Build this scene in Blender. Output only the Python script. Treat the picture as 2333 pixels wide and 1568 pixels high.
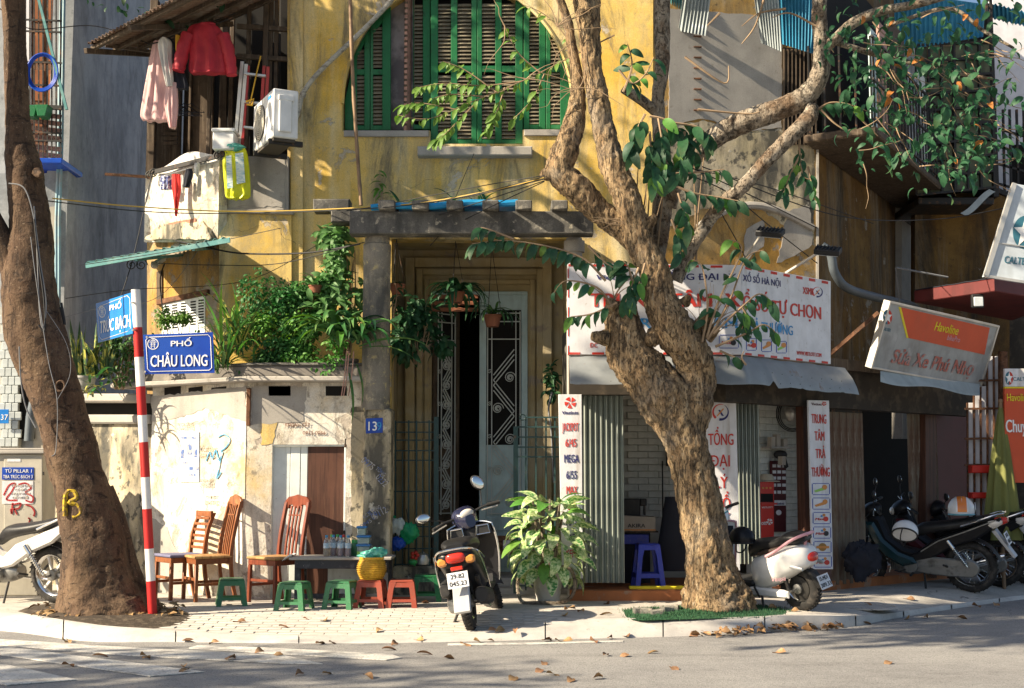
import bpy,math,random
from mathutils import Vector,Matrix,noise as mnoise
random.seed(11)
R=math.radians
for _o in list(bpy.data.objects):
 bpy.data.objects.remove(_o,do_unlink=True)
SC=bpy.context.scene
COL=SC.collection
# ------------------------------------------------------------------ camera
F,CX,CY,HC=3000.0,1166.5,784.0,1.25
TH=math.atan(301/F)
CT,ST=math.cos(TH),math.sin(TH)
cam=bpy.data.cameras.new('camera');camo=bpy.data.objects.new('camera',cam);COL.objects.link(camo)
cam.sensor_width=36;cam.lens=36*F/2333;cam.clip_end=600;cam.clip_start=.1
camo.location=(0,0,HC);camo.rotation_euler=(R(90)+TH,0,0)
SC.camera=camo
# ------------------------------------------------------------------ sky and sun
SUN=Vector((.800,.300,-.520)).normalized()
w=bpy.data.worlds.new('World');SC.world=w;w.use_nodes=True
nt=w.node_tree;bg=nt.nodes['Background']
sky=nt.nodes.new('ShaderNodeTexSky');sky.sky_type='NISHITA';sky.sun_disc=False
sky.sun_elevation=math.asin(-SUN.z);sky.sun_rotation=math.atan2(-SUN.x,-SUN.y)
sky.air_density=1.0;sky.dust_density=1.6;sky.ozone_density=1.0
nt.links.new(sky.outputs[0],bg.inputs[0]);bg.inputs[1].default_value=.062
sl=bpy.data.lights.new('sun','SUN');sl.energy=5.0;sl.angle=R(.5);sl.color=(1,.85,.63)
so=bpy.data.objects.new('sun',sl);COL.objects.link(so);so.location=(-12,-6,14)
so.rotation_euler=SUN.to_track_quat('-Z','Y').to_euler()
SC.view_settings.view_transform='Standard';SC.view_settings.look='None'
SC.view_settings.exposure=1.28;SC.view_settings.gamma=1.0
SC.cycles.max_bounces=6;SC.cycles.diffuse_bounces=3
# ------------------------------------------------------------------ places
def ray(x,y):
 u=(x-CX)/F;v=(CY-y)/F
 return Vector((u,CT-v*ST,ST+v*CT))
def P(x,y,Y):
 d=ray(x,y);t=Y/d.y
 return Vector((d.x*t,Y,HC+d.z*t))
def G(x,y,z=0.0):
 d=ray(x,y);t=(z-HC)/d.z
 return Vector((d.x*t,d.y*t,z))
class Wall:
 """upright plane through (x0, y0), running at angle a; local axes: along, into the wall, up"""
 def __init__(s,x0,y0,a):
  s.o=Vector((x0,y0,0));s.a=a;s.d=Vector((math.cos(a),math.sin(a),0));s.n=Vector((-math.sin(a),math.cos(a),0))
 def hit(s,x,y,n=0.0):
  d=ray(x,y);o=s.o+s.n*n
  t=(o.x*s.n.x+o.y*s.n.y)/(d.x*s.n.x+d.y*s.n.y)
  return Vector((d.x*t,d.y*t,HC+d.z*t))
 def uz(s,x,y,n=0.0):
  p=s.hit(x,y,n);q=p-s.o
  return (q.x*s.d.x+q.y*s.d.y,p.z)
 def pt(s,u,n,z):
  return s.o+s.d*u+s.n*n+Vector((0,0,z))
 def M(s):
  return Matrix.Translation(s.o)@Matrix.Rotation(s.a,4,'Z')
def wall2(xa,Ya,xb,Yb):
 x0=(xa-CX)/F*Ya;x1=(xb-CX)/F*Yb
 return Wall(x0,Ya,math.atan2(Yb-Ya,x1-x0))
 # ------------------------------------------------------------------ mesh building
def crom(pts,n):
 """Catmull-Rom through a list of tuples, n steps per span"""
 out=[]
 for i in range(len(pts)-1):
  p0=pts[max(i-1,0)];p1=pts[i];p2=pts[i+1];p3=pts[min(i+2,len(pts)-1)]
  for k in range(n):
   t=k/n
   out.append(tuple(.5*(2*b+(c-a)*t+(2*a-5*b+4*c-d)*t*t+(3*b-a-3*c+d)*t**3) for a,b,c,d in zip(p0,p1,p2,p3)))
 out.append(tuple(pts[-1]))
 return out
class MB:
 def __init__(s):s.v=[];s.f=[]
 def add(s,vs,fs,M=None):
  b=len(s.v)
  s.v+=[tuple(M@Vector(p)) for p in vs] if M is not None else [tuple(p) for p in vs]
  s.f+=[tuple(i+b for i in f) for f in fs]
  return s
 def box(s,x0,x1,y0,y1,z0,z1,ch=0.0,M=None):
  if x1<x0:x0,x1=x1,x0
  if y1<y0:y0,y1=y1,y0
  if z1<z0:z0,z1=z1,z0
  if ch<=0:
   vs=[(x,y,z) for x in (x0,x1) for y in (y0,y1) for z in (z0,z1)]
   return s.add(vs,[(0,1,3,2),(4,6,7,5),(0,4,5,1),(2,3,7,6),(0,2,6,4),(1,5,7,3)],M)
  c=min(ch,(x1-x0)*.45,(y1-y0)*.45,(z1-z0)*.45)
  vs=[];idx={}
  for i,x in enumerate((x0,x1)):
   for j,y in enumerate((y0,y1)):
    for k,z in enumerate((z0,z1)):
     sx=c if i==0 else -c;sy=c if j==0 else -c;sz=c if k==0 else -c
     idx[i,j,k,0]=len(vs);vs.append((x,y+sy,z+sz))
     idx[i,j,k,1]=len(vs);vs.append((x+sx,y,z+sz))
     idx[i,j,k,2]=len(vs);vs.append((x+sx,y+sy,z))
  g=lambda i,j,k,a:idx[i,j,k,a]
  fs=[]
  for i in (0,1):fs.append((g(i,0,0,0),g(i,1,0,0),g(i,1,1,0),g(i,0,1,0)))
  for j in (0,1):fs.append((g(0,j,0,1),g(1,j,0,1),g(1,j,1,1),g(0,j,1,1)))
  for k in (0,1):fs.append((g(0,0,k,2),g(1,0,k,2),g(1,1,k,2),g(0,1,k,2)))
  for i in (0,1):
   for j in (0,1):fs.append((g(i,j,0,0),g(i,j,1,0),g(i,j,1,1),g(i,j,0,1)))
   for k in (0,1):fs.append((g(i,0,k,0),g(i,1,k,0),g(i,1,k,2),g(i,0,k,2)))
  for j in (0,1):
   for k in (0,1):fs.append((g(0,j,k,1),g(1,j,k,1),g(1,j,k,2),g(0,j,k,2)))
  for i in (0,1):
   for j in (0,1):
    for k in (0,1):fs.append((g(i,j,k,0),g(i,j,k,1),g(i,j,k,2)))
  return s.add(vs,fs,M)
 def bar(s,a,b,wx,wz,up=(0,0,1),ch=0.0):
  """square bar from a to b"""
  a=Vector(a);b=Vector(b);d=b-a;L=d.length;d.normalize()
  u=Vector(up)
  if abs(d.dot(u))>.98:u=Vector((0,1,0))
  x=d.cross(u).normalized();z=x.cross(d)
  M=Matrix((x,d,z)).transposed().to_4x4();M.translation=a
  return s.box(-wx/2,wx/2,0,L,-wz/2,wz/2,ch,M)
 def tube(s,pts,r,seg=8,caps=True,close=False):
  pts=[Vector(p) for p in pts];n=len(pts)
  rs=list(r) if isinstance(r,(list,tuple)) else [r]*n
  base=len(s.v);prev=None
  for i,p in enumerate(pts):
   if close:t=pts[(i+1)%n]-pts[i-1]
   else:t=pts[min(i+1,n-1)]-pts[max(i-1,0)]
   if t.length<1e-9:t=Vector((0,0,1))
   t.normalize()
   if prev is None:
    a=Vector((0,0,1)) if abs(t.z)<.9 else Vector((1,0,0))
    x=t.cross(a).normalized()
   else:
    x=prev-t*prev.dot(t)
    x=x.normalized() if x.length>1e-6 else t.orthogonal().normalized()
   prev=x;y=t.cross(x)
   for k in range(seg):
    an=2*math.pi*k/seg
    s.v.append(tuple(p+(x*math.cos(an)+y*math.sin(an))*rs[i]))
  m=n if close else n-1
  for i in range(m):
   for k in range(seg):
    a=base+i*seg+k;b=base+i*seg+(k+1)%seg
    c=base+((i+1)%n)*seg+(k+1)%seg;d=base+((i+1)%n)*seg+k
    s.f.append((a,b,c,d))
  if caps and not close:
   s.f.append(tuple(base+k for k in reversed(range(seg))));s.f.append(tuple(base+(n-1)*seg+k for k in range(seg)))
  return s
 def lathe(s,prof,seg=20,M=None,caps=True):
  vs=[];fs=[]
  for r,z in prof:
   for k in range(seg):
    a=2*math.pi*k/seg;vs.append((r*math.cos(a),r*math.sin(a),z))
  for i in range(len(prof)-1):
   for k in range(seg):
    fs.append((i*seg+k,i*seg+(k+1)%seg,(i+1)*seg+(k+1)%seg,(i+1)*seg+k))
  if caps:
   fs.append(tuple(reversed(range(seg))));fs.append(tuple((len(prof)-1)*seg+k for k in range(seg)))
  return s.add(vs,fs,M)
 def prism(s,poly,y0,y1,ch=0.0,M=None,plane='xz'):
  """2D polygon in xz (or another plane) pushed from y0 to y1; ch pulls the two faces in"""
  n=len(poly)
  mp={'xz':lambda a,b,c:(a,c,b),'xy':lambda a,b,c:(a,b,c),'yz':lambda a,b,c:(c,a,b)}[plane]
  if ch<=0:
   vs=[mp(a,b,y0) for a,b in poly]+[mp(a,b,y1) for a,b in poly]
   fs=[tuple(range(n)),tuple(range(2*n-1,n-1,-1))]+[(i,(i+1)%n,n+(i+1)%n,n+i) for i in range(n)]
   return s.add(vs,fs,M)
  area=sum(poly[i][0]*poly[(i+1)%n][1]-poly[(i+1)%n][0]*poly[i][1] for i in range(n))
  sg=1 if area>0 else -1
  ins=[]
  for i in range(n):
   p=Vector(poly[i]);a=(p-Vector(poly[i-1]));b=(Vector(poly[(i+1)%n])-p)
   if a.length<1e-9 or b.length<1e-9:ins.append(tuple(p));continue
   a.normalize();b.normalize()
   na=Vector((-a.y,a.x))*sg;nb=Vector((-b.y,b.x))*sg
   m=na+nb;L=max(m.length_squared/2,.35);ins.append(tuple(p+m/L*ch))
  e=ch if y1>y0 else -ch
  vs=[mp(a,b,y0) for a,b in ins]+[mp(a,b,y0+e) for a,b in poly]+[mp(a,b,y1-e) for a,b in poly]+[mp(a,b,y1) for a,b in ins]
  fs=[tuple(range(n)),tuple(range(4*n-1,3*n-1,-1))]
  for k in range(3):
   fs+=[(k*n+i,k*n+(i+1)%n,(k+1)*n+(i+1)%n,(k+1)*n+i) for i in range(n)]
  return s.add(vs,fs,M)
 def grid(s,fn,nu,nv):
  vs=[fn(i/nu,j/nv) for j in range(nv+1) for i in range(nu+1)]
  fs=[(j*(nu+1)+i,j*(nu+1)+i+1,(j+1)*(nu+1)+i+1,(j+1)*(nu+1)+i) for j in range(nv) for i in range(nu)]
  return s.add(vs,fs)
 def sheet(s,fn,nu,nv,th,dirn):
  """grid with a second skin th behind it along dirn, edges closed"""
  d=Vector(dirn)*th
  b=len(s.v);s.grid(fn,nu,nv);c=len(s.v)
  s.grid(lambda u,v:tuple(Vector(fn(u,v))+d),nu,nv)
  w_=nu+1
  ring=[i for i in range(nu)]+[nu+j*w_ for j in range(nv)]+[nv*w_+nu-i for i in range(nu)]+[(nv-j)*w_ for j in range(nv)]
  for i in range(len(ring)):
   p,q=ring[i],ring[(i+1)%len(ring)]
   s.f.append((b+p,b+q,c+q,c+p))
  return s
 def rings(s,rs,caps=True):
  """joins rings of equal length"""
  b=len(s.v);n=len(rs[0])
  for r in rs:s.v+=[tuple(p) for p in r]
  for i in range(len(rs)-1):
   for k in range(n):
    s.f.append((b+i*n+k,b+i*n+(k+1)%n,b+(i+1)*n+(k+1)%n,b+(i+1)*n+k))
  if caps:
   s.f.append(tuple(b+k for k in reversed(range(n))));s.f.append(tuple(b+(len(rs)-1)*n+k for k in range(n)))
  return s
 def loft(s,secs,seg=16,ex=2.0,steps=4):
  """body along x: secs of (x, zc, half width, half height[, tilt]) smoothed; ring lies in yz tilted about y"""
  secs=[tuple(q)+(0,)*(5-len(q)) for q in secs]
  rs=[]
  for (x,zc,hw,hh,tl) in crom(secs,steps):
   r=[]
   for k in range(seg):
    a=2*math.pi*k/seg;c,n=math.cos(a),math.sin(a)
    y=hw*math.copysign(abs(c)**(2/ex),c);z=hh*math.copysign(abs(n)**(2/ex),n)
    r.append((x+z*math.sin(tl),y,zc+z*math.cos(tl)))
   rs.append(r)
  return s.rings(rs)
 def ball(s,c,rx,ry=None,rz=None,seg=14,n=8,M=None):
  ry=rx if ry is None else ry;rz=rx if rz is None else rz
  rs=[]
  for i in range(n+1):
   t=math.pi*(i/n-.5);t=max(min(t,1.5),-1.5)
   rs.append([(c[0]+rx*math.cos(t)*math.cos(2*math.pi*k/seg),c[1]+ry*math.cos(t)*math.sin(2*math.pi*k/seg),c[2]+rz*math.sin(t)) for k in range(seg)])
  if M is not None:rs=[[tuple(M@Vector(p)) for p in r] for r in rs]
  return s.rings(rs)
 def xf(s,M):
  s.v=[tuple(M@Vector(p)) for p in s.v];return s
WM={}
def link(o,parent=None):
 COL.objects.link(o)
 if parent is not None:o.parent=parent
def wmat(o):
 return WM.get(o.name,Matrix.Identity(4))
SMOOTH=R(38)
def mk(name,mb,mat,parent=None,w=True,kind=None,label=None,flat=False,sm=None,at=None):
 """one mesh object; w: vertices are given in world space"""
 me=bpy.data.meshes.new(name)
 base=wmat(parent) if parent is not None else Matrix.Identity(4)
 vs=mb.v
 o=bpy.data.objects.new(name,me)
 if parent is None and at is not None:
  o.location=at;base=Matrix.Translation(Vector(at))
 if w and base!=Matrix.Identity(4):
  inv=base.inverted();vs=[tuple(inv@Vector(p)) for p in vs]
 me.from_pydata(vs,[],mb.f);me.materials.append(mat)
 if not flat:
  me.shade_smooth();me.set_sharp_from_angle(angle=SMOOTH if sm is None else R(sm))
 link(o,parent);WM[o.name]=base.copy()
 if kind:o['kind']=kind
 if label:o['label']=label
 return o
def thing(name,label,cat,loc=(0,0,0),rz=0.0,group=None,rot=None):
 o=bpy.data.objects.new(name,None);o.empty_display_size=.1
 o.location=loc;o.rotation_euler=rot if rot else (0,0,rz)
 link(o);o['label']=label;o['category']=cat
 if group:o['group']=group
 WM[o.name]=Matrix.Translation(Vector(loc))@(o.rotation_euler.to_matrix().to_4x4())
 return o
def tag(o,label,cat,group=None):
 o['label']=label;o['category']=cat
 if group:o['group']=group
 return o
def inst(src,parent,loc=(0,0,0),rot=(0,0,0),sc=None,M=None):
 """another object on the same mesh, placed in its parent's space"""
 c=src.copy();COL.objects.link(c);c.parent=parent
 if M is not None:c.matrix_local=M
 else:
  c.location=loc;c.rotation_euler=rot
  if sc is not None:c.scale=sc if not isinstance(sc,(int,float)) else (sc,)*3
 for k in ('label','category','group'):
  if parent is not None and k in c:del c[k]
 return c
def dup(root,loc,rz=None,label=None,rot=None,sc=None):
 c=root.copy();COL.objects.link(c);c.location=loc
 if rz is not None:c.rotation_euler=(0,0,rz)
 if rot is not None:c.rotation_euler=rot
 if sc is not None:c.scale=(sc,)*3
 if label:c['label']=label
 WM[c.name]=Matrix.Translation(Vector(loc))@c.rotation_euler.to_matrix().to_4x4()
 for ch in list(root.children):
  d=ch.copy();COL.objects.link(d);d.parent=c
  for g in list(ch.children):
   e=g.copy();COL.objects.link(e);e.parent=d
 return c
TEXTS=[];BOLD={}
def text(s,mat,parent,loc,h,width=None,bold=0.0,rz=0.0,rot=None,align='CENTER',ext=.0012,shear=0.0,name='lettering',space=1.0,M=None):
 """raised lettering in the parent's space: upright, facing -y; h is the capitals' height, width the wanted length"""
 c=bpy.data.curves.new(name,'FONT');c.body=s;c.size=h/.727;c.align_x=align;c.align_y='BOTTOM_BASELINE'
 c.extrude=ext;c.shear=shear;c.resolution_u=3;c.space_character=space
 c.materials.append(mat)
 o=bpy.data.objects.new(name,c);link(o,parent)
 if M is not None:o.matrix_local=M
 else:
  o.location=loc;o.rotation_euler=rot if rot else (R(90),0,rz)
 TEXTS.append((o,width));BOLD[o.name]=bold
 return o
def mks(name,mb,mat,parent=None,**k):
 """one object for each connected piece of the builder"""
 n=len(mb.v);up=list(range(n))
 def root(a):
  while up[a]!=a:up[a]=up[up[a]];a=up[a]
  return a
 for f in mb.f:
  r=root(f[0])
  for i in f[1:]:up[root(i)]=r
 grp={}
 for f in mb.f:grp.setdefault(root(f[0]),[]).append(f)
 out=[]
 for r,fs in grp.items():
  ids=sorted({i for f in fs for i in f});mp={a:b for b,a in enumerate(ids)}
  q=MB();q.v=[mb.v[i] for i in ids];q.f=[tuple(mp[i] for i in f) for f in fs]
  out.append(mk(name,q,mat,parent,**k))
 return out
def texts_to_mesh():
 """lettering becomes plain meshes; heavier weights are sideways copies, the barred D gets its bar as a box"""
 dims=[]
 tmp=bpy.data.curves.new('measure','FONT');to=bpy.data.objects.new('measure',tmp);COL.objects.link(to)
 def width(body,size):
  tmp.body=body;tmp.size=size;bpy.context.view_layer.update();return to.dimensions.x
 bars={}
 for o,wd in TEXTS:
  b=o.data.body
  if 'Đ' in b:
   flat=b.replace('Đ','D');sz=o.data.size;W_=width(flat,sz)
   bars[o.name]=[(width(flat[:i+1],sz)-W_/2-.70*sz,sz) for i,ch in enumerate(b) if ch=='Đ'];o.data.body=flat
 bpy.data.objects.remove(to);bpy.data.curves.remove(tmp)
 bpy.context.view_layer.update();sc_={o.name:(wd/o.dimensions.x if wd and o.dimensions.x>1e-6 else 1) for o,wd in TEXTS}
 dg=bpy.context.evaluated_depsgraph_get();rows=[]
 for o,wd in TEXTS:rows.append((o,bpy.data.meshes.new_from_object(o.evaluated_get(dg))))
 for o,me in rows:
  vs=[tuple(v.co) for v in me.vertices];fs=[tuple(p.vertices) for p in me.polygons];mat=o.data.materials[0]
  q=MB();bold=BOLD.get(o.name,0);h=o.data.size*.727
  nl=max(1,len(o.data.body.strip()));k=min(bold*h*1.9,(.075 if h>.13 else .03)*o.dimensions.x*sc_[o.name]/nl)/sc_[o.name]
  for i,dx in enumerate((0,) if not bold else (0,-k,k,-k/2,k/2)):
   q.add([(x+dx,y+.25*bold*h*(i%3-1),z+.0002*i) for x,y,z in vs],fs)
  for x,sz in bars.get(o.name,()):q.box(x,x+.36*sz,.30*sz,.30*sz+.085*sz,0,.0030)
  nm=o.name.split('.')[0]
  m2=bpy.data.meshes.new(nm);m2.from_pydata(q.v,[],q.f);m2.materials.append(mat)
  n=bpy.data.objects.new(nm,m2);COL.objects.link(n);n.parent=o.parent
  n.location=o.location.copy();n.rotation_euler=o.rotation_euler.copy();n.scale=o.scale.copy();n.scale.x*=sc_[o.name]
  cu=o.data;bpy.data.objects.remove(o);bpy.data.curves.remove(cu);bpy.data.meshes.remove(me)
 TEXTS.clear()
 # ------------------------------------------------------------------ materials
def LM(name,base,layers=(),rough=.65,rlay=None,metal=0.0,fine=.15,fscale=60.0,bstr=.35,rand=0.0,hrand=0.0,spec=.4,coat=0.0,trans=0.0,alpha=1.0,var=.1,vscale=5.0,grain=0.0,coords='Object',transl=0.0,ior=1.45):
 """layered procedural material: a base with slow variation, then masks of other colours over it (own relief)"""
 m=bpy.data.materials.new(name);m.use_nodes=True
 t=m.node_tree;N=t.nodes;L=t.links;b=N['Principled BSDF'];out=N['Material Output']
 def nd(ty,**k):
  n=N.new(ty)
  for a,v in k.items():setattr(n,a,v)
  return n
 tc=nd('ShaderNodeTexCoord');co=tc.outputs[coords]
 def noise(scale,st=(1,1,1),det=6,dist=0.0,off=(0,0,0),ro=.55):
  mp=nd('ShaderNodeMapping');mp.inputs['Scale'].default_value=st;mp.inputs['Location'].default_value=off
  L.new(co,mp.inputs[0])
  n=nd('ShaderNodeTexNoise');n.inputs['Scale'].default_value=scale;n.inputs['Detail'].default_value=det
  n.inputs['Distortion'].default_value=dist;n.inputs['Roughness'].default_value=ro
  L.new(mp.outputs[0],n.inputs['Vector']);return n.outputs['Fac']
 def rng(x,a,c,lo=0.0,hi=1.0):
  n=nd('ShaderNodeMapRange');n.inputs[1].default_value=a;n.inputs[2].default_value=c
  n.inputs[3].default_value=lo;n.inputs[4].default_value=hi;L.new(x,n.inputs[0]);return n.outputs[0]
 def mix(f,a,c,bt='MIX'):
  n=nd('ShaderNodeMix',data_type='RGBA',blend_type=bt)
  if isinstance(f,float):n.inputs[0].default_value=f
  else:L.new(f,n.inputs[0])
  for i,q in ((6,a),(7,c)):
   if isinstance(q,tuple):n.inputs[i].default_value=(*q,1)
   else:L.new(q,n.inputs[i])
  return n.outputs[2]
 dark=tuple(c*(1-var) for c in base);lite=tuple(min(c*(1+var),1) for c in base)
 col=mix(rng(noise(vscale),.35,.65),dark,lite)
 rnd=random.Random(name)
 hgt=None
 rough_o=None
 for ly in layers:
  c2=ly['c'];f=noise(ly.get('s',5),ly.get('st',(1,1,1)),ly.get('d',7),ly.get('dist',0.0),ly.get('off',(rnd.uniform(0,50),rnd.uniform(0,50),rnd.uniform(0,50))),ly.get('ro',.6))
  if ly.get('v'):
   mp=nd('ShaderNodeMapping');mp.inputs['Scale'].default_value=ly.get('st',(1,1,1));L.new(co,mp.inputs[0])
   nz=nd('ShaderNodeTexNoise');nz.inputs['Scale'].default_value=ly['s']*2.5;nz.inputs['Detail'].default_value=5;L.new(mp.outputs[0],nz.inputs['Vector'])
   ad=nd('ShaderNodeVectorMath',operation='MULTIPLY_ADD');L.new(nz.outputs['Color'],ad.inputs[0]);ad.inputs[1].default_value=(.5/ly['s'],)*3;L.new(mp.outputs[0],ad.inputs[2])
   vo=nd('ShaderNodeTexVoronoi',feature='DISTANCE_TO_EDGE');vo.inputs['Scale'].default_value=ly['s'];L.new(ad.outputs[0],vo.inputs['Vector'])
   e1=rng(vo.outputs['Distance'],ly['v'],0.0);e2=rng(noise(ly['s']*.7,det=3),.46,.60);mu=nd('ShaderNodeMath',operation='MULTIPLY');L.new(e1,mu.inputs[0]);L.new(e2,mu.inputs[1]);f=mu.outputs[0]
  f=rng(f,ly['lo'],ly['hi'],0.0,ly.get('op',1.0))
  if 'c2' in ly:
   q=mix(rng(noise(ly.get('s',5)*4),.4,.62),c2,ly['c2'])
  else:q=c2
  col=mix(f,col,q)
  if ly.get('b'):
   n=nd('ShaderNodeMath',operation='MULTIPLY');L.new(f,n.inputs[0]);n.inputs[1].default_value=ly['b']
   if hgt is None:hgt=n.outputs[0]
   else:
    a_=nd('ShaderNodeMath',operation='ADD');L.new(hgt,a_.inputs[0]);L.new(n.outputs[0],a_.inputs[1]);hgt=a_.outputs[0]
  if 'r' in ly:
   n=nd('ShaderNodeMix',data_type='FLOAT');L.new(f,n.inputs[0])
   if rough_o is None:n.inputs[2].default_value=rough
   else:L.new(rough_o,n.inputs[2])
   n.inputs[3].default_value=ly['r'];rough_o=n.outputs[0]
 if grain:
  g=rng(noise(fscale*2.2,det=2),.25,.75,1-grain,1+grain)
  hs=nd('ShaderNodeHueSaturation');L.new(g,hs.inputs['Value']);L.new(col,hs.inputs['Color']);col=hs.outputs[0]
 if rand or hrand:
  oi=nd('ShaderNodeObjectInfo');hs=nd('ShaderNodeHueSaturation');L.new(col,hs.inputs['Color'])
  L.new(rng(oi.outputs['Random'],0,1,1-rand,1+rand),hs.inputs['Value'])
  if hrand:
   n=nd('ShaderNodeMath',operation='FRACT');q=nd('ShaderNodeMath',operation='MULTIPLY');L.new(oi.outputs['Random'],q.inputs[0]);q.inputs[1].default_value=7.31
   L.new(q.outputs[0],n.inputs[0]);L.new(rng(n.outputs[0],0,1,.5-hrand,.5+hrand),hs.inputs['Hue'])
  col=hs.outputs[0]
 L.new(col,b.inputs['Base Color'])
 b.inputs['Roughness'].default_value=rough;b.inputs['Metallic'].default_value=metal
 if rough_o is not None:L.new(rough_o,b.inputs['Roughness'])
 b.inputs['Specular IOR Level'].default_value=spec;b.inputs['Coat Weight'].default_value=coat;b.inputs['Coat Roughness'].default_value=.08
 b.inputs['Transmission Weight'].default_value=trans;b.inputs['Alpha'].default_value=alpha;b.inputs['IOR'].default_value=ior
 if fine:
  fn=noise(fscale,det=4)
  n=nd('ShaderNodeMath',operation='MULTIPLY');L.new(fn,n.inputs[0]);n.inputs[1].default_value=fine
  if hgt is None:hgt=n.outputs[0]
  else:
   a_=nd('ShaderNodeMath',operation='ADD');L.new(hgt,a_.inputs[0]);L.new(n.outputs[0],a_.inputs[1]);hgt=a_.outputs[0]
 if hgt is not None:
  bp=nd('ShaderNodeBump');bp.inputs['Strength'].default_value=bstr;bp.inputs['Distance'].default_value=.01
  L.new(hgt,bp.inputs['Height']);L.new(bp.outputs[0],b.inputs['Normal'])
 if transl:
  tr=nd('ShaderNodeBsdfTranslucent');ms=nd('ShaderNodeMixShader');ms.inputs[0].default_value=transl
  hs=nd('ShaderNodeHueSaturation');hs.inputs['Saturation'].default_value=1.15;hs.inputs['Value'].default_value=1.4;L.new(col,hs.inputs['Color']);L.new(hs.outputs[0],tr.inputs[0])
  L.new(b.outputs[0],ms.inputs[1]);L.new(tr.outputs[0],ms.inputs[2]);L.new(ms.outputs[0],out.inputs[0])
 return m
def paint(name,c,rough=.35,dirt=.25,dcol=(.16,.12,.08),**k):
 return LM(name,c,[dict(c=dcol,s=3,st=(1,1,.35),lo=.5,hi=.78,op=dirt),dict(c=dcol,s=28,lo=.62,hi=.75,op=dirt*.8)],rough=rough,var=.05,fine=k.pop('fine',.04),**k)
def plastic(name,c,rough=.38,**k):
 return LM(name,c,[dict(c=tuple(x*.5+.14 for x in c),s=70,st=(1,1,.4),lo=.58,hi=.66,op=.5),dict(c=(.16,.13,.1),s=5,lo=.54,hi=.7,op=.4,d=10,ro=.7,r=.7),dict(c=tuple(x*.55+.03 for x in c),s=9,lo=.52,hi=.75,op=.4)],rough=rough,var=.06,fine=.03,**k)
MAT={}
Y1,Y2=(.68,.42,.07),(.70,.53,.22)
streak=lambda c,lo,hi,op,s=2.2,z=.12,**k:dict(c=c,s=s,st=(1,1,z),lo=lo,hi=hi,op=op,**k)
MAT['yellow']=LM('yellow_plaster',(.67,.43,.075),[dict(c=(.71,.54,.22),s=1.1,lo=.40,hi=.60,op=.75,d=10,ro=.68),dict(c=(.40,.32,.17),s=1.5,st=(1,1,.6),lo=.48,hi=.61,op=.75,d=12,ro=.74),streak((.76,.68,.46),.5,.66,.7,d=9),streak((.27,.23,.15),.5,.68,.75,s=2.6,z=.15,d=12,ro=.74,dist=.5),streak((.13,.12,.09),.52,.63,.8,s=2.8,z=.16,d=12,ro=.76,dist=.6),dict(c=(.42,.36,.27),c2=(.54,.48,.39),s=2.2,lo=.60,hi=.62,op=.9,b=-.9,dist=.5,d=11,ro=.7),dict(c=(.20,.17,.12),s=9,lo=.60,hi=.70,op=.6,d=10,ro=.75),dict(c=(.16,.12,.08),s=1.1,v=.005,lo=.3,hi=1.0,op=.6,b=-1),dict(c=(.2,.16,.1),s=40,lo=.62,hi=.72,op=.55)],rough=.88,fine=.3,fscale=55,bstr=.65,grain=.18)
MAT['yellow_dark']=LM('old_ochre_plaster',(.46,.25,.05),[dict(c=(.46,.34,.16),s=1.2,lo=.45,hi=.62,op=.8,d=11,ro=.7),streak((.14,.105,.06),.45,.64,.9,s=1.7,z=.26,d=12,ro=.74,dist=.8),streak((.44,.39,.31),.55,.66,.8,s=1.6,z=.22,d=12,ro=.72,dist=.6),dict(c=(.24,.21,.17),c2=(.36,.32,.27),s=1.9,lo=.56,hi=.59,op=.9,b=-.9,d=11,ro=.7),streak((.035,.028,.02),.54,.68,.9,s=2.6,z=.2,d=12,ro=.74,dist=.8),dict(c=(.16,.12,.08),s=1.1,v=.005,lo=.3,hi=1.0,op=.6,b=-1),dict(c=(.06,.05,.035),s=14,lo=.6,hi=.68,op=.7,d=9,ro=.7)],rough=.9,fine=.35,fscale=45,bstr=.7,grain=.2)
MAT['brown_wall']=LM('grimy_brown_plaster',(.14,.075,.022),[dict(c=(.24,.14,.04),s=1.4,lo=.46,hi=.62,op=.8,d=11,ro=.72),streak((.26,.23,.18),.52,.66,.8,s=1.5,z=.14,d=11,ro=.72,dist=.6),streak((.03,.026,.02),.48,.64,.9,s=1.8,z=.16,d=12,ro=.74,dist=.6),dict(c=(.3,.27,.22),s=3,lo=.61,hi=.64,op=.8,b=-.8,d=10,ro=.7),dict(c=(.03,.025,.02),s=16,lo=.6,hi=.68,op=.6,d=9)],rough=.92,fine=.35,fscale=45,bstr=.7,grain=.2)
MAT['cream']=LM('worn_cream_plaster',(.64,.57,.44),[dict(c=(.66,.46,.17),s=.9,lo=.5,hi=.62,op=.75,d=9,ro=.65),dict(c=(.74,.71,.64),s=1.3,lo=.40,hi=.52,op=.9,d=9,ro=.65),streak((.46,.38,.25),.5,.7,.7,s=3),dict(c=(.40,.34,.28),c2=(.53,.47,.40),s=2.1,lo=.58,hi=.605,op=.9,b=-.9,dist=.6,d=10,ro=.65),streak((.24,.21,.17),.50,.63,.8,s=2.0,z=.4,d=12,ro=.76,dist=.8),streak((.10,.09,.08),.56,.66,.85,s=3.2,z=.5,d=12,ro=.76,dist=.6),dict(c=(.20,.17,.13),s=7,lo=.545,hi=.63,op=.75,d=12,ro=.77),dict(c=(.16,.12,.08),s=1.6,v=.006,lo=.3,hi=1.0,op=.6,b=-1),dict(c=(.3,.22,.13),s=34,lo=.64,hi=.72,op=.7)],rough=.88,fine=.35,fscale=40,bstr=.7,grain=.14)
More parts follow.
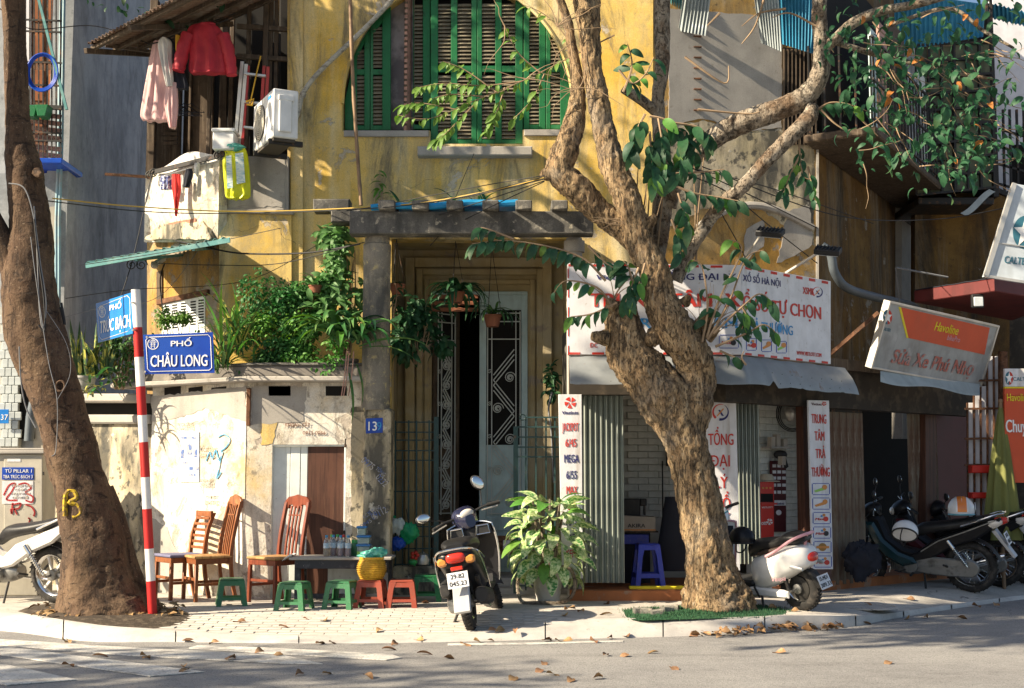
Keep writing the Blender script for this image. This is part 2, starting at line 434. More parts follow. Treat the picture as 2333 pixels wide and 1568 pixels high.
MAT['mould']=LM('mouldy_plaster',(.52,.45,.32),[dict(c=(.60,.50,.30),s=2.2,lo=.48,hi=.6,op=.7),streak((.055,.055,.05),.44,.58,.9,s=3.0,z=.3),dict(c=(.06,.06,.055),s=10,lo=.54,hi=.62,op=.85,b=-.3),dict(c=(.62,.57,.47),s=5,lo=.62,hi=.66,op=.8,b=.4)],rough=.9,fine=.3,fscale=40,bstr=.6,grain=.12)
MAT['grey_wall']=LM('grey_render',(.27,.29,.31),[dict(c=(.42,.44,.46),s=.8,lo=.44,hi=.58,op=.85,d=12,ro=.72),dict(c=(.16,.17,.18),s=1.6,st=(1,1,.5),lo=.52,hi=.66,op=.7,d=11,ro=.7),streak((.12,.125,.13),.5,.68,.7,s=1.1,z=.4,d=12,ro=.74,dist=1.0),streak((.42,.42,.41),.56,.7,.6,s=1.6,z=.3,d=11,ro=.72,dist=.8),dict(c=(.08,.08,.085),s=9,lo=.6,hi=.7,op=.5,d=9,ro=.72)],rough=.9,fine=.2,grain=.12)
MAT['cement']=LM('bare_cement',(.34,.32,.29),[dict(c=(.43,.40,.36),s=2,lo=.42,hi=.6,op=.7),streak((.16,.15,.14),.54,.74,.6),dict(c=(.2,.18,.15),s=14,lo=.62,hi=.7,op=.5)],rough=.9,fine=.3,grain=.14)
MAT['concrete_old']=LM('blackened_concrete',(.12,.115,.105),[dict(c=(.27,.255,.22),s=4,lo=.5,hi=.6,op=.85,b=.4,d=12,ro=.76),streak((.05,.05,.048),.46,.62,.85,s=4,z=.4),dict(c=(.42,.38,.30),s=13,lo=.62,hi=.68,op=.7)],rough=.92,fine=.5,fscale=40,bstr=.8,grain=.2)
MAT['pillar']=LM('lichened_pillar',(.22,.20,.165),[dict(c=(.42,.37,.27),s=6,lo=.52,hi=.6,op=.8,b=.4,d=11,ro=.74),streak((.075,.075,.07),.45,.6,.85,s=4,z=.35),dict(c=(.5,.42,.2),s=12,lo=.6,hi=.66,op=.6)],rough=.92,fine=.5,bstr=.8,grain=.18)
MAT['asphalt']=LM('asphalt',(.255,.248,.242),[dict(c=(.33,.32,.305),s=.55,lo=.42,hi=.6,op=.8,d=10,ro=.7),dict(c=(.17,.165,.16),s=.9,st=(.4,1.4,1),lo=.54,hi=.66,op=.65,d=11,ro=.72),dict(c=(.42,.40,.37),s=110,lo=.56,hi=.64,op=.75,d=3),dict(c=(.08,.08,.08),s=85,lo=.56,hi=.64,op=.8,d=3),dict(c=(.10,.095,.09),s=2.2,lo=.64,hi=.70,op=.6,d=10,ro=.75),dict(c=(.09,.09,.09),s=.33,v=.006,lo=.2,hi=.9,op=.6,b=-1)],rough=.88,fine=1.0,fscale=150,bstr=.8,grain=.35)
MAT['pave']=LM('pavement_concrete',(.46,.43,.385),[dict(c=(.54,.50,.45),s=1.1,lo=.42,hi=.6,op=.7),dict(c=(.22,.20,.18),s=2.3,lo=.54,hi=.7,op=.6),dict(c=(.15,.13,.11),s=26,lo=.62,hi=.7,op=.6),dict(c=(.10,.09,.08),s=.9,v=.008,lo=.2,hi=.7,op=.8,b=-1),dict(c=(.2,.18,.155),s=.8,lo=.55,hi=.68,op=.6,d=11,ro=.72),dict(c=(.12,.11,.1),s=70,lo=.6,hi=.68,op=.6)],rough=.88,fine=.6,fscale=90,bstr=.6,grain=.22)
MAT['paver']=LM('paving_block',(.48,.445,.40),[dict(c=(.40,.36,.32),s=3,lo=.5,hi=.66,op=.6),dict(c=(.2,.17,.14),s=40,lo=.62,hi=.7,op=.5)],rough=.88,fine=.5,fscale=90,rand=.07,grain=.12)
MAT['kerb']=LM('kerb_stone',(.50,.475,.44),[dict(c=(.36,.34,.32),s=2.4,lo=.48,hi=.64,op=.7),dict(c=(.52,.49,.45),s=5,lo=.56,hi=.66,op=.6),dict(c=(.16,.14,.12),s=24,lo=.62,hi=.7,op=.5)],rough=.86,fine=.4,fscale=90,rand=.07,grain=.12)
MAT['roadpaint']=LM('worn_road_paint',(.62,.60,.55),[dict(c=(.24,.23,.22),s=5,lo=.5,hi=.62,op=.75),dict(c=(.22,.21,.2),s=50,lo=.52,hi=.6,op=.6)],rough=.75,fine=.5,fscale=150,grain=.12)
MAT['soil']=LM('dark_soil',(.055,.042,.03),[dict(c=(.11,.085,.06),s=14,lo=.5,hi=.6)],rough=.95,fine=1.2,fscale=50,bstr=1,grain=.3)
MAT['turf']=LM('artificial_grass',(.018,.075,.032),[dict(c=(.03,.075,.03),s=20,lo=.5,hi=.62,op=.7),dict(c=(.1,.16,.05),s=60,lo=.6,hi=.66,op=.6)],rough=.8,grain=.3)
MAT['bark']=LM('flaking_bark',(.25,.165,.09),[dict(c=(.42,.30,.17),s=13,st=(1,1,.22),lo=.44,hi=.58,op=.9,b=.7,d=10,ro=.72,dist=.6),dict(c=(.06,.042,.028),s=16,st=(1,1,.25),lo=.52,hi=.6,op=.9,b=-1.4,d=12,ro=.75,dist=1.0),dict(c=(.04,.03,.022),s=50,st=(1,1,.35),lo=.53,hi=.62,op=.85,b=-.8,d=6,ro=.7),dict(c=(.47,.38,.26),s=34,st=(1,1,.3),lo=.58,hi=.66,op=.8,b=.6),dict(c=(.30,.27,.23),s=2.2,lo=.54,hi=.68,op=.5)],rough=.95,fine=.8,fscale=90,bstr=1.0,grain=.25)
MAT['bark_grey']=LM('grey_branch_bark',(.25,.205,.155),[dict(c=(.40,.35,.28),s=10,st=(1,1,.6),lo=.46,hi=.58,op=.85,b=.6,d=10,ro=.7,dist=.6),dict(c=(.06,.048,.036),s=14,st=(1,1,.6),lo=.53,hi=.61,op=.9,b=-1.3,d=11,ro=.75,dist=1.0),dict(c=(.15,.09,.05),s=3.2,lo=.5,hi=.62,op=.75,d=8),dict(c=(.04,.03,.024),s=45,lo=.56,hi=.64,op=.8,b=-.6)],rough=.95,fine=.7,fscale=80,bstr=1.0,grain=.22)
MAT['bark_dark']=LM('smooth_brown_bark',(.088,.052,.031),[dict(c=(.15,.098,.058),s=4,st=(1,1,.45),lo=.44,hi=.62,op=.8,d=10,ro=.7),dict(c=(.045,.028,.018),s=3,st=(1,1,.5),lo=.5,hi=.68,op=.8),dict(c=(.30,.22,.15),s=30,lo=.63,hi=.69,op=.7,b=.4),dict(c=(.03,.02,.015),s=7,st=(1,1,2.6),lo=.58,hi=.66,op=.8,b=-.9,dist=.8),dict(c=(.22,.16,.11),s=60,st=(1,1,.5),lo=.6,hi=.68,op=.5),dict(c=(.035,.022,.016),s=20,st=(1,1,.16),lo=.55,hi=.62,op=.7,b=-.8,d=8,ro=.7)],rough=.9,fine=1.0,fscale=38,bstr=1.0,grain=.28)
MAT['twig']=LM('twig_bark',(.30,.21,.13),rough=.9,var=.3)
def leafm(name,c,**k):
 return LM(name,c,[dict(c=tuple(x*.5 for x in c),s=30,lo=.45,hi=.65,op=.5),dict(c=(c[0]*1.9+.03,c[1]*1.35,c[2]),s=4,lo=.55,hi=.7,op=.55)],rough=k.pop('rough',.52),fine=.25,fscale=90,rand=.28,hrand=.02,transl=k.pop('transl',.22),spec=.35,**k)
MAT['leaf']=leafm('tree_leaf',(.028,.094,.043))
MAT['leaf_lite']=leafm('fresh_leaf',(.11,.25,.045))
MAT['leaf_shrub']=leafm('shrub_leaf',(.065,.19,.05))
MAT['leaf_dry']=LM('dry_leaf',(.25,.135,.06),[dict(c=(.42,.28,.15),s=12,lo=.45,hi=.6,op=.7),dict(c=(.16,.07,.03),s=20,lo=.55,hi=.65,op=.6)],rough=.8,rand=.35,hrand=.015)
MAT['leaf_orange']=LM('withered_orange_leaf',(.45,.17,.04),[dict(c=(.2,.1,.03),s=20,lo=.5,hi=.6,op=.6)],rough=.6,rand=.3,transl=.2)
MAT['leaf_strap']=leafm('strap_leaf',(.075,.20,.06))
MAT['snake']=LM('snake_plant_leaf',(.045,.09,.035),[dict(c=(.42,.40,.08),s=9,st=(2.5,2.5,.25),lo=.52,hi=.56,op=.9)],rough=.4,rand=.2)
MAT['dieff']=LM('dieffenbachia_leaf',(.075,.23,.06),[dict(c=(.40,.50,.20),s=7,lo=.46,hi=.56,op=.7),dict(c=(.60,.66,.36),s=34,lo=.47,hi=.54,op=.9)],rough=.35,rand=.18,hrand=.015,transl=.2,fine=.15)
MAT['red_leaf']=LM('reddish_leaf',(.16,.10,.05),rough=.45,rand=.3)
MAT['black_wire']=LM('black_cable',(.015,.015,.016),rough=.6,var=.2,fine=0)
MAT['grey_wire']=LM('grey_cable',(.17,.175,.185),rough=.5,fine=0)
MAT['yellow_wire']=LM('yellow_cable',(.5,.33,.05),rough=.5,fine=0)
MAT['iron']=LM('black_iron',(.025,.024,.023),[dict(c=(.14,.07,.035),s=14,lo=.56,hi=.64,op=.8)],rough=.6,fine=.3)
MAT['rust']=LM('rusty_steel',(.16,.075,.04),[dict(c=(.07,.035,.02),s=10,lo=.45,hi=.6),dict(c=(.3,.2,.14),s=18,lo=.6,hi=.68,op=.6)],rough=.85,fine=.5)
MAT['green_iron']=LM('dark_green_iron',(.022,.055,.055),[dict(c=(.09,.06,.04),s=16,lo=.6,hi=.68,op=.8)],rough=.5,fine=.2)
MAT['shutter']=LM('green_shutter_paint',(.012,.135,.045),[streak((.05,.2,.09),.5,.68,.6,s=6,z=.2),dict(c=(.02,.05,.025),s=14,lo=.58,hi=.68,op=.6)],rough=.5,fine=.2,rand=.08)
MAT['slat']=LM('weathered_slat',(.20,.17,.12),[dict(c=(.10,.11,.07),s=12,lo=.48,hi=.62,op=.7),dict(c=(.42,.37,.28),s=20,lo=.55,hi=.65,op=.6)],rough=.75,rand=.2)
MAT['pink_wood']=LM('faded_pink_wood',(.42,.24,.19),[dict(c=(.2,.1,.08),s=14,lo=.55,hi=.66)],rough=.7)
MAT['wood_brown']=LM('brown_board',(.105,.045,.028),[dict(c=(.055,.024,.016),s=5,st=(6,6,.3),lo=.45,hi=.6,op=.8),dict(c=(.2,.1,.06),s=8,st=(5,5,.3),lo=.6,hi=.7,op=.6)],rough=.6,fine=.2)
MAT['wood_old']=LM('old_dark_timber',(.085,.06,.04),[dict(c=(.18,.14,.1),s=6,st=(5,5,.3),lo=.52,hi=.64,op=.7),dict(c=(.03,.022,.016),s=8,lo=.5,hi=.65,op=.6)],rough=.8,fine=.4)
MAT['wood_chair']=LM('varnished_chair_wood',(.25,.088,.032),[dict(c=(.13,.042,.018),s=6,st=(5,5,.5),lo=.45,hi=.62,op=.7),dict(c=(.5,.24,.09),s=10,lo=.6,hi=.7,op=.5)],rough=.38,fine=.1,rand=.1)
MAT['wood_chair_red']=LM('red_brown_chair_wood',(.20,.05,.025),[dict(c=(.10,.025,.014),s=6,st=(5,5,.5),lo=.45,hi=.62,op=.7),dict(c=(.33,.12,.06),s=10,lo=.6,hi=.7,op=.5)],rough=.36,fine=.1)
MAT['wood_seat']=LM('worn_seat_wood',(.46,.27,.11),[dict(c=(.27,.12,.045),s=7,st=(1,5,1),lo=.48,hi=.6,op=.8),dict(c=(.12,.06,.03),s=9,lo=.6,hi=.68,op=.7)],rough=.55,fine=.2)
MAT['cushion']=LM('blue_grey_cushion',(.15,.15,.24),rough=.9,fine=.5,fscale=150)
MAT['bamboo']=LM('bamboo_pole',(.26,.17,.10),[dict(c=(.14,.08,.05),s=6,lo=.5,hi=.62,op=.7)],rough=.6)
MAT['white_board']=LM('white_painted_board',(.70,.74,.72),[dict(c=(.45,.46,.42),s=4,st=(4,4,.4),lo=.54,hi=.68,op=.6),dict(c=(.3,.26,.2),s=30,lo=.66,hi=.72,op=.6)],rough=.5,fine=.1)
MAT['door_blue']=LM('pale_blue_door_paint',(.47,.60,.60),[streak((.20,.26,.27),.5,.7,.6,s=5),dict(c=(.5,.55,.53),s=9,lo=.58,hi=.66,op=.5)],rough=.5,fine=.15)
MAT['door_iron']=paint('cream_ironwork',(.55,.57,.53),rough=.45)
MAT['frame_plaster']=LM('door_surround_plaster',(.40,.31,.16),[dict(c=(.46,.40,.28),s=2,lo=.45,hi=.6,op=.7),streak((.15,.11,.06),.52,.7,.8,s=3),dict(c=(.3,.25,.2),s=3,lo=.6,hi=.65,op=.8,b=-.5)],rough=.88,fine=.3)
MAT['lintel']=LM('sooty_lintel',(.04,.033,.026),[dict(c=(.09,.07,.05),s=6,lo=.5,hi=.62,op=.7)],rough=.9)  # near-black base mottled with dark brown
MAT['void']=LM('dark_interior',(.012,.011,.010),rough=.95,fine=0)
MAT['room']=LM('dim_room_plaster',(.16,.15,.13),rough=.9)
MAT['white_brick']=LM('white_painted_brick',(.62,.63,.58),[dict(c=(.42,.42,.38),s=6,lo=.5,hi=.66,op=.6)],rough=.7,rand=.06,fine=.3)
MAT['mortar']=LM('mortar',(.48,.48,.44),rough=.9,fine=.4)
MAT['red_brick']=LM('old_red_brick',(.34,.17,.11),[dict(c=(.42,.30,.22),s=9,lo=.5,hi=.62,op=.7)],rough=.9,rand=.2,fine=.5)
MAT['orange_step']=LM('orange_painted_step',(.42,.15,.055),[dict(c=(.35,.24,.17),s=5,lo=.56,hi=.63,op=.8),streak((.2,.08,.04),.5,.7,.6,s=4,z=.4)],rough=.7,fine=.2)
MAT['tin']=LM('grey_tin_sheet',(.27,.29,.30),[streak((.25,.26,.26),.5,.7,.6,s=3,z=.3),dict(c=(.22,.12,.07),s=5,lo=.63,hi=.7,op=.7),dict(c=(.08,.06,.05),s=30,lo=.68,hi=.72,op=.8)],rough=.5,metal=.25,fine=.15)
MAT['tin_rust']=LM('rusty_corrugated_tin',(.20,.13,.09),[dict(c=(.34,.28,.23),s=4,lo=.5,hi=.62,op=.7),dict(c=(.10,.05,.03),s=8,lo=.55,hi=.65,op=.7)],rough=.75,metal=.2)
MAT['tin_teal']=LM('teal_corrugated_sheet',(.10,.27,.27),[dict(c=(.24,.40,.38),s=5,lo=.5,hi=.62,op=.6),streak((.05,.12,.12),.55,.7,.6,s=4,z=.3)],rough=.5)
MAT['tin_blue']=LM('blue_corrugated_sheet',(.04,.24,.40),[streak((.025,.12,.2),.5,.7,.6,s=4,z=.2),dict(c=(.2,.4,.5),s=6,lo=.6,hi=.7,op=.4)],rough=.5)
MAT['tin_grey']=LM('grey_corrugated_sheet',(.36,.41,.42),[streak((.2,.23,.24),.5,.7,.6,s=4,z=.2),dict(c=(.2,.12,.08),s=8,lo=.66,hi=.72,op=.6)],rough=.5)
MAT['tarp']=LM('bright_blue_tarp',(.02,.28,.58),[dict(c=(.08,.42,.70),s=8,st=(1,1,3),lo=.5,hi=.62,op=.6)],rough=.4,transl=.15)
MAT['gate_metal']=LM('folding_gate_steel',(.36,.40,.36),[streak((.18,.2,.18),.48,.66,.7,s=6,z=.15),dict(c=(.16,.085,.05),s=12,lo=.62,hi=.7,op=.7)],rough=.45,metal=.35,fine=.1)
MAT['gate_rust']=LM('rusty_folding_gate',(.20,.17,.13),[streak((.12,.06,.035),.46,.6,.85,s=7,z=.2),streak((.38,.36,.30),.58,.7,.7,s=9,z=.2)],rough=.6,metal=.3,fine=.2)
MAT['banner']=LM('sun_bleached_banner',(.70,.70,.73),[streak((.50,.48,.47),.5,.7,.65,s=2.5,z=.2,d=10,ro=.7),streak((.36,.30,.24),.6,.72,.6,s=7,z=.08),dict(c=(.34,.29,.24),s=26,lo=.63,hi=.72,op=.6)],rough=.42,fine=1.6,fscale=3.0,bstr=.35)
MAT['t_red']=LM('red_lettering',(.55,.035,.02),[dict(c=tuple(x*.7+.10 for x in (.55,.035,.02)),s=6,st=(1,1,.3),lo=.46,hi=.66,op=.7)],rough=.5,var=.12,fine=0)
MAT['t_navy']=LM('navy_lettering',(.025,.025,.14),[dict(c=tuple(x*.7+.10 for x in (.025,.025,.14)),s=6,st=(1,1,.3),lo=.46,hi=.66,op=.7)],rough=.5,fine=0)
MAT['t_blue']=LM('sky_blue_lettering',(.035,.27,.58),[dict(c=tuple(x*.7+.10 for x in (.035,.27,.58)),s=6,st=(1,1,.3),lo=.46,hi=.66,op=.7)],rough=.5,fine=0)
MAT['t_black']=LM('black_lettering',(.03,.03,.035),rough=.5,fine=0)
MAT['t_white']=LM('white_lettering',(.80,.80,.80),rough=.5,fine=0)
MAT['t_yellow']=LM('yellow_lettering',(.75,.62,.03),rough=.5,fine=0)
MAT['t_orange']=LM('orange_emblem',(.62,.25,.06),rough=.5,fine=0)
MAT['t_gold']=LM('gold_emblem',(.34,.18,.04),rough=.5,fine=0)
MAT['t_faded']=LM('faded_red_lettering',(.42,.14,.11),[dict(c=(.36,.34,.33),s=14,lo=.5,hi=.6,op=.7)],rough=.6,fine=0)
MAT['t_pink']=LM('pink_lettering',(.60,.34,.38),rough=.5,fine=0)
MAT['sten_blue']=LM('blue_stencil_spray',(.10,.16,.36),[dict(c=(.55,.50,.40),s=18,lo=.47,hi=.56,op=.75)],rough=.9,fine=0)
MAT['sten_dark']=LM('grey_stencil_spray',(.26,.25,.26),[dict(c=(.66,.58,.44),s=18,lo=.46,hi=.56,op=.8)],rough=.9,fine=0)
MAT['spray_cyan']=LM('cyan_spray_paint',(.10,.33,.52),[dict(c=(.66,.62,.52),s=14,lo=.5,hi=.6,op=.7)],rough=.9,fine=0)
MAT['spray_red']=LM('red_spray_paint',(.50,.05,.05),rough=.7,fine=0)
MAT['spray_yellow']=LM('yellow_spray_paint',(.50,.34,.02),[dict(c=(.12,.075,.04),s=30,lo=.47,hi=.56,op=.85)],rough=.8,fine=0)
MAT['plate_blue']=LM('blue_enamel_plate',(.008,.045,.33),[dict(c=(.02,.09,.42),s=3,lo=.4,hi=.62,op=.6)],rough=.35,fine=.05,fscale=200,bstr=.15)
MAT['plate_cyan']=LM('bright_blue_enamel_plate',(.012,.17,.55),[dict(c=(.03,.24,.6),s=3,lo=.4,hi=.62,op=.6)],rough=.35,fine=.05,fscale=200,bstr=.15)
MAT['pole_white']=paint('white_pole_paint',(.80,.78,.76),rough=.5,dirt=.3)
MAT['pole_red']=paint('red_pole_paint',(.50,.022,.022),rough=.5,dirt=.2)
MAT['green_plastic']=plastic('green_stool_plastic',(.045,.17,.075))
MAT['green_plastic2']=plastic('deep_green_plastic',(.015,.14,.05))
MAT['red_plastic']=plastic('brick_red_stool_plastic',(.34,.075,.045))
MAT['blue_plastic']=plastic('blue_stool_plastic',(.03,.05,.36))
MAT['table_black']=LM('worn_black_table',(.035,.037,.045),[dict(c=(.13,.13,.14),s=7,lo=.52,hi=.62,op=.7),dict(c=(.4,.36,.32),s=11,lo=.66,hi=.69,op=.8)],rough=.55,fine=.3)
MAT['basket']=LM('yellow_basket',(.56,.33,.03),[dict(c=(.38,.19,.02),s=40,lo=.5,hi=.6,op=.6)],rough=.5,fine=.3)
MAT['bag_teal']=LM('teal_plastic_bag',(.16,.52,.45),rough=.25,transl=.35,fine=.3,fscale=20)
MAT['bag_green']=LM('green_plastic_bag',(.02,.34,.14),rough=.25,transl=.3,fine=.3,fscale=20)
MAT['bag_white']=LM('white_plastic_bag',(.60,.68,.68),rough=.25,transl=.3,fine=.3,fscale=20)
MAT['bag_blue']=LM('blue_plastic_bag',(.02,.09,.50),rough=.25,transl=.2,fine=.3,fscale=20)
MAT['water']=LM('bottle_plastic',(.80,.84,.86),rough=.05,trans=.85,fine=0,ior=1.2)
MAT['cap_blue']=plastic('blue_cap',(.03,.22,.45));MAT['cap_green']=plastic('green_cap',(.05,.38,.1));MAT['cap_red']=plastic('red_cap',(.5,.03,.03))
MAT['label_wrap']=LM('bottle_wrapper',(.35,.50,.62),[dict(c=(.75,.75,.75),s=30,st=(1,1,3),lo=.5,hi=.56),dict(c=(.55,.2,.2),s=24,lo=.6,hi=.64)],rough=.35,fine=0)
MAT['drink_pink']=LM('pink_drink',(.70,.42,.42),rough=.1,trans=.5,fine=0);MAT['drink_amber']=LM('amber_drink',(.65,.48,.26),rough=.1,trans=.5,fine=0)
MAT['tub']=LM('clear_green_tub',(.42,.56,.55),rough=.15,trans=.55,fine=0);MAT['tub_blue']=plastic('blue_tub_lid',(.04,.18,.45))
MAT['tub_green']=plastic('lime_label',(.28,.55,.1));
MAT['terracotta']=LM('terracotta_pot',(.26,.10,.055),[dict(c=(.14,.06,.04),s=7,lo=.5,hi=.64,op=.7)],rough=.85,fine=.3)
MAT['pot_white']=LM('dirty_white_pot',(.50,.48,.45),[streak((.24,.22,.2),.5,.7,.7,s=9,z=.5)],rough=.7,fine=.2)
MAT['pot_grey']=LM('grey_planter',(.17,.155,.14),[dict(c=(.30,.27,.23),s=6,lo=.52,hi=.64,op=.7)],rough=.9,fine=.4)
MAT['ac_white']=LM('ac_casing',(.70,.71,.71),[streak((.45,.43,.39),.56,.74,.5,s=5,z=.3)],rough=.4,fine=.04)
MAT['ac_dark']=LM('ac_fan_dark',(.07,.06,.05),rough=.6)
MAT['ac_grille']=LM('ac_grille_wire',(.62,.58,.48),rough=.4,fine=0)
MAT['cloth_red']=LM('quilted_red_cloth',(.42,.025,.04),[dict(c=(.25,.012,.025),s=6,lo=.45,hi=.62,op=.6)],rough=.6,fine=.3,fscale=120)
MAT['cloth_pink']=LM('pale_pink_cloth',(.70,.47,.46),[dict(c=(.58,.36,.36),s=7,st=(3,3,.3),lo=.48,hi=.62,op=.6)],rough=.85,transl=.2,fine=.3,fscale=150)
MAT['cloth_white']=LM('white_cloth',(.70,.69,.66),rough=.9,transl=.15,fine=.3,fscale=150)
MAT['cloth_dark']=LM('navy_cloth',(.02,.022,.032),rough=.9,fine=.3,fscale=150)
MAT['cloth_yellow']=LM('yellow_cloth',(.62,.36,.04),rough=.9,fine=.3,fscale=150)
MAT['cloth_scarf']=LM('bright_red_cloth',(.62,.035,.03),rough=.85,fine=.3,fscale=150)
MAT['cloth_pattern']=LM('blue_patterned_cloth',(.10,.12,.28),[dict(c=(.65,.66,.72),s=34,lo=.5,hi=.54)],rough=.9,fine=.3)
MAT['bag_yellow']=LM('neon_yellow_sack',(.72,.74,.02),[dict(c=(.55,.55,.02),s=9,lo=.5,hi=.65,op=.5)],rough=.35,fine=.3,fscale=16,bstr=.6)
MAT['sack_print']=LM('pale_sack_print',(.60,.66,.62),[dict(c=(.10,.35,.45),s=40,st=(.3,1,3),lo=.52,hi=.56,op=.8)],rough=.5,fine=0)
MAT['ladder_red']=LM('red_fibreglass_rail',(.42,.05,.05),rough=.45);MAT['alu']=LM('aluminium',(.60,.58,.54),rough=.4,metal=.6)
MAT['pvc_grey']=LM('grey_pvc_pipe',(.10,.12,.14),rough=.45);MAT['pvc_blue']=LM('pale_blue_pipe',(.22,.36,.42),[dict(c=(.3,.3,.28),s=5,lo=.5,hi=.65,op=.7)],rough=.5)
MAT['conduit']=LM('insulated_conduit',(.42,.40,.34),[dict(c=(.2,.18,.15),s=16,st=(1,1,2),lo=.5,hi=.62,op=.8)],rough=.8,fine=.5)
MAT['mesh']=LM('perforated_screen',(.30,.27,.27),[dict(c=(.03,.03,.04),s=3,lo=.42,hi=.55,op=.6)],rough=.7)
MAT['lamp_black']=LM('black_lamp_casing',(.02,.02,.022),rough=.5);MAT['lamp_glass']=LM('lamp_glass',(.55,.60,.65),rough=.12,fine=0)
MAT['havo']=paint('orange_red_panel',(.60,.085,.03),rough=.4,dirt=.3);MAT['box_grey']=LM('dirty_grey_lightbox',(.36,.37,.37),[streak((.2,.19,.17),.46,.66,.75,s=4,z=.2),dict(c=(.5,.5,.5),s=5,lo=.58,hi=.66,op=.5)],rough=.5,fine=.05)
MAT['cal_white']=LM('caltex_sign_face',(.50,.56,.62),[streak((.35,.38,.4),.5,.7,.5,s=4)],rough=.4,fine=.03)
MAT['star_red']=LM('star_red',(.52,.05,.03),rough=.45,fine=0);MAT['star_teal']=LM('star_teal',(.04,.15,.21),rough=.45,fine=0)
MAT['red_canopy']=LM('dark_red_canopy',(.13,.025,.025),[streak((.06,.015,.015),.5,.7,.7,s=4)],rough=.6)
MAT['lott_red']=paint('red_kiosk',(.58,.03,.02),rough=.4,dirt=.1);MAT['dark_red']=LM('dark_red_board',(.075,.008,.011),rough=.5)
MAT['card']=LM('cardboard',(.42,.37,.31),rough=.85);MAT['hat']=LM('straw_hat',(.5,.44,.34),rough=.9)
MAT['parasol']=LM('olive_parasol_cloth',(.17,.18,.055),[streak((.2,.21,.06),.48,.64,.7,s=8,z=.2)],rough=.8,fine=.3,transl=.1)
MAT['cabinet']=LM('beige_cabinet',(.44,.41,.34),[streak((.26,.23,.18),.5,.7,.6,s=5),dict(c=(.15,.12,.1),s=20,lo=.64,hi=.7,op=.6)],rough=.6,fine=.1)
MAT['tile_white']=LM('pale_wall_tile',(.48,.52,.52),rough=.35,rand=.08,fine=.05)
MAT['beige_wall']=LM('beige_wall',(.40,.37,.31),[streak((.22,.2,.17),.5,.7,.6)],rough=.9)
MAT['white_wall']=LM('white_far_wall',(.66,.66,.70),[streak((.4,.4,.42),.56,.74,.5,s=3)],rough=.8)
MAT['panel_green']=LM('grey_green_panel',(.10,.115,.075),[dict(c=(.17,.18,.11),s=3,lo=.46,hi=.6,op=.7),streak((.05,.055,.04),.52,.7,.7,s=4)],rough=.75,rand=.12)
# vehicles
MAT['v_black']=LM('glossy_black_paint',(.012,.012,.014),[dict(c=(.10,.09,.08),s=8,lo=.54,hi=.74,op=.25,r=.5)],rough=.3,coat=0,spec=.25,fine=0)
MAT['v_navy']=LM('glossy_dark_blue_paint',(.016,.018,.045),rough=.13,coat=.7,fine=0)
MAT['v_white']=LM('scooter_white_paint',(.76,.75,.73),[dict(c=(.5,.46,.4),s=4,lo=.56,hi=.75,op=.25)],rough=.22,coat=.5,fine=0)
MAT['v_silver']=LM('pearl_white_paint',(.66,.64,.60),rough=.22,coat=.5,fine=0)
MAT['v_green']=LM('dark_teal_paint',(.008,.035,.04),rough=.2,coat=.5,fine=0)
MAT['v_plastic']=LM('black_trim_plastic',(.022,.022,.023),[dict(c=(.07,.065,.06),s=10,lo=.52,hi=.7,op=.5)],rough=.55,fine=.15)
MAT['v_seat']=LM('black_seat_vinyl',(.014,.014,.015),[dict(c=(.06,.055,.05),s=5,lo=.5,hi=.7,op=.4)],rough=.42,fine=.25,fscale=160)
MAT['v_seat_brown']=LM('brown_seat_vinyl',(.055,.035,.028),rough=.42,fine=.25,fscale=160)
MAT['rubber']=LM('tyre_rubber',(.022,.021,.02),[dict(c=(.085,.075,.065),s=14,lo=.5,hi=.64,op=.6)],rough=.8,fine=.4)
MAT['chrome']=LM('chrome',(.70,.70,.70),rough=.14,metal=1,var=.02,fine=0)
MAT['engine']=LM('cast_alloy',(.26,.26,.25),[dict(c=(.08,.075,.07),s=12,lo=.5,hi=.64,op=.7)],rough=.45,metal=.7,fine=.3)
MAT['engine_dark']=LM('sooty_engine',(.045,.043,.04),rough=.6,metal=.4,fine=.4)
MAT['red_lens']=LM('red_lens',(.55,.03,.015),rough=.1,coat=.8,fine=0)
MAT['amber_lens']=LM('amber_lens',(.60,.24,.05),rough=.1,coat=.8,fine=0)
MAT['clear_lens']=LM('clear_lens',(.62,.58,.52),rough=.08,coat=.8,fine=0)
MAT['mirror']=LM('mirror_glass',(.85,.85,.82),rough=.02,metal=1,fine=0,var=0)
MAT['number_plate']=LM('white_number_plate',(.72,.72,.74),[dict(c=(.45,.43,.4),s=9,lo=.55,hi=.7,op=.4)],rough=.4,fine=.03)
MAT['mudguard']=LM('silver_mudguard',(.45,.46,.47),rough=.4,metal=.3,fine=.05)
MAT['pink_trim']=LM('pink_metal_trim',(.66,.34,.38),rough=.3,coat=.4,fine=0)
MAT['helmet_orange']=LM('orange_helmet_paint',(.70,.20,.03),rough=.2,coat=.6,fine=0);MAT['helmet_white']=LM('white_helmet_shell',(.68,.69,.70),rough=.25,coat=.4,fine=0)
MAT['helmet_blue']=LM('pale_blue_helmet_trim',(.14,.34,.42),rough=.25,coat=.5,fine=0)
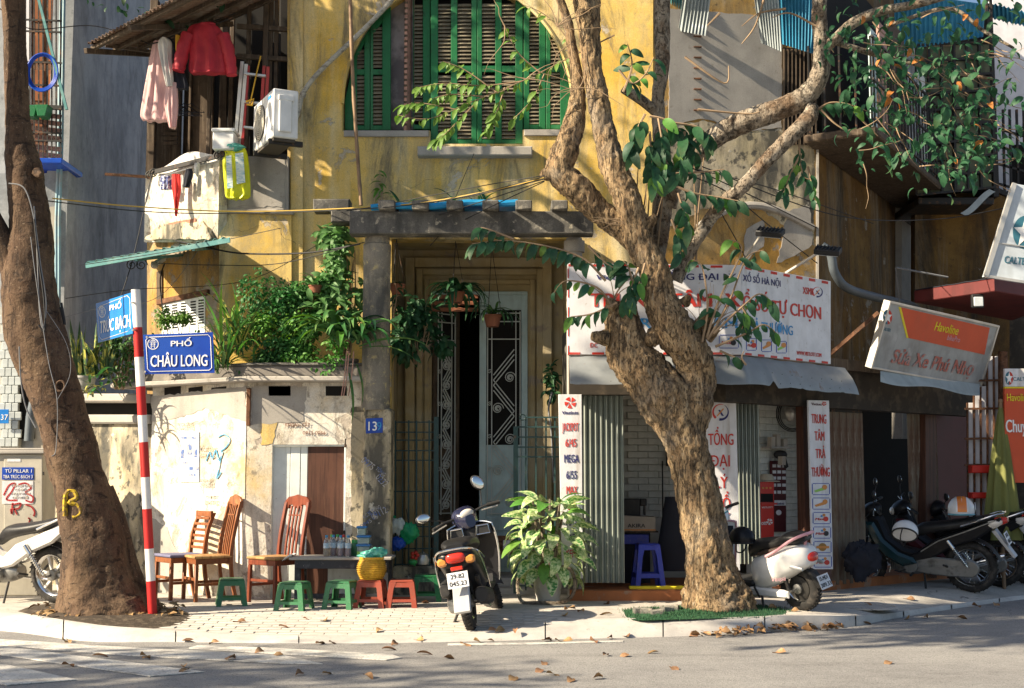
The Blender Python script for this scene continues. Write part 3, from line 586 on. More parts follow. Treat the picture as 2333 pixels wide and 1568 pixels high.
# ------------------------------------------------------------------ road, kerb, pavement
KB=[(-420,1418),(-250,1425),(15,1440),(200,1463),(373,1464),(648,1467),(900,1466),(1268,1458),(1505,1453),(1675,1446),(1804,1436),(1943,1428),(2024,1412),(2160,1389),(2319,1367),(2600,1335),(2900,1305)]
KT=[(-420,1378,0),(-250,1383,0),(15,1397,0),(170,1419,-.01),(330,1435,-.045),(600,1450,-.09),(900,1451,-.095),(1130,1440,-.07),(1268,1416,-.01),(1505,1410,0),(1675,1408,0),(1804,1404,0),(1943,1404,-.03),(2024,1399,-.07),(2160,1380,-.085),(2319,1359,-.09),(2600,1328,-.09),(2900,1300,-.09)]
ZR=-.12
_kb=[(lambda g:(g.x,g.y,g.z))(G(x,y,ZR)) for x,y in KB]
_kt=[(lambda g:(g.x,g.y,g.z))(G(x,y,z)) for x,y,z in KT]
def lerp_at(arr,key,val,k):
 for a,b in zip(arr,arr[1:]):
  if key(a)<=val<=key(b):
   t=(val-key(a))/max(key(b)-key(a),1e-9);return a[k]+(b[k]-a[k])*t
 return arr[0][k] if val<key(arr[0]) else arr[-1][k]
kb=crom(_kb,8);kt=crom(_kt,8)
ang=lambda p:p[0]/p[1]
def kt_at(an):return tuple(lerp_at(kt,ang,an,k) for k in range(3))
def kb_at(an):return tuple(lerp_at(kb,ang,an,k) for k in range(3))
def sstep(t):t=max(0,min(1,t));return t*t*(3-2*t)
def ph(X,Y):
 """height of the pavement"""
 t=kt_at(X/Y);d=Y-t[1]
 return t[2]*(1-sstep(d/1.1))+.004*mnoise.noise((X*1.3,Y*1.3,0))
def road_z(X,Y):return ZR
A0,A1=ang(kt[0])+.002,ang(kt[-1])-.002
NA=150
mb=MB()
def _pv(u,v):
 a=A0+(A1-A0)*u;t=kt_at(a);y=t[1]+.0+(30-t[1])*v**3
 x=a*y;return (x,y,ph(x,y))
mb.grid(_pv,NA,40)
pavement=mk('pavement',mb,MAT['pave'],kind='structure',sm=60)
mb=MB()
mb.grid(lambda u,v:(-70+140*u,-45+95*v,ZR+.004*mnoise.noise(((-70+140*u)*.3,(-45+95*v)*.3,5))),90,60)
road=mk('road',mb,MAT['asphalt'],kind='structure')
mb=MB()
mb.grid(lambda u,v:(-200+400*u,-200+400*v,ZR-.25),4,4)
mk('ground',mb,MAT['asphalt'],kind='structure')
# kerb stones: sloping pieces with open joints over a bed
kerb=MB()
kerb.grid(lambda u,v:(lambda a:tuple(Vector(kt_at(a)).lerp(Vector(kb_at(a)),v)+Vector((0,.02*(1-v),-.03))))(A0+(A1-A0)*u),120,2)
kerb=mk('kerb',kerb,MAT['mortar'],kind='structure')
def kerb_piece(a0,a1):
 m=MB();rows=[]
 n=6
 for i in range(n+1):
  a=a0+(a1-a0)*i/n;t=Vector(kt_at(a));b=Vector(kb_at(a));dz=t.z-b.z
  out=(b-t);out.z=0;L=max(out.length,.02);out.normalize()
  r=[]
  for q,hz in ((-.10,t.z+.004),(0.0,t.z+.006),(.16,t.z-.10*dz),(.55,b.z+.60*dz),(.86,b.z+.22*dz),(1.0,b.z-.03)):
   p=t+out*(L*q if q>0 else q);r.append((p.x,p.y,hz+.004*mnoise.noise((p.x*3,p.y*3,2))))
  r+=[(r[-1][0],r[-1][1]+.03,b.z-.06),(r[0][0],r[0][1],b.z-.06)]
  rows.append(r)
 return m.rings(rows)
 # piece ends, roughly every metre along the kerb
a=A0;ks=[]
while a<A1:
 p=Vector(kb_at(a));b=a+.02
 while (Vector(kb_at(b))-p).length<1.0 and b<A1:b+=.004
 ks.append((a+.0005,min(b,A1)-.0005));a=b
for i,(x,y) in enumerate(ks):
 mk('kerb_stone',kerb_piece(x,y),MAT['kerb'],kerb,sm=50)
 # paving blocks in the sunny middle
proto=None ;npv=0;rest=MB()
pb=MB().box(-.0994,.0994,-.0494,.0494,-.04,0,.004)
cells=[]
for r_ in range(22):
 yy=10.95+r_*.1
 for c_ in range(-19,10):
  xx=c_*.2+(.1 if r_%2 else 0)
  t=kt_at(xx/yy)
  if yy-.06<t[1]+.10 or yy>12.75-.25*abs(mnoise.noise((xx,3,1))):continue
  if Vector((xx,yy)).length and ((xx-1.4)**2+(yy-12.2)**2)<.9:continue
  cells.append((yy,xx))
cells.sort()
for i,(yy,xx) in enumerate(cells):
 z=ph(xx,yy)+.0025+random.uniform(-.0008,.0008)
 M=Matrix.Translation((xx,yy,z))@Matrix.Rotation(random.uniform(-.012,.012),4,'Z')@Matrix.Rotation(random.uniform(-.015,.015),4,'X')@Matrix.Rotation(random.uniform(-.01,.01),4,'Y')
 if i<298:
  if proto is None:
   proto=mk('paver',pb,MAT['paver'],pavement,w=False);proto.matrix_local=M
  else:inst(proto,pavement,M=M)
 else:
  rest.add(pb.v,pb.f,M)
if rest.v:mk('paver_field',rest,MAT['paver'],pavement,kind='stuff')
# zebra stripes
def stripe(pts):
 m=MB();n=len(pts);g=[G(x,y,ZR+.008) for x,y in pts]
 m.add([tuple(p) for p in g]+[(p.x,p.y,p.z-.006) for p in g],[tuple(range(n))]+[(i,(i+1)%n,n+(i+1)%n,n+i) for i in range(n)])
 return mk('crossing_stripe',m,MAT['roadpaint'],road)
stripe([(-160,1446),(15,1473),(466,1530),(342,1540),(15,1493),(-200,1466)])
stripe([(-60,1452),(230,1471),(650,1493),(735,1512),(650,1511),(300,1493),(-60,1464)])
stripe([(450,1470),(600,1475),(890,1490),(915,1498),(880,1503),(583,1486),(430,1476)])
stripe([(-200,1490),(15,1514),(175,1548),(15,1560),(-220,1520)])
stripe([(1020,1466),(1200,1464),(1420,1459),(1420,1462),(1200,1468),(1020,1470)])
# soil pit round the left tree
def blob(name,pts,mat,lift,rough,n=22,kind='stuff',parent=None,cat=None):
 c=Vector((sum(p.x for p in pts),sum(p.y for p in pts),0))/len(pts)
 ring=crom([tuple(p) for p in pts]+[tuple(pts[0])],6)
 m=MB()
 def f(u,v):
  k=u*(len(ring)-1);i=min(int(k),len(ring)-2);q=Vector(ring[i]).lerp(Vector(ring[i+1]),k-i)
  p=c.lerp(Vector((q.x,q.y,0)),v)
  return (p.x,p.y,ph(p.x,p.y)+lift*(1-v**4)+.001+rough*mnoise.noise((p.x*9,p.y*9,3))*(1-v))
 m.grid(f,60,n)
 return mk(name,m,mat,parent,kind=kind)
soil=blob('soil',[G(40,1393),G(120,1409),G(230,1420),G(345,1420),G(425,1408),G(425,1394),G(340,1380),G(200,1372),G(90,1378)],MAT['soil'],.035,.03)
turf=blob('artificial_grass',[G(1420,1390),G(1440,1412),G(1540,1412),G(1650,1409),G(1760,1405),G(1792,1394),G(1770,1384),G(1720,1380),G(1600,1378),G(1480,1388)],MAT['turf'],.022,.012)
gm=MB();rr=random.Random(5)
gv=turf.data.vertices
for i in range(5200):
 v=gv[rr.randrange(len(gv))].co;x=v.x+rr.uniform(-.05,.05);y=v.y+rr.uniform(-.05,.05);z=v.z;h=rr.uniform(.012,.03);a=rr.uniform(0,6.3);dx,dy=math.cos(a)*.004,math.sin(a)*.004
 lx,ly=rr.uniform(-.012,.012),rr.uniform(-.012,.012)
 gm.add([(x-dx,y-dy,z-.003),(x+dx,y+dy,z-.003),(x+lx,y+ly,z+h)],[(0,1,2)])
mk('grass_blades',gm,MAT['turf'],turf,kind='stuff',flat=True)
# ------------------------------------------------------------------ the yellow house
FY=14.8
def pz(pts,Y):return [(p.x,p.z) for p in (P(x,y,Y) for x,y in pts)]
def slabp(m,pts,Y,th=.25,ch=0.0):
 """polygon given in reference pixels at depth Y, pushed th away from the street"""
 return m.prism(pz(pts,Y),Y,Y+th,ch)
house=thing('yellow_house','old yellow stucco house with green arched shutters above a dark recessed doorway','house',(-1.2,15.2,0))
ARC=[(1042+262*math.cos(t),236-282*math.sin(t)) for t in [math.pi-i*math.pi/28 for i in range(29)]]
m=MB()
slabp(m,[(655,1340),(655,-260),(775,-260),(775,1340)],FY)
slabp(m,[(775,298),(780,298)]+ARC[:15]+[(1042,-260),(775,-260)],FY)
slabp(m,[(1304,298),(1310,298),(1310,-260),(1042,-260)]+ARC[14:],FY)
slabp(m,[(775,298),(980,298),(980,328),(1191,328),(1191,296),(1310,296),(1310,545),(775,545)],FY)
slabp(m,[(775,545),(892,545),(892,1340),(775,1340)],FY)
slabp(m,[(1310,-260),(1488,-260),(1488,780),(1310,780)],FY)
slabp(m,[(1290,545),(1310,545),(1310,1340),(1290,1340)],FY)
mk('facade_wall',m,MAT['yellow'],house,flat=True)
# bright pilaster edge where the bay ends
m=MB();slabp(m,[(664,1340),(660,-260),(690,-260),(690,1340)],FY-.05,.05,.004)
mk('pilaster',m,MAT['yellow'],house,flat=True)
# plaster patches, cracks of bare cement standing a little proud
def patch(pts,Y,mat,par,th=.006,wall=None,name='plaster_patch',seed=1,jag=5):
 r2=random.Random(seed);q=[]
 for i in range(len(pts)):
  (x0,y0),(x1,y1)=pts[i],pts[(i+1)%len(pts)]
  n=max(2,int(math.hypot(x1-x0,y1-y0)/9))
  for k in range(n):
   t=k/n;q.append((x0+(x1-x0)*t+r2.uniform(-jag,jag)*.5,y0+(y1-y0)*t+r2.uniform(-jag,jag)*.5))
 m=MB()
 if wall is None:m.prism(pz(q,Y),Y-th,Y+.004)
 else:m.prism([wall.uz(x,y) for x,y in q],-th,.004,M=wall.M())
 return mk(name,m,mat,par,flat=True)
 # sills
m=MB();slabp(m,[(951,333),(1213,333),(1213,354),(951,354)],FY-.15,.17,.012)
mk('window_sill',m,MAT['cement'],house)
m=MB();slabp(m,[(783,297),(976,297),(976,311),(783,311)],FY-.03,.05,.006);slabp(m,[(1194,295),(1300,295),(1300,309),(1194,309)],FY-.03,.05,.006)
mks('sill_edge',m,MAT['cement'],house)
# arch rim (thickness of the wall is the reveal)
m=MB();arc3=[P(x,y,FY-.012) for x,y in ARC];m.tube([p+Vector((0,.01,0)) for p in arc3],.022,6);mk('arch_rim',m,MAT['yellow'],house)
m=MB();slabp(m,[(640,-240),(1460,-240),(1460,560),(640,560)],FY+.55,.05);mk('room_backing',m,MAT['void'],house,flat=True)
# shutters -------------------------------------------------------------
SY=FY+.10
slat_p=None
def shutter(x0,x1,ytop,ybot,cols,rails,Y=SY,tone='shutter',spacing=8.6,ymin=6,stufft=False):
 """leaf frame with slat columns; cols: list of (xa, xb[, yt]) in pixels"""
 global slat_p
 b0=P((x0+x1)/2,ybot,Y)
 m=MB();th=.04
 fr=[]
 xs=[x0]+[v for c in cols for v in (c[0],c[1])]+[x1]
 for i in range(0,len(xs),2):slabp(m,[(xs[i]+.4,ytop),(xs[i+1],ytop),(xs[i+1],ybot),(xs[i]+.4,ybot)],Y,th,.004)
 for c in cols:
  for ra,rb in rails:slabp(m,[(c[0],ra),(c[1],ra),(c[1],rb),(c[0],rb)],Y+.003,th-.006,.003)
 sh=mk('shutter',m,MAT[tone],house)
 rest=MB()
 for c in cols:
  y=ybot-(rails[-1][1]-rails[-1][0])-4 if rails else ybot-4
  tops=c[2] if len(c)>2 else ymin
  while y>max(tops,ytop+6):
   if not any(ra-4<y<rb+4 for ra,rb in rails):
    p=P((c[0]+c[1])/2,y,Y+.02);wd=(c[1]-c[0])/F*Y
    if stufft:
     rest.box(-wd/2,wd/2,-.0035,.0035,-.026,.026,0,Matrix.Translation(p)@Matrix.Rotation(R(-42),4,'X'))
    else:
     M=wmat(sh).inverted()@Matrix.Translation(p)@Matrix.Rotation(R(-42)+random.uniform(-.07,.07),4,'X')@Matrix.Diagonal((wd,1,1,1))
     if slat_p is None:
      slat_p=mk('slat',MB().box(-.5,.5,-.0035,.0035,-.026,.026,0),MAT['slat'],sh,w=False,flat=True);slat_p.matrix_local=M
     else:inst(slat_p,sh,M=M)
   y-=spacing
 if rest.v:mk('slat_bank',rest,MAT['slat'],sh,kind='stuff',flat=True)
 return sh
RL=[(150,164),(318,328)]
shutter(981,1086,-20,327,[(998,1027),(1042,1074)],RL)
shutter(1087,1191,-20,327,[(1098,1128),(1143,1174)],RL)
shutter(1193,1243,-20,294,[(1206,1228)],[(150,164),(284,294)])
shutter(1244,1302,-20,294,[(1254,1276)],[(150,164),(284,294)],stufft=True)
shutter(941,980,-20,295,[(943,963)],[(284,294)],Y=SY+.06)
# left leaves follow the arch
def arc_leaf(x0,x1,col,ytf,Y):
 m=MB();n=8
 top=[(x0+(x1-x0)*i/n,ytf(x0+(x1-x0)*i/n)) for i in range(n+1)]
 c0,c1=col
 for a,b in ((x0,c0),(c1,x1)):
  q=[(x,ytf(x)) for x in (a,(a+b)/2,b)]
  slabp(m,q+[(b,296),(a,296)],Y,.04,.003)
 for ya,yb in ((286,296),(158,170)):slabp(m,[(c0,ya),(c1,ya),(c1,yb),(c0,yb)],Y+.003,.03,.003)
 q=[(c0,ytf(c0)),(c1,ytf(c1)),(c1,ytf(c1)+26),(c0,ytf(c0)+30)]
 slabp(m,q,Y+.003,.03,.003)
 sh=mk('shutter',m,MAT['shutter'],house)
 y=280
 while y>ytf((c0+c1)/2)+30:
  if not 154<y<174:
   p=P((c0+c1)/2,y,Y+.02);wd=(c1-c0)/F*Y
   inst(slat_p,sh,M=wmat(sh).inverted()@Matrix.Translation(p)@Matrix.Rotation(R(-42),4,'X')@Matrix.Diagonal((wd,1,1,1)))
  y-=8.6
def arcy(x):
 d=(x-1042)/262
 return 236-282*math.sqrt(max(0,1-d*d))+2
arc_leaf(803,843,(813,830),arcy,SY+.02)
arc_leaf(844,890,(850,871),arcy,SY)
m=MB();slabp(m,[(786,230),(803,150),(803,296),(786,296)],SY+.04,.03);mk('shutter_edge',m,MAT['shutter'],house)
m=MB();slabp(m,[(885,20),(945,-20),(945,296),(885,296)],SY+.12,.02);mk('window_screen',m,MAT['mesh'],house)
# open faded leaf seen edge-on
e0,e1=P(923,296,SY-.02),P(937,292,SY+.12)
m=MB();m.bar((e0.x,SY-.02,e0.z+.9),(e1.x,SY+.2,e0.z+.9),.035,1.95,ch=.004);op=mk('open_shutter_edge',m,MAT['pink_wood'],house)
m=MB()
for i in range(26):m.box(e0.x-.02,e0.x+.02,SY-.024,SY-.012,e0.z+.05+i*.066,e0.z+.075+i*.066)
mk('slat_gap',m,MAT['wood_old'],op,flat=True)
# the canted bay at the house corner ----------------------------------
WC=wall2(335,15.62,500,14.72)
BYF=14.72
m=MB()
def wpoly(m,W,pts,n0=0.0,n1=.25,ch=0.0):return m.prism([W.uz(x,y) for x,y in pts],n0,n1,ch,M=W.M())
wpoly(m,WC,[(335,1340),(335,545),(500,548),(500,1340)])
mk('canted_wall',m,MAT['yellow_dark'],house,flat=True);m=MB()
# concave flare under the parapet
def flare(u,v):
 x=332+168*u;yt=398-34*u;yb=552
 y=yt+(yb-yt)*v;bow=.13*(1-math.cos(max(0,(v-.45)/.55)*math.pi/2)) if v>.45 else 0
 p=WC.hit(x-4*v,y,-.14+bow);return tuple(p)
m.sheet(flare,8,14,.12,tuple(WC.n))
mk('bay_parapet',m,MAT['cream'],house,sm=50)
m=MB()
slabp(m,[(500,356),(657,356),(657,480),(500,480)],BYF-.02,.2,.006)
mk('bay_parapet_panel',m,MAT['cement'],house)
m=MB();slabp(m,[(499,480),(664,480),(664,1340),(499,1340)],BYF,.25)
mk('bay_wall',m,MAT['yellow'],house,flat=True)
m=MB();slabp(m,[(497,474),(668,478),(668,488),(497,484)],BYF-.05,.08,.01);mk('bay_ledge',m,MAT['cement'],house)
patch([(505,362),(650,362),(648,472),(560,470),(506,476)],BYF-.02,MAT['cement'],house,seed=3)
patch([(372,515),(470,505),(490,546),(336,548)],0,MAT['mould'],house,wall=Wall(WC.o.x-WC.n.x*.07,WC.o.y-WC.n.y*.07,WC.a),seed=4,th=.05)
# laid-bare bricks in the flare
bk=MB().box(-.1,.1,-.012,.02,-.03,.03,.008);bp_=None
for i,(x,y) in enumerate([(404,522),(424,518),(446,516),(396,512),(416,508),(436,505),(428,529),(408,532)]):
 M=wmat(house).inverted()@Matrix.Translation(WC.hit(x,y,-.105))@Matrix.Rotation(WC.a,4,'Z')
 if bp_ is None:bp_=mk('brick',bk,MAT['red_brick'],house,w=False);bp_.matrix_local=M
 else:inst(bp_,house,M=M)
 # loggia above the parapet: back wall, posts, doors, roof
m=MB();m.prism([WC.uz(330,400),WC.uz(330,-200),WC.uz(510,-200),WC.uz(510,380)],1.0,1.05,M=WC.M());slabp(m,[(500,-200),(664,-200),(664,360),(500,360)],BYF+1.0,.05)
mk('loggia_back_wall',m,MAT['void'],house,flat=True)
m=MB()
for x,wx in ((343,.10),(600,.06)):
 b=P(x,380,BYF+.1) if x>500 else WC.hit(x,400,.08);m.bar(b,b+Vector((0,0,2.2)),wx,wx,ch=.008)
mks('loggia_post',m,MAT['wood_old'],house)
m=MB()
for x,wx,n in ((368,.16,.5),(385,.05,.45),(398,.14,.5),(430,.03,.3),(452,.20,.4),(478,.05,.35),(505,.09,.5),(523,.05,.5),(425,.1,.7)):
 b=WC.hit(x,390,n);m.bar(b,b+Vector((0,0,2.1)),wx,.05,ch=.006)
mks('loggia_door_board',m,MAT['wood_old'],house)
m=MB()
for x in (474,561,625,612):
 b=P(x,360,BYF+.16);m.bar(b,b+Vector((0,0,1.9)),.045,.045,ch=.006)
for y in (128,60):m.bar(P(540,y,BYF+.12),P(658,y+8,BYF+.12),.05,.05)
mks('loggia_rail',m,MAT['wood_old'],house)
m=MB();p=WC.hit(389,240,.3)
for i in range(18):m.box(p.x-.09,p.x+.09,p.y,p.y+.02,p.z-.5+i*.06,p.z-.46+i*.06,M=None)
mk('louvre',m,MAT['wood_old'],house,flat=True)
# tin roof over the loggia
def quad(A,B,C,D):return lambda u,v:(Vector(A).lerp(Vector(B),u)).lerp(Vector(D).lerp(Vector(C),u),v)
RA,RB,RC,RD=P(200,101,14.5),P(420,-14,13.5),P(690,-40,14.6),P(360,112,15.7)
qf=quad(RA,RB,RC,RD);qn=(RB-RA).cross(RD-RA).normalized()
m=MB();m.sheet(lambda u,v:tuple(qf(u,v)+qn*.018*math.sin(u*2*math.pi*26)),208,6,.004,tuple(qn))
roof=mk('tin_roof',m,MAT['tin_rust'],house,sm=80)
m=MB()
for t in (.06,.36,.66,.95):m.bar(qf(.0,t)-Vector((0,0,.05)),qf(1,t)-Vector((0,0,.05)),.05,.05,ch=.005)
for t in (.02,.5):m.bar(qf(t,-.05)-Vector((0,0,.09)),qf(t,1.05)-Vector((0,0,.09)),.05,.06,ch=.005)
m.bar(P(240,104,14.8),P(420,128,15.2),.035,.035)
mks('roof_batten',m,MAT['wood_old'],house)
# iron clothes rail with scrolls along the parapet top
r0,r1=WC.hit(352,392,-.22),WC.hit(512,352,-.22)
m=MB();m.bar(r0+(r0-r1)*.02,r1,.03,.05)
def scroll(m,c,s_,M=None,turns=1.8,r=.008):
 pts=[Vector((math.cos(t)*s_*(1-t/(turns*7.5)),0,math.sin(t)*s_*(1-t/(turns*7.5)))) for t in [i*turns*2*math.pi/26 for i in range(27)]]
 m.tube([Vector(c)+(M@q if M is not None else q) for q in pts],r,6)
for x,y in ((350,395),(341,400),(497,355),(505,350)):scroll(m,WC.hit(x,y,-.24),.06)
mk('balcony_rail',m,MAT['iron'],house)
m=MB();m.bar(P(239,397,15.3),P(346,404,15.4),.03,.03);mk('rail_stub',m,MAT['rust'],house)
m=MB();m.grid(lambda u,v:tuple(WC.hit(360+140*u,386-34*u+16*v-22*(1-v)*math.sin(u*3.1)**2,-.16+.02*math.sin(9*u))),14,4);mk('parapet_sheet',m,MAT['cloth_white'],house)
# small window under the awning
m=MB();wpoly(m,WC,[(370,690),(468,668),(468,800),(370,800)],-.01,.05,.004);win=mk('low_window',m,MAT['white_board'],house)
m=MB()
for cx in (381,400,420,442,460):
 for k in range(9):
  y=700-(cx-370)*.18+k*6.4;q=[WC.uz(cx-6,y),WC.uz(cx+6,y-1.4),WC.uz(cx+6,y+2),WC.uz(cx-6,y+3.4)]
  m.prism(q,-.013,-.008,M=WC.M())
mks('louvre_slit',m,MAT['void'],win,flat=True)
m=MB();wpoly(m,WC,[(362,684),(478,660),(478,672),(362,696)],-.04,.02,.006);mk('window_lintel',m,MAT['rust'],house)
m=MB();wpoly(m,WC,[(360,620),(372,616),(372,690),(360,692)],-.02,.02);mk('downpipe_stub',m,MAT['wood_old'],house)
# recessed doorway -----------------------------------------------------
DY=15.55
def xat(x,Y):return (x-CX)/F*Y
m=MB()
z1=P(900,545,FY).z
for x in (892,1290):
 X=xat(x,FY);s_=-1 if x<1000 else 1
 m.box(X,X+s_*.25,FY+.25,DY+.1,-.1,z1+.5)
m.box(xat(880,FY),xat(1300,FY),FY+.25,DY+.1,z1,z1+.2)
mk('porch_wall',m,MAT['frame_plaster'],house,flat=True)
m=MB()
slabp(m,[(880,520),(985,520),(985,1345),(880,1345)],DY,.25)
slabp(m,[(1202,520),(1310,520),(1310,1345),(1202,1345)],DY,.25)
slabp(m,[(985,520),(1202,520),(1202,664),(985,664)],DY,.25)
mk('door_wall',m,MAT['frame_plaster'],house,flat=True)
for k,(xa,xb,yt,wd,pr) in enumerate([(922,1258,586,22,.10),(948,1237,612,14,.07),(966,1220,636,12,.04)]):
 m=MB()
 slabp(m,[(xa,yt),(xa+wd,yt),(xa+wd,1338),(xa,1338)],DY-pr,pr+.02,.01)
 slabp(m,[(xb-wd,yt),(xb,yt),(xb,1338),(xb-wd,1338)],DY-pr,pr+.02,.01)
 slabp(m,[(xa+wd,yt),(xb-wd,yt),(xb-wd,yt+wd),(xa+wd,yt+wd)],DY-pr+.002,pr+.016,.01)
 mk('door_surround',m,MAT['frame_plaster'],house)
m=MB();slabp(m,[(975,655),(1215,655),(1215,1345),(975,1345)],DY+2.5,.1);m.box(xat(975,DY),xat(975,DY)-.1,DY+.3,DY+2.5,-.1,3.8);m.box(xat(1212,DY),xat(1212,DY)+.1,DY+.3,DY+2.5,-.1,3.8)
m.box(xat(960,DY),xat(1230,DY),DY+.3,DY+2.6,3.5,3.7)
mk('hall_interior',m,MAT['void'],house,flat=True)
# door leaves
def door_leaf(x0,x1,yt,yb,hinge,angle,tone='door_blue'):
 a,b=P(x0,yb,DY-.03),P(x1,yt,DY-.03);wd=b.x-a.x;ht=b.z-a.z
 hx=a.x if hinge=='l' else b.x
 M=Matrix.Translation((hx,DY-.03,a.z))@Matrix.Rotation(angle,4,'Z')@Matrix.Translation((0 if hinge=='l' else -wd,0,0))
 m=MB();s_=.13*wd
 s1=s_*1.1
 m.box(0,s1,0,.05,0,ht,.005);m.box(wd-s_,wd,0,.05,0,ht,.005)
 for z0,z1_ in ((0,.16),(.62,.78),(ht-.2,ht)):m.box(s1,wd-s_,.003,.047,z0,z1_,.004)
 m.xf(M);leaf=mk('door_leaf',m,MAT[tone],house)
 m=MB();m.box(s1,wd-s_,.022,.034,.16,.62);m.box(s1,wd-s_,.022,.034,.78,1.62);m.box(s1+.04,wd-s_-.04,.012,.03,.2,.58,.006);m.xf(M);mk('door_panel',m,MAT[tone],leaf)
 m=MB();m.box(s1,wd-s_,.028,.034,1.62,ht-.2);m.xf(M);mk('door_glass',m,MAT['void'],leaf,flat=True)
 m=MB();cx=wd/2;gl,gr=s1+.015,wd-s_-.015;gw=gr-gl
 for x in (gl+.0,gl+.05,gr-.05,gr):m.bar((x,.008,.8),(x,.008,ht-.22),.012,.012)
 for z in (.82,ht-.55,ht-.24,ht-.34):m.bar((gl,.006,z),(gr,.006,z),.012,.012)
 z=.86;step=gw*.95;d=1;zs=[]
 while z+step<ht-.5:
  xa,xb=(gl+.07,gr-.07) if d>0 else (gr-.07,gl+.07)
  for o_ in (0,.06,.12):m.bar((xa,.004,z+o_),(xb,.004,z+step+o_-.06),.014,.012)
  zs.append((z,d));z+=step;d=-d
 for (z,d) in zs[::1]:
  c=(gr-.12 if d>0 else gl+.12,.004,z+step*.25)
  for q in (0,1):scroll(m,(c[0],.004,c[2]+q*.0),.07 if q==0 else .04,r=.006)
 for i in range(5):scroll(m,(gl+.025,.004,.95+i*(ht-1.5)/5),.028,r=.004,turns=1.4)
 m.xf(M);mk('ironwork',m,MAT['door_iron'],leaf)
 return leaf
door_leaf(1091,1202,668,1332,'r',0)
door_leaf(985,1062,668,1332,'l',R(38),'wood_old')
m=MB();slabp(m,[(985,664),(1202,664),(1202,672),(985,672)],DY-.05,.1,.005);mk('door_head',m,MAT['door_blue'],house)
m=MB();m.box(xat(930,15),xat(1290,15),14.55,DY+.3,-.05,.14,.012);m.box(xat(930,15),xat(1290,15),14.2,14.6,-.05,.06,.012);mk('door_step',m,MAT['cement'],house)
m=MB();p=P(1030,690,DY-.5)
for i in range(3):m.box(p.x-.28,p.x+.3,p.y,p.y+.03,p.z-.1+i*.075,p.z-.055+i*.075,.004)
mk('wooden_rack',m,MAT['terracotta'],house)
# ------------------------------------------------------------------ concrete pergola over the door
PY=13.4
perg=thing('concrete_pergola','blackened concrete pergola on a round pillar over the doorway','pergola',P(858,1358,13.75))
m=MB();slabp(m,[(796,481),(1352,481),(1352,533),(796,533)],PY,.22,.012);mk('beam',m,MAT['concrete_old'],perg)
m=MB();slabp(m,[(754,478),(822,478),(822,506),(754,506)],PY+.25,.25,.012);mk('beam_stub',m,MAT['concrete_old'],perg)
m=MB();slabp(m,[(713,453),(796,453),(796,479),(713,479)],PY+.55,.25,.012);mk('beam_stub',m,MAT['concrete_old'],perg)
rp=None
for x in (883,959,1037,1118,1193,1274):
 b=P(x,478,PY+.0)
 M=wmat(perg).inverted()@Matrix.Translation((b.x,PY-.13,b.z))
 if rp is None:rp=mk('rafter',MB().box(-.085,.085,0,FY-PY+.13,-.02,.075,.01),MAT['concrete_old'],perg,w=False);rp.matrix_local=M
 else:inst(rp,perg,M=M)
m=MB();c=P(858,700,13.62)
zb,zt=P(858,935,13.62).z,P(858,533,13.62).z
rpx=32/F*13.62
m.lathe([(rpx*1.02,0),(rpx*1.0,.8),(rpx*.98,zt-zb-.32),(rpx*1.0,zt-zb-.31),(rpx*1.0,zt-zb-.12),(rpx*.9,zt-zb-.11),(rpx*.9,zt-zb)],32,Matrix.Translation((c.x,13.62,zb)))
mk('pillar',m,MAT['pillar'],perg)
m=MB();pp=P(860,1000,13.6);m.box(xat(829,13.52),xat(891,13.52),13.52,13.95,-.1,zb+.02,.015);mk('pier',m,MAT['mould'],perg)
m=MB();c=P(1309,700,13.75);zt2=P(1309,533,13.75).z;m.lathe([(.085,0),(.085,zt2)],20,Matrix.Translation((c.x,13.75,-.05)));m.lathe([(.11,0),(.11,.12)],20,Matrix.Translation((c.x,13.75,zt2-.2)));mk('slim_pillar',m,MAT['cement'],perg)
# tarp over the rafters
t0,t1=P(850,497,PY+.2),P(1180,484,PY+.2)
m=MB();m.sheet(lambda u,v:(t0.x+(t1.x-t0.x)*u,PY+.02+1.2*v,t0.z+(t1.z-t0.z)*u+.075+.02*math.sin(u*14)+.05*v+.012*math.sin(v*9+u*5)),50,10,.006,(0,0,1))
m.tube([(t0.x+(t1.x-t0.x)*i/12,PY+.0,t0.z+(t1.z-t0.z)*i/12+.07+.012*math.sin(i)) for i in range(13)],.035,8)
tag(mk('tarp',m,MAT['tarp'],at=(t0.x,PY,t0.z)),'bright blue tarpaulin lying on the pergola rafters','tarpaulin')
# ------------------------------------------------------------------ garden wall with planter ledge
WL=wall2(330,14.6,560,13.75)
gw=thing('garden_wall','peeling cream garden wall with a planter ledge and a small boarded door','wall',P(600,1360,13.8))
m=MB()
u0,uc=WL.uz(190,1000)[0],WL.uz(560,1000)[0]
ztop=P(600,872,13.75).z
m.prism([(WL.uz(345,1000)[0],-.15),(WL.uz(345,1000)[0],ztop),(uc,ztop),(uc,-.15)],0,.3,M=WL.M())
Xc=WL.hit(560,1000).x
m.box(Xc,xat(622,13.75),13.75,14.05,-.15,ztop);m.box(xat(791,13.75),xat(832,13.75),13.75,14.05,-.15,ztop)
m.box(xat(622,13.75),xat(791,13.75),13.75,14.05,P(700,1013,13.75).z,ztop)
mk('wall_body',m,MAT['cream'],gw,flat=True)
m=MB();zl=P(250,960,14.7).z
ul,ur=WL.uz(120,1000)[0],WL.uz(345,1000)[0]
m.prism([(ul,-.15),(ul,zl),(ur,zl),(ur,-.15)],.02,.3,M=WL.M());mk('low_wall',m,MAT['mould'],gw,flat=True)
m=MB()
for y0,y1,n in ((898,918,-.12),(945,966,-.05)):wpoly(m,WL,[(150,y0),(344,y0),(344,y1),(150,y1)],n,.3,.02)
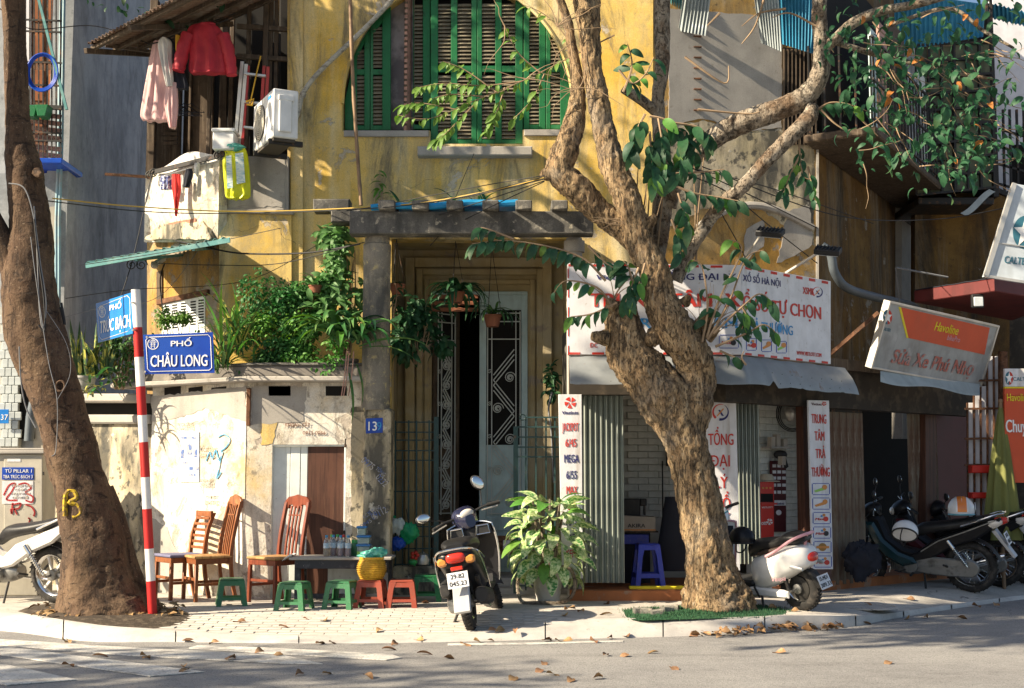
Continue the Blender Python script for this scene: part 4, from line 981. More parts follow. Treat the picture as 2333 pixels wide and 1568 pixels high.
mks('low_ledge',m,MAT['cement'],gw)
m=MB();wpoly(m,WL,[(160,918),(344,918),(344,945),(160,945)],.1,.28);mk('ledge_gap',m,MAT['void'],gw,flat=True)
# planter ledge: trough front with slab below
m=MB()
for n0,n1,y0,y1 in ((-.16,.5,852,862),(-.10,.45,862,874),(-.22,.5,874,887)):
 pass
def ledge(z0,z1,pr,ch=.012):
 ul_=WL.uz(283,880)[0]
 a=WL.pt(ul_,-pr,0);b0=WL.o+WL.d*uc;b=Vector((Xc+pr*.25,13.75-pr,0));c=Vector((xat(838,13.75),13.75-pr,0))
 d=Vector((c.x,14.4,0));e=WL.pt(ul_,.55,0)
 m.prism([(p.x,p.y) for p in (a,b,c,d,e)],z0,z1,ch,plane='xy')
zq=ztop
m=MB();ledge(zq,zq+.055,.19,.012);mk('ledge_slab',m,MAT['cement'],gw)
m=MB();ledge(zq+.055,zq+.17,.10,.01);mk('planter_trough',m,MAT['pot_grey'],gw)
m=MB();ledge(zq+.17,zq+.20,.12,.008);mk('trough_rim',m,MAT['concrete_old'],gw)
m=MB()
for (x0,x1) in ((375,412),(430,462),(482,516)):wpoly(m,WL,[(x0,884),(x1,880),(x1,902),(x0,905)],-.004,.1)
for (x0,x1) in ((612,662),(742,790)):slabp(m,[(x0,880),(x1,880),(x1,902),(x0,902)],13.745,.1)
mks('vent_hole',m,MAT['void'],gw,flat=True)
m=MB();p=P(567,885,13.72);m.box(p.x-.02,p.x+.02,13.70,13.745,P(567,970,13.7).z,p.z,.004);mk('rusty_strip',m,MAT['rust'],gw)
p=P(835,955,13.6);m=MB();m.box(p.x-.018,p.x+.018,13.60,13.74,P(835,1000,13.6).z,P(835,945,13.6).z,.004);mk('rusty_bar',m,MAT['rust'],gw)
patch([(345,905),(560,880),(562,960),(470,930),(400,955),(346,960)],0,MAT['cement'],gw,wall=WL,seed=7,th=.005)
patch([(575,880),(700,880),(690,960),(572,968)],13.75,MAT['cement'],gw,seed=8,th=.005)
patch([(596,930),(640,918),(622,1012),(596,1012)],13.75,MAT['yellow'],gw,seed=9,th=.004)
patch([(800,930),(832,925),(832,1350),(800,1350)],13.75,MAT['mould'],gw,seed=10,th=.005)
patch([(346,1180),(380,1200),(420,1290),(430,1360),(346,1360)],0,MAT['cement'],gw,wall=WL,seed=12,th=.004)
# boarded door: two white boards, one brown
dz0,dz1=P(700,1345,13.75).z,P(700,1013,13.75).z
dr=thing('boarded_hatch','small hatch closed with white and brown boards behind the tea table','door',(xat(705,13.8),13.8,0))
for xa,xb,mt in ((625,663,'white_board'),(664,686,'white_board'),(687,702.5,'white_board'),(703.5,785,'wood_brown')):
 m=MB();m.box(xat(xa,13.8),xat(xb,13.8),13.80+random.uniform(0,.006),13.83,-.05,dz1-.02,.004);mk('board',m,MAT[mt],dr,label='brown bare board' if mt=='wood_brown' else None)
m=MB();m.box(xat(620,13.78),xat(790,13.78),13.765,13.84,dz1-.02,dz1+.035,.006);m.box(xat(619,13.78),xat(624.5,13.78),13.765,13.84,-.05,dz1-.02,.005);m.box(xat(786,13.78),xat(791,13.78),13.765,13.84,-.05,dz1-.02,.005);mk('hatch_frame',m,MAT['white_board'],dr)
m=MB();
for z in (1.55,.6):m.box(xat(786,13.76),xat(790,13.76),13.75,13.765,z,z+.09,.003)
mks('hinge',m,MAT['iron'],dr)
m=MB();m.box(xat(628,14),xat(790,14),13.9,14.3,-.1,dz1);mk('hatch_backing',m,MAT['void'],dr,flat=True)
# ------------------------------------------------------------------ helpers for things on walls
def frontal(Y):return Wall(0,Y,0)
def on(par,W):return wmat(par).inverted()@W.M()
RX90=Matrix.Rotation(R(90),4,'X')
def wtext(W,par,s,x0,x1,yb,h,mat,n=-.004,bold=.0,shear=0.0,roll=0.0):
 """lettering on wall W: from pixel x0 to x1 with its baseline at yb, capitals h pixels high"""
 ua,za=W.uz(x0,yb);ub,_=W.uz(x1,yb);p=W.hit((x0+x1)/2,yb);zt=W.uz((x0+x1)/2,yb-h)[1]
 M=on(par,W)@Matrix.Translation(((ua+ub)/2,n,W.uz((x0+x1)/2,yb)[1]))@Matrix.Rotation(roll,4,'Y')@RX90
 return text(s,MAT[mat],par,None,zt-p.z,width=abs(ub-ua),bold=bold,shear=shear,M=M)
def wpiece(name,W,par,pts,mat,n0,n1,ch=0.0,**k):
 m=MB();m.prism([W.uz(x,y) for x,y in pts],n0,n1,ch,M=W.M());return mk(name,m,MAT[mat],par,**k)
def rect(x0,y0,x1,y1):return [(x0,y0),(x1,y0),(x1,y1),(x0,y1)]
def ringshape(m,W,cx,cy,r0,r1,n0,n1,a0=0,a1=2*math.pi,sx=1.0,taper=0.0,seg=24):
 """part of a ring (pixels) lying on W"""
 q=[]
 for k in range(seg+1):
  t=a0+(a1-a0)*k/seg;q.append((cx+r1*sx*math.cos(t),cy-r1*math.sin(t)))
 for k in range(seg,-1,-1):
  t=a0+(a1-a0)*k/seg;f=(k/seg) if taper else 0;rr_=r0+(r1-r0)*.95*abs(taper)*(f if taper>0 else 1-f)
  q.append((cx+rr_*sx*math.cos(t),cy-rr_*math.sin(t)))
 m.prism([W.uz(x,y) for x,y in q],n0,n1,M=W.M())
def pinwheel(W,par,cx,cy,r,mat,sx=1.0,n=-.004):
 m=MB()
 for k in range(5):
  t=k*2*math.pi/5+.3
  q=[(cx+r*.18*sx*math.cos(t),cy-r*.18*math.sin(t))]
  for j in range(6):
   a_=t+.15+j*.17;q.append((cx+r*sx*math.cos(a_),cy-r*math.sin(a_)))
  m.prism([W.uz(x,y) for x,y in q],n,n+.003,M=W.M())
 return mk('emblem',m,MAT[mat],par,flat=True)
def star_logo(W,par,cx,cy,r,sx=1.0,n=-.004):
 m=MB();ringshape(m,W,cx,cy,0.01,r,n,n+.002,math.pi/2,1.5*math.pi,sx);mk('emblem_half',m,MAT['star_teal'],par,flat=True)
 m=MB();ringshape(m,W,cx,cy,0.01,r,n,n+.002,-math.pi/2,math.pi/2,sx);mk('emblem_half',m,MAT['star_red'],par,flat=True)
 q=[]
 for k in range(10):
  t=math.pi/2+k*math.pi/5;rr_=r*.98 if k%2==0 else r*.40;q.append((cx+rr_*sx*math.cos(t),cy-rr_*math.sin(t)))
 m=MB();m.prism([W.uz(x,y) for x,y in q],n-.003,n-.001,M=W.M());mk('emblem_star',m,MAT['t_white'],par,flat=True)
def lotto_x(W,par,cx,cy,r,n=-.004):
 m=MB();ringshape(m,W,cx,cy,r*.72,r,n,n+.003,R(70),R(230),taper=-.9);mk('emblem',m,MAT['t_red'],par,flat=True)
 m=MB();ringshape(m,W,cx,cy,r*.68,r,n,n+.003,R(-100),R(60),taper=.9)
 q=[(cx-r*.28,cy-r*.3),(cx-r*.05,cy-r*.3),(cx+r*.42,cy+r*.42),(cx+r*.15,cy+r*.42)];m.prism([W.uz(x,y) for x,y in q],n,n+.003,M=W.M());mk('emblem',m,MAT['t_navy'],par,flat=True)
 m=MB();q=[(cx+r*.3,cy-r*.5),(cx+r*.42,cy-r*.4),(cx-r*.36,cy+r*.5),(cx-r*.46,cy+r*.4)];m.prism([W.uz(x,y) for x,y in q],n-.002,n,M=W.M());mk('emblem',m,MAT['t_orange'],par,flat=True)
def icon(W,par,x0,y0,x1,y1,kind,n=-.004):
 cx,cy=(x0+x1)/2,(y0+y1)/2;hw,hh=(x1-x0)/2,(y1-y0)/2
 m=MB();t=max(1.4,hh*.08)
 for q in (rect(x0+2,y0,x1-2,y0+t),rect(x0+2,y1-t,x1-2,y1),rect(x0,y0+2,x0+t,y1-2),rect(x1-t,y0+2,x1,y1-2)):m.prism([W.uz(x,y) for x,y in q],n,n+.003,M=W.M())
 mk('icon_frame',m,MAT['t_blue' if kind=='x' else 'plate_blue'],par,flat=True)
 def disc(x,y,r,mat,sx=1.0):
  m=MB();ringshape(m,W,x,y,.05,r,n-.001,n+.002,sx=sx,seg=16);mk('icon_ball',m,MAT[mat],par,flat=True)
 if kind in ('max','maxn'):
  disc(cx+hw*.45,cy+hh*.15,hh*.42,'t_red' if kind=='max' else 't_black');disc(cx+hw*.25,cy-hh*.5,hh*.24,'t_orange');disc(cx-hw*.02,cy-hh*.32,hh*.17,'t_blue')
  wtext(W,par,'Max',x0+hw*.2,cx+hw*.2,cy+hh*.35,hh*.42,'t_red',n=n-.002,bold=.03,shear=.2)
 elif kind=='seal':
  disc(cx,cy,hh*.68,'t_gold');m=MB();m.prism([W.uz(x,y) for x,y in rect(x0+hw*.3,cy-hh*.18,x1-hw*.3,cy+hh*.2)],n-.003,n-.001,M=W.M());mk('icon_band',m,MAT['t_orange'],par,flat=True)
 else:
  disc(cx+hw*.42,cy-hh*.32,hh*.4,'t_orange')
  m=MB();q=[(x0+hw*.25,cy+hh*.25),(cx+hw*.35,cy-hh*.35),(cx+hw*.55,cy+hh*.1),(x0+hw*.4,cy+hh*.55)];m.prism([W.uz(x,y) for x,y in q],n,n+.003,M=W.M());mk('icon_swoosh',m,MAT['t_orange' if kind=='keno' else 'tub_green'],par,flat=True)
  # ------------------------------------------------------------------ grey building on the left
gb=thing('grey_building','tall shaded grey rendered building standing left of the yellow house','building',P(137,1320,15.6))
WG=wall2(137,15.5,352,20.5)
m=MB();m.prism([(0,-.2),(0,11),(7.5,11),(7.5,-.2)],0,.25,M=WG.M());mk('side_wall',m,MAT['grey_wall'],gb,flat=True)
m=MB();slabp(m,[(-500,-300),(136,-300),(136,395),(-500,395)],15.9,.2);slabp(m,[(-500,395),(136.5,395),(136.5,1330),(-500,1330)],15.5,.3);mk('front_wall',m,MAT['grey_wall'],gb,flat=True)
m=MB();slabp(m,[(44,480),(128,470),(128,640),(44,640)],15.46,.05);mk('plaster_patch',m,MAT['beige_wall'],gb,flat=True)
m=MB();slabp(m,[(76,900),(128,900),(128,1320),(76,1320)],15.44,.07);mk('plaster_patch',m,MAT['beige_wall'],gb,flat=True)
m=MB();slabp(m,[(42,760),(78,760),(78,1000),(42,1000)],15.42,.1);mk('dark_doorway',m,MAT['void'],gb,flat=True)
tb=None
for i in range(15):
 for j in range(3):
  p=P(4+j*15+(7 if i%2 else 0),1008-i*20,15.36)
  M=wmat(gb).inverted()@Matrix.Translation(p)
  if tb is None:tb=mk('wall_tile',MB().box(-.036,.036,0,.03,-.048,.048,.005),MAT['tile_white'],gb,w=False);tb.matrix_local=M
  else:inst(tb,gb,M=M)
m=MB();slabp(m,[(-60,700),(42,700),(42,1020),(-60,1020)],15.385,.1);mk('tile_bed',m,MAT['mortar'],gb,flat=True)
hp=thing('house_number_plate','small blue house number plate ending in 37 at the left picture edge','sign',P(12,962,15.3))
W_=frontal(15.3);wpiece('plate',W_,hp,rect(-8,933,20,965),'plate_cyan',-.006,.006,.002);wtext(W_,hp,'37',2,18,957,13,'t_white',n=-.008)
m=MB()
for x in (140,147):m.tube([P(x,-60,15.42),P(x-6,330,15.42),P(x-12,500,15.42),P(x-12,700,15.4)],.02,8)
mks('wall_pipe',m,MAT['pvc_blue'],gb)
# barred balcony cage
cage=thing('balcony_cage','rusty barred balcony cage with timber rails and brown shutters on the grey building','balcony',P(98,366,15.3))
m=MB()
for i in range(9):
 x=58+i*10;m.bar(P(x,-60,15.2),P(x,365,15.2),.014,.014)
for y in (44,70,140,192,300,318):m.bar(P(30,y,15.19),P(141,y+4,15.19),.016,.02)
m.bar(P(20,242,15.18),P(142,246,15.18),.04,.05)
mks('cage_bar',m,MAT['iron'],cage)
rl=None
for y in (262,278,294,312,336,352):
 a_=P(60,y-4,15.24);b_=P(140,y+5,15.24);m=MB();m.bar(a_,b_,.02,.055,ch=.003);mk('timber_rail',m,MAT['pink_wood'],cage)
for xa,xb in ((72,104),(106,137)):
 m=MB();slabp(m,rect(xa,-60,xb,360),15.62,.04,.004);s_=mk('brown_shutter',m,MAT['rust'],cage)
 m=MB()
 for k in range(4):slabp(m,rect(xa+5,-20+k*90,xb-5,50+k*90),15.605,.02,.006)
 mk('shutter_panel',m,MAT['wood_chair'],s_)
m=MB();slabp(m,rect(52,-60,70,370),15.6,.2);mk('cage_pillar',m,MAT['white_wall'],cage,flat=True)
m=MB();m.box(P(20,366,15.1).x,P(141,366,15.1).x,15.1,15.85,P(90,372,15.1).z,P(90,360,15.1).z,.008);mk('blue_floor_plate',m,MAT['bag_blue'],cage)
m=MB();m.bar(P(86,-10,15.1),P(152,250,15.1),.03,.03);tag(mk('teal_pole',m,MAT['tin_teal'],at=P(150,250,15.1)),'thin teal pole leaning across the barred balcony cage','pole')
hg='green planter boxes on the cage'
for i,(x0,x1,lb) in enumerate(((58,88,'green plastic planter box hung on the balcony cage, half behind the trunk'),(84,114,'green plastic planter box hung on the balcony cage, nearer its pipe'))):
 m=MB();a_,b_=P(x0,268,15.05),P(x1,242,15.05)
 m.prism([(a_.x+.03,a_.z),(b_.x-.03,a_.z),(b_.x,b_.z),(a_.x,b_.z)],15.0-i*.02,15.16,.006);tag(mk('planter_box',m,MAT['green_plastic2'],at=(a_.x,15.05,a_.z)),lb,'planter',hg)
m=MB()
for k in range(4):m.tube([P(96,165,15.12-.012*k)+Vector((math.cos(t)*(.15+.012*k),0,math.sin(t)*(.2+.01*k))) for t in [i*2*math.pi/28 for i in range(28)]],.009,6,close=True)
tag(mk('hose_coil',m,MAT['bag_blue'],at=P(96,200,15.1)),'coiled blue hose hanging on the balcony cage bars','hose')
m=MB();m.tube([P(66,1005,15.2),P(70,950,15.2),P(80,905,15.2),P(98,880,15.2),P(120,870,15.2)],.055,10);tag(mk('cable_duct',m,MAT['pvc_grey'],at=P(66,1005,15.2)),'thick dark cable duct rising beside the pale tiled wall','pipe')
# ------------------------------------------------------------------ electrical cabinet
ec=thing('electrical_cabinet','beige street electrical cabinet covered in red graffiti at the left edge','cabinet',P(45,1300,14.2))
W_=frontal(14.0)
x0,x1=xat(-60,14),xat(101,14);zt_=P(50,1034,14).z
m=MB();m.box(x0,x1,14.0,14.45,0,zt_,.012);mk('body',m,MAT['cabinet'],ec)
m=MB();m.box(x0-.04,x1+.05,13.95,14.5,zt_,zt_+.035,.008);m.box(x0-.02,x1+.1,13.99,14.4,zt_+.035,zt_+.06,.008);mks('cabinet_lid',m,MAT['cement'],ec)
wpiece('cabinet_door',W_,ec,rect(10,1042,97,1212),'cabinet',-.012,.002,.005)
wpiece('name_plate',W_,ec,rect(6,1065,78,1093),'plate_blue',-.018,-.012)
wtext(W_,ec,'TỦ PILLAR 1',14,75,1077,8,'t_white',n=-.021);wtext(W_,ec,'TBA TRÚC BẠCH 3',9,76,1090,8,'t_white',n=-.021)
wpiece('warning_notice',W_,ec,rect(6,1096,77,1148),'banner',-.017,-.012);wpiece('paper_label',W_,ec,rect(18,1046,48,1052),'banner',-.016,-.012)
for i,(s,xa,xb,y) in enumerate((('CẤM LẠI GẦN!',28,74,1110),('CÓ ĐIỆN',36,66,1119),('NGUY HIỂM',28,70,1128),('CHẾT NGƯỜI',30,66,1137))):wtext(W_,ec,s,xa,xb,y,6,'sten_dark',n=-.019)
def spray(W,par,strokes,mat,wpx,n=-.02,name='graffiti'):
 m=MB()
 for st in strokes:
  q=crom(st,5)
  for (xa,ya),(xb,yb) in zip(q,q[1:]):
   d=math.hypot(xb-xa,yb-ya) or 1;ox,oy=-(yb-ya)/d*wpx/2,(xb-xa)/d*wpx/2;ex,ey=(xb-xa)/d*.5,(yb-ya)/d*.5
   m.prism([W.uz(x,y) for x,y in ((xa+ox-ex,ya+oy-ey),(xb+ox+ex,yb+oy+ey),(xb-ox+ex,yb-oy+ey),(xa-ox-ex,ya-oy-ey))],n,n+.003,M=W.M())
 return mk(name,m,MAT[mat],par,flat=True)
spray(W_,ec,[[(10,1128),(22,1106),(36,1102),(28,1120),(16,1138),(40,1140)],[(44,1104),(60,1101),(72,1112),(60,1122),(76,1132),(74,1144),(60,1140)],[(30,1146),(28,1170),(26,1160)],[(30,1150),(48,1147),(44,1158),(32,1160)],[(60,1150),(72,1154),(80,1166),(78,1176)],[(66,1180),(70,1184),(68,1190),(68,1210)],[(34,1160),(40,1172)]],'spray_red',3.6)
m=MB()
for y in (1075,1190):m.bar(P(99,y,13.98),P(99,y+8,13.98),.012,.02)
mks('cabinet_hinge',m,MAT['iron'],ec)
# ------------------------------------------------------------------ right-hand buildings
WCH=wall2(1488,14.8,1862,15.3)
ce=WCH.hit(1862,800);WS=Wall(ce.x,ce.y,R(60))
rb=thing('ochre_corner_building','grimy ochre corner building with sagging balcony above the lottery shop','building',(ce.x,ce.y+.5,0))
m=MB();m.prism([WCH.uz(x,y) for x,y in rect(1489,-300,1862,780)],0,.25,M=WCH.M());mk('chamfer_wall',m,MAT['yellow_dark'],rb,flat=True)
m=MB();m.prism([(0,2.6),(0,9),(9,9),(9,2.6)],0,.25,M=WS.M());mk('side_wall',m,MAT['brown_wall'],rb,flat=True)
patch([(1522,20),(1782,40),(1780,290),(1700,300),(1600,270),(1524,288)],0,MAT['cement'],rb,wall=WCH,seed=21,th=.008,jag=3)
patch([(1524,288),(1600,275),(1700,300),(1780,292),(1855,330),(1855,560),(1720,470),(1600,478),(1524,520)],0,MAT['mould'],rb,wall=WCH,seed=22,th=.004)
patch([(1795,480),(1845,470),(1850,560),(1800,590),(1770,600)],0,MAT['cement'],rb,wall=WCH,seed=23,th=.01)
patch([(1700,520),(1740,500),(1740,560),(1690,600)],0,MAT['cement'],rb,wall=WCH,seed=24,th=.01)
m=MB();m.prism([WCH.uz(x,y) for x,y in rect(1783,110,1862,330)],-.012,.002,M=WCH.M());mk('dark_window',m,MAT['void'],rb,flat=True)
m=MB()
for k in range(9):m.bar(WCH.hit(1786+k*9,112,-.03),WCH.hit(1786+k*9,330,-.03),.02,.02)
mks('window_bar',m,MAT['wood_old'],rb)
m=MB()
q=[WCH.hit(1590+262*i/20,520-52*math.sin(math.pi*(i/20)**.9),-.02) for i in range(21)];m.tube(q,.045,8);mk('arch_moulding',m,MAT['cement'],rb)
m=MB();m.bar(WCH.hit(1862,300,-.01),WCH.hit(1862,640,-.01),.03,.03);m.prism([(u,z) for u,z in (WS.uz(2040,1000),WS.uz(2040,-200),WS.uz(2085,-200),WS.uz(2085,1000))],-.09,.05,M=WS.M());mk('corner_pilaster',m,MAT['cement'],rb)
m=MB()
for k in range(9):m.box(*(lambda p:(p.x-.02,p.x+.07,p.y-.03,p.y+.02,p.z-.006,p.z+.006))(WCH.hit(1584,60+k*24)))
mks('wall_rung',m,MAT['rust'],rb)
# balcony
m=MB();ub,zb_=WS.uz(1880,330);z0=5.2
m.box(-.35,4.6,-.85,0,z0-.10,z0,.02,M=WS.M());bal=mk('balcony_slab',m,MAT['wood_old'],rb)
m=MB()
for k in range(30):m.bar(WS.pt(-.3+k*.16,-.82,z0),WS.pt(-.3+k*.16,-.82,z0+1.05),.018,.018)
for z in (.08,.55,1.05):m.bar(WS.pt(-.35,-.82,z0+z),WS.pt(4.6,-.82,z0+z),.025,.025)
for k in range(10):scroll(m,WS.pt(-.1+k*.45,-.83,z0+.8),.1,WS.M().to_3x3(),r=.009)
for k in range(5):m.bar(WS.pt(-.35,-.8+k*.18,z0),WS.pt(-.35,-.8+k*.18,z0+1.05),.018,.018)
mk('balcony_railing',m,MAT['iron'],bal)
for i,(u,c,w_) in enumerate(((.1,'door_blue',.3),(.5,'pink_wood',.35),(.95,'wood_old',.8),(1.9,'grey_wall',.5),(2.6,'white_board',.3),(3.1,'wood_old',.8))):
 m=MB();m.box(u,u+w_,-.7,-.66,z0+.05,z0+1.3+.2*(i%3),.004,M=WS.M());mk('balcony_board',m,MAT[c],bal)
m=MB();m.box(.2,4.4,-.06,-.01,z0+.1,z0+2.5,M=WS.M());mk('balcony_doorway',m,MAT['void'],rb,flat=True)
# corrugated sheets up on the corner
def corr(A,B,C,D,n,amp=.016,th=.003):
 f=quad(A,B,C,D);nn=(B-A).cross(D-A).normalized();m=MB()
 m.sheet(lambda u,v:tuple(f(u,v)+nn*amp*math.sin(u*2*math.pi*n)),n*8,4,th,tuple(nn));return m
for i,(pts,n,mt,lb,Y) in enumerate((([(1560,-30),(1622,-30),(1608,82),(1546,70)],8,'tin_grey','grey corrugated sheet hanging loose beside the pale limb',14.6),([(1716,-20),(1772,-20),(1780,118),(1734,98)],8,'tin_grey','grey corrugated sheet with jagged end below the blue ones',14.7),([(1773,-20),(1862,-20),(1856,124),(1780,100)],11,'tin_blue','blue corrugated sheet over the dark upper window',14.85),([(1524,-30),(1558,-30),(1546,70),(1524,62)],5,'tin_teal','narrow teal corrugated sheet right behind the pale limb',14.75),([(2036,-20),(2245,10),(2240,84),(2040,118)],20,'tin_blue','long blue corrugated sheet above the caged balcony',17.2),([(2246,5),(2345,30),(2345,62),(2250,40)],10,'tin_blue','short blue corrugated sheet on top of the white wall',18.3))):
 m=corr(*[P(x,y,Y+.1*k) for k,(x,y) in enumerate(pts)],n);tag(mk('corrugated_sheet',m,MAT[mt],at=P(*pts[3],Y),sm=80),lb,'roofing sheet','corrugated sheets on the upper walls')
 # caged balcony far right
cb=thing('caged_balcony','tall grey green caged balcony hung on the far right facade','balcony',P(2170,440,17.5))
fr_=[P(2086,105,17.5),P(2258,96,17.5),P(2264,428,17.5),P(2086,446,17.5)]
fq=quad(*fr_)
pn=None
for i in range(6):
 for j in range(9):
  a_,b_=fq((i+.06)/6,(j+.05)/9),fq((i+.94)/6,(j+.95)/9)
  m=MB();m.box(a_.x,b_.x,17.5+.02*((i*7+j*3)%3),17.54+.02*((i*7+j*3)%3),b_.z,a_.z,.004);mk('panel',m,MAT['panel_green'],cb)
m=MB()
for i in range(7):m.bar(fq(i/6,0)-Vector((0,.03,0)),fq(i/6,1)-Vector((0,.03,0)),.03,.03)
for j in range(10):m.bar(fq(0,j/9)-Vector((0,.035,0)),fq(1,j/9)-Vector((0,.035,0)),.03,.03)
mk('cage_frame',m,MAT['iron'],cb)
m=MB();m.box(fr_[0].x,fr_[1].x,17.6,19.2,fr_[3].z-.1,fr_[3].z,.01);m.box(fr_[1].x-.02,fr_[1].x+.05,17.55,19.2,fr_[3].z,fr_[0].z+.5);mk('cage_floor',m,MAT['iron'],cb)
fb=thing('far_white_building','white rendered wall of a far building at the right edge','building',P(2300,1200,19.2))
m=MB();slabp(m,rect(2262,-60,2700,436),19.0,.3);mk('wall',m,MAT['white_wall'],fb,flat=True)
m=MB();slabp(m,rect(2230,436,2700,1400),18.6,.3);mk('dark_ground_floor',m,MAT['lintel'],fb,flat=True)
m=MB();slabp(m,rect(2308,330,2345,420),18.96,.05);mk('window',m,MAT['void'],fb,flat=True)
tr=thing('lattice_mast','thin black lattice mast running up beside the white wall','mast',P(2262,440,18))
m=MB();L0,L1,L2,L3=P(2246,-20,18),P(2262,438,18),P(2256,-20,18.1),P(2273,438,18.1)
m.bar(L0,L1,.035,.035);m.bar(L2,L3,.035,.035)
for k in range(16):m.bar(L0.lerp(L1,k/16),L2.lerp(L3,(k+.5)/16),.016,.016);m.bar(L2.lerp(L3,(k+.5)/16),L0.lerp(L1,(k+1)/16),.016,.016)
mk('lattice',m,MAT['iron'],tr)
m=MB()
for x in (2285,2300,2316,2332):m.bar(P(x,250,18.2),P(x+4,440,18.2),.03,.03)
for y in (300,340,380,425):m.bar(P(2275,y-6,18.2),P(2345,y+14,18.2),.03,.03)
m.bar(P(2264,430,18),P(2345,468,18),.06,.06)
mks('bracing',m,MAT['iron'],tr)
m=MB();m.sheet(lambda u,v:tuple(P(2188+66*u+14*v,486-54*u+6*v+3*math.sin(u*6),16.8)),10,2,.006,(0,1,0));tag(mk('loose_sheet',m,MAT['tin_grey'],at=P(2188,486,16.8)),'loose strip of pale sheet metal hanging under the caged balcony','sheet metal')
# dark wall behind the repair shop up to the canopy
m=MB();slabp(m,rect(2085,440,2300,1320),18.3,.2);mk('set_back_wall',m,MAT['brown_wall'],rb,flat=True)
cp=thing('red_canopy','dark red sheet canopy over the repair shop corner','canopy',P(2265,668,15.2))
def can(z0,z1,gr=0.0):
 a_,b_,c_,d_=P(2083-gr,661,16.1),P(2265,633+gr,15.1),P(2420,660,16.1),P(2300,600,18)
 return [(p.x,p.y) for p in (a_,b_,c_,d_)]
zc=P(2265,664,15.1).z
m=MB();m.prism(can(0,0),zc,zc+.15,.01,plane='xy');mk('canopy_fascia',m,MAT['red_canopy'],cp)
m=MB();m.sheet(lambda u,v:(lambda p:(p.x,p.y,zc+.155+.12*math.sin(math.pi*u)*v+.02*mnoise.noise((u*5,v*5,1))))(Vector((*can(0,0)[0],0)).lerp(Vector((*can(0,0)[1],0)),u).lerp(Vector((*can(0,0)[3],0)),v)),14,6,.01,(0,0,1));mk('canopy_tarp',m,MAT['cloth_dark'],cp)
m=MB();fl=P(2222,690,15.4);m.box(fl.x-.07,fl.x+.07,15.3,15.36,fl.z-.07,fl.z+.09,.01);fo=thing('floodlight','small floodlight hanging under the dark red canopy','lamp',fl)
mk('lamp_body',m,MAT['lamp_black'],fo);m=MB();m.box(fl.x-.055,fl.x+.055,15.285,15.30,fl.z-.055,fl.z+.055,.006);mk('lamp_glass',m,MAT['lamp_glass'],fo)
# ------------------------------------------------------------------ lottery shop
WF_=frontal(13.1)
WR=wall2(1690,13.1,1893,14.13)
shop=thing('lottery_shop','open fronted ground floor shop with white brick inside and an orange step','shop',P(1500,1350,13.8))
zf=.10
def WRn(n):return Wall(WR.o.x+WR.n.x*n,WR.o.y+WR.n.y*n,WR.a)
m=MB()
q=[Vector((xat(1296,13.45),13.45,0)),Vector((WR.pt(.0,.35,0).x,13.45,0)),WR.pt(2.0,.35,0),WR.pt(5.5,.35,0),Vector((6.5,17.8,0)),Vector((xat(1296,15.8),15.8,0))]
m.prism([(p.x,p.y) for p in q],-.12,zf,.008,plane='xy');mk('step',m,MAT['orange_step'],shop)
m=MB();m.box(xat(1430,13.62),xat(1600,13.62),13.62,13.70,zf,zf+.03,.005);mk('threshold',m,MAT['t_yellow'],shop)
zt_=P(1500,872,13.4).z
m=MB();m.prism([(p.x,p.y) for p in (Vector((xat(1296,13.3),13.3,0)),WR.pt(.05,.12,0),WR.pt(5.0,.12,0),Vector((6.6,18,0)),Vector((xat(1296,15.8),15.8,0)))],zt_+.22,zt_+.34,plane='xy');mk('ceiling',m,MAT['wood_old'],shop,flat=True)
m=MB();m.box(xat(1298,13.4),WR.pt(0,.2,0).x,13.42,13.6,zt_-.12,zt_+.25);m.box(0,5.0,.2,.38,zt_-.2,zt_+.25,M=WR.M());mks('lintel',m,MAT['lintel'],shop,flat=True)
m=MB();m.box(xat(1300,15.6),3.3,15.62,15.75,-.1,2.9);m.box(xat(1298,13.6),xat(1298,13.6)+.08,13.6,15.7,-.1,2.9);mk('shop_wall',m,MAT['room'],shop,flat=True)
# bricks of the back wall and of the side pier seen in the right opening
bk2=MB().box(-.1155,.1155,-.02,.02,-.0355,.0355,.004);b2=None
m=MB();m.box(xat(1405,15.2),xat(1625,15.2),15.2,15.3,zf,3.1);mk('brick_bed',m,MAT['mortar'],shop,flat=True)
X0=xat(1405,15.2)
for j in range(28):
 for i in range(5):
  x=X0+.12+i*.235+(.117 if j%2 else 0);M=wmat(shop).inverted()@Matrix.Translation((x,15.192+random.uniform(-.003,.003),.82+j*.075))
  if b2 is None:b2=mk('brick',bk2,MAT['white_brick'],shop,w=False);b2.matrix_local=M
  else:inst(b2,shop,M=M)
WB=WRn(.95)
ua_,ub_=WB.uz(1715,1000)[0],WB.uz(1836,1000)[0]
m=MB();m.box(ua_,ub_,.02,.12,zf,3.1,M=WB.M());mk('brick_bed',m,MAT['mortar'],shop,flat=True)
for j in range(34):
 for i in range(4):
  u=ua_+.12+i*.235+(.117 if j%2 else 0)
  if u+.11>ub_:continue
  inst(b2,shop,M=wmat(shop).inverted()@WB.M()@Matrix.Translation((u,.012+random.uniform(-.003,.003),.45+j*.075)))
m=MB();a_=WRn(.25);m.prism([a_.uz(x,y) for x,y in ((1829,895),(1846,895),(1852,1300),(1836,1300))],0,.1,.006,M=a_.M());m.prism([a_.uz(x,y) for x,y in ((2125,900),(2150,900),(2152,1320),(2128,1320))],.1,.25,.006,M=a_.M());mks('door_post',m,MAT['wood_brown'],shop)
m=MB();a_=WRn(.55);m.prism([a_.uz(x,y) for x,y in rect(2128,890,2205,1330)],0,.1,M=a_.M());mk('red_side_door',m,MAT['dark_red'],shop,flat=True)
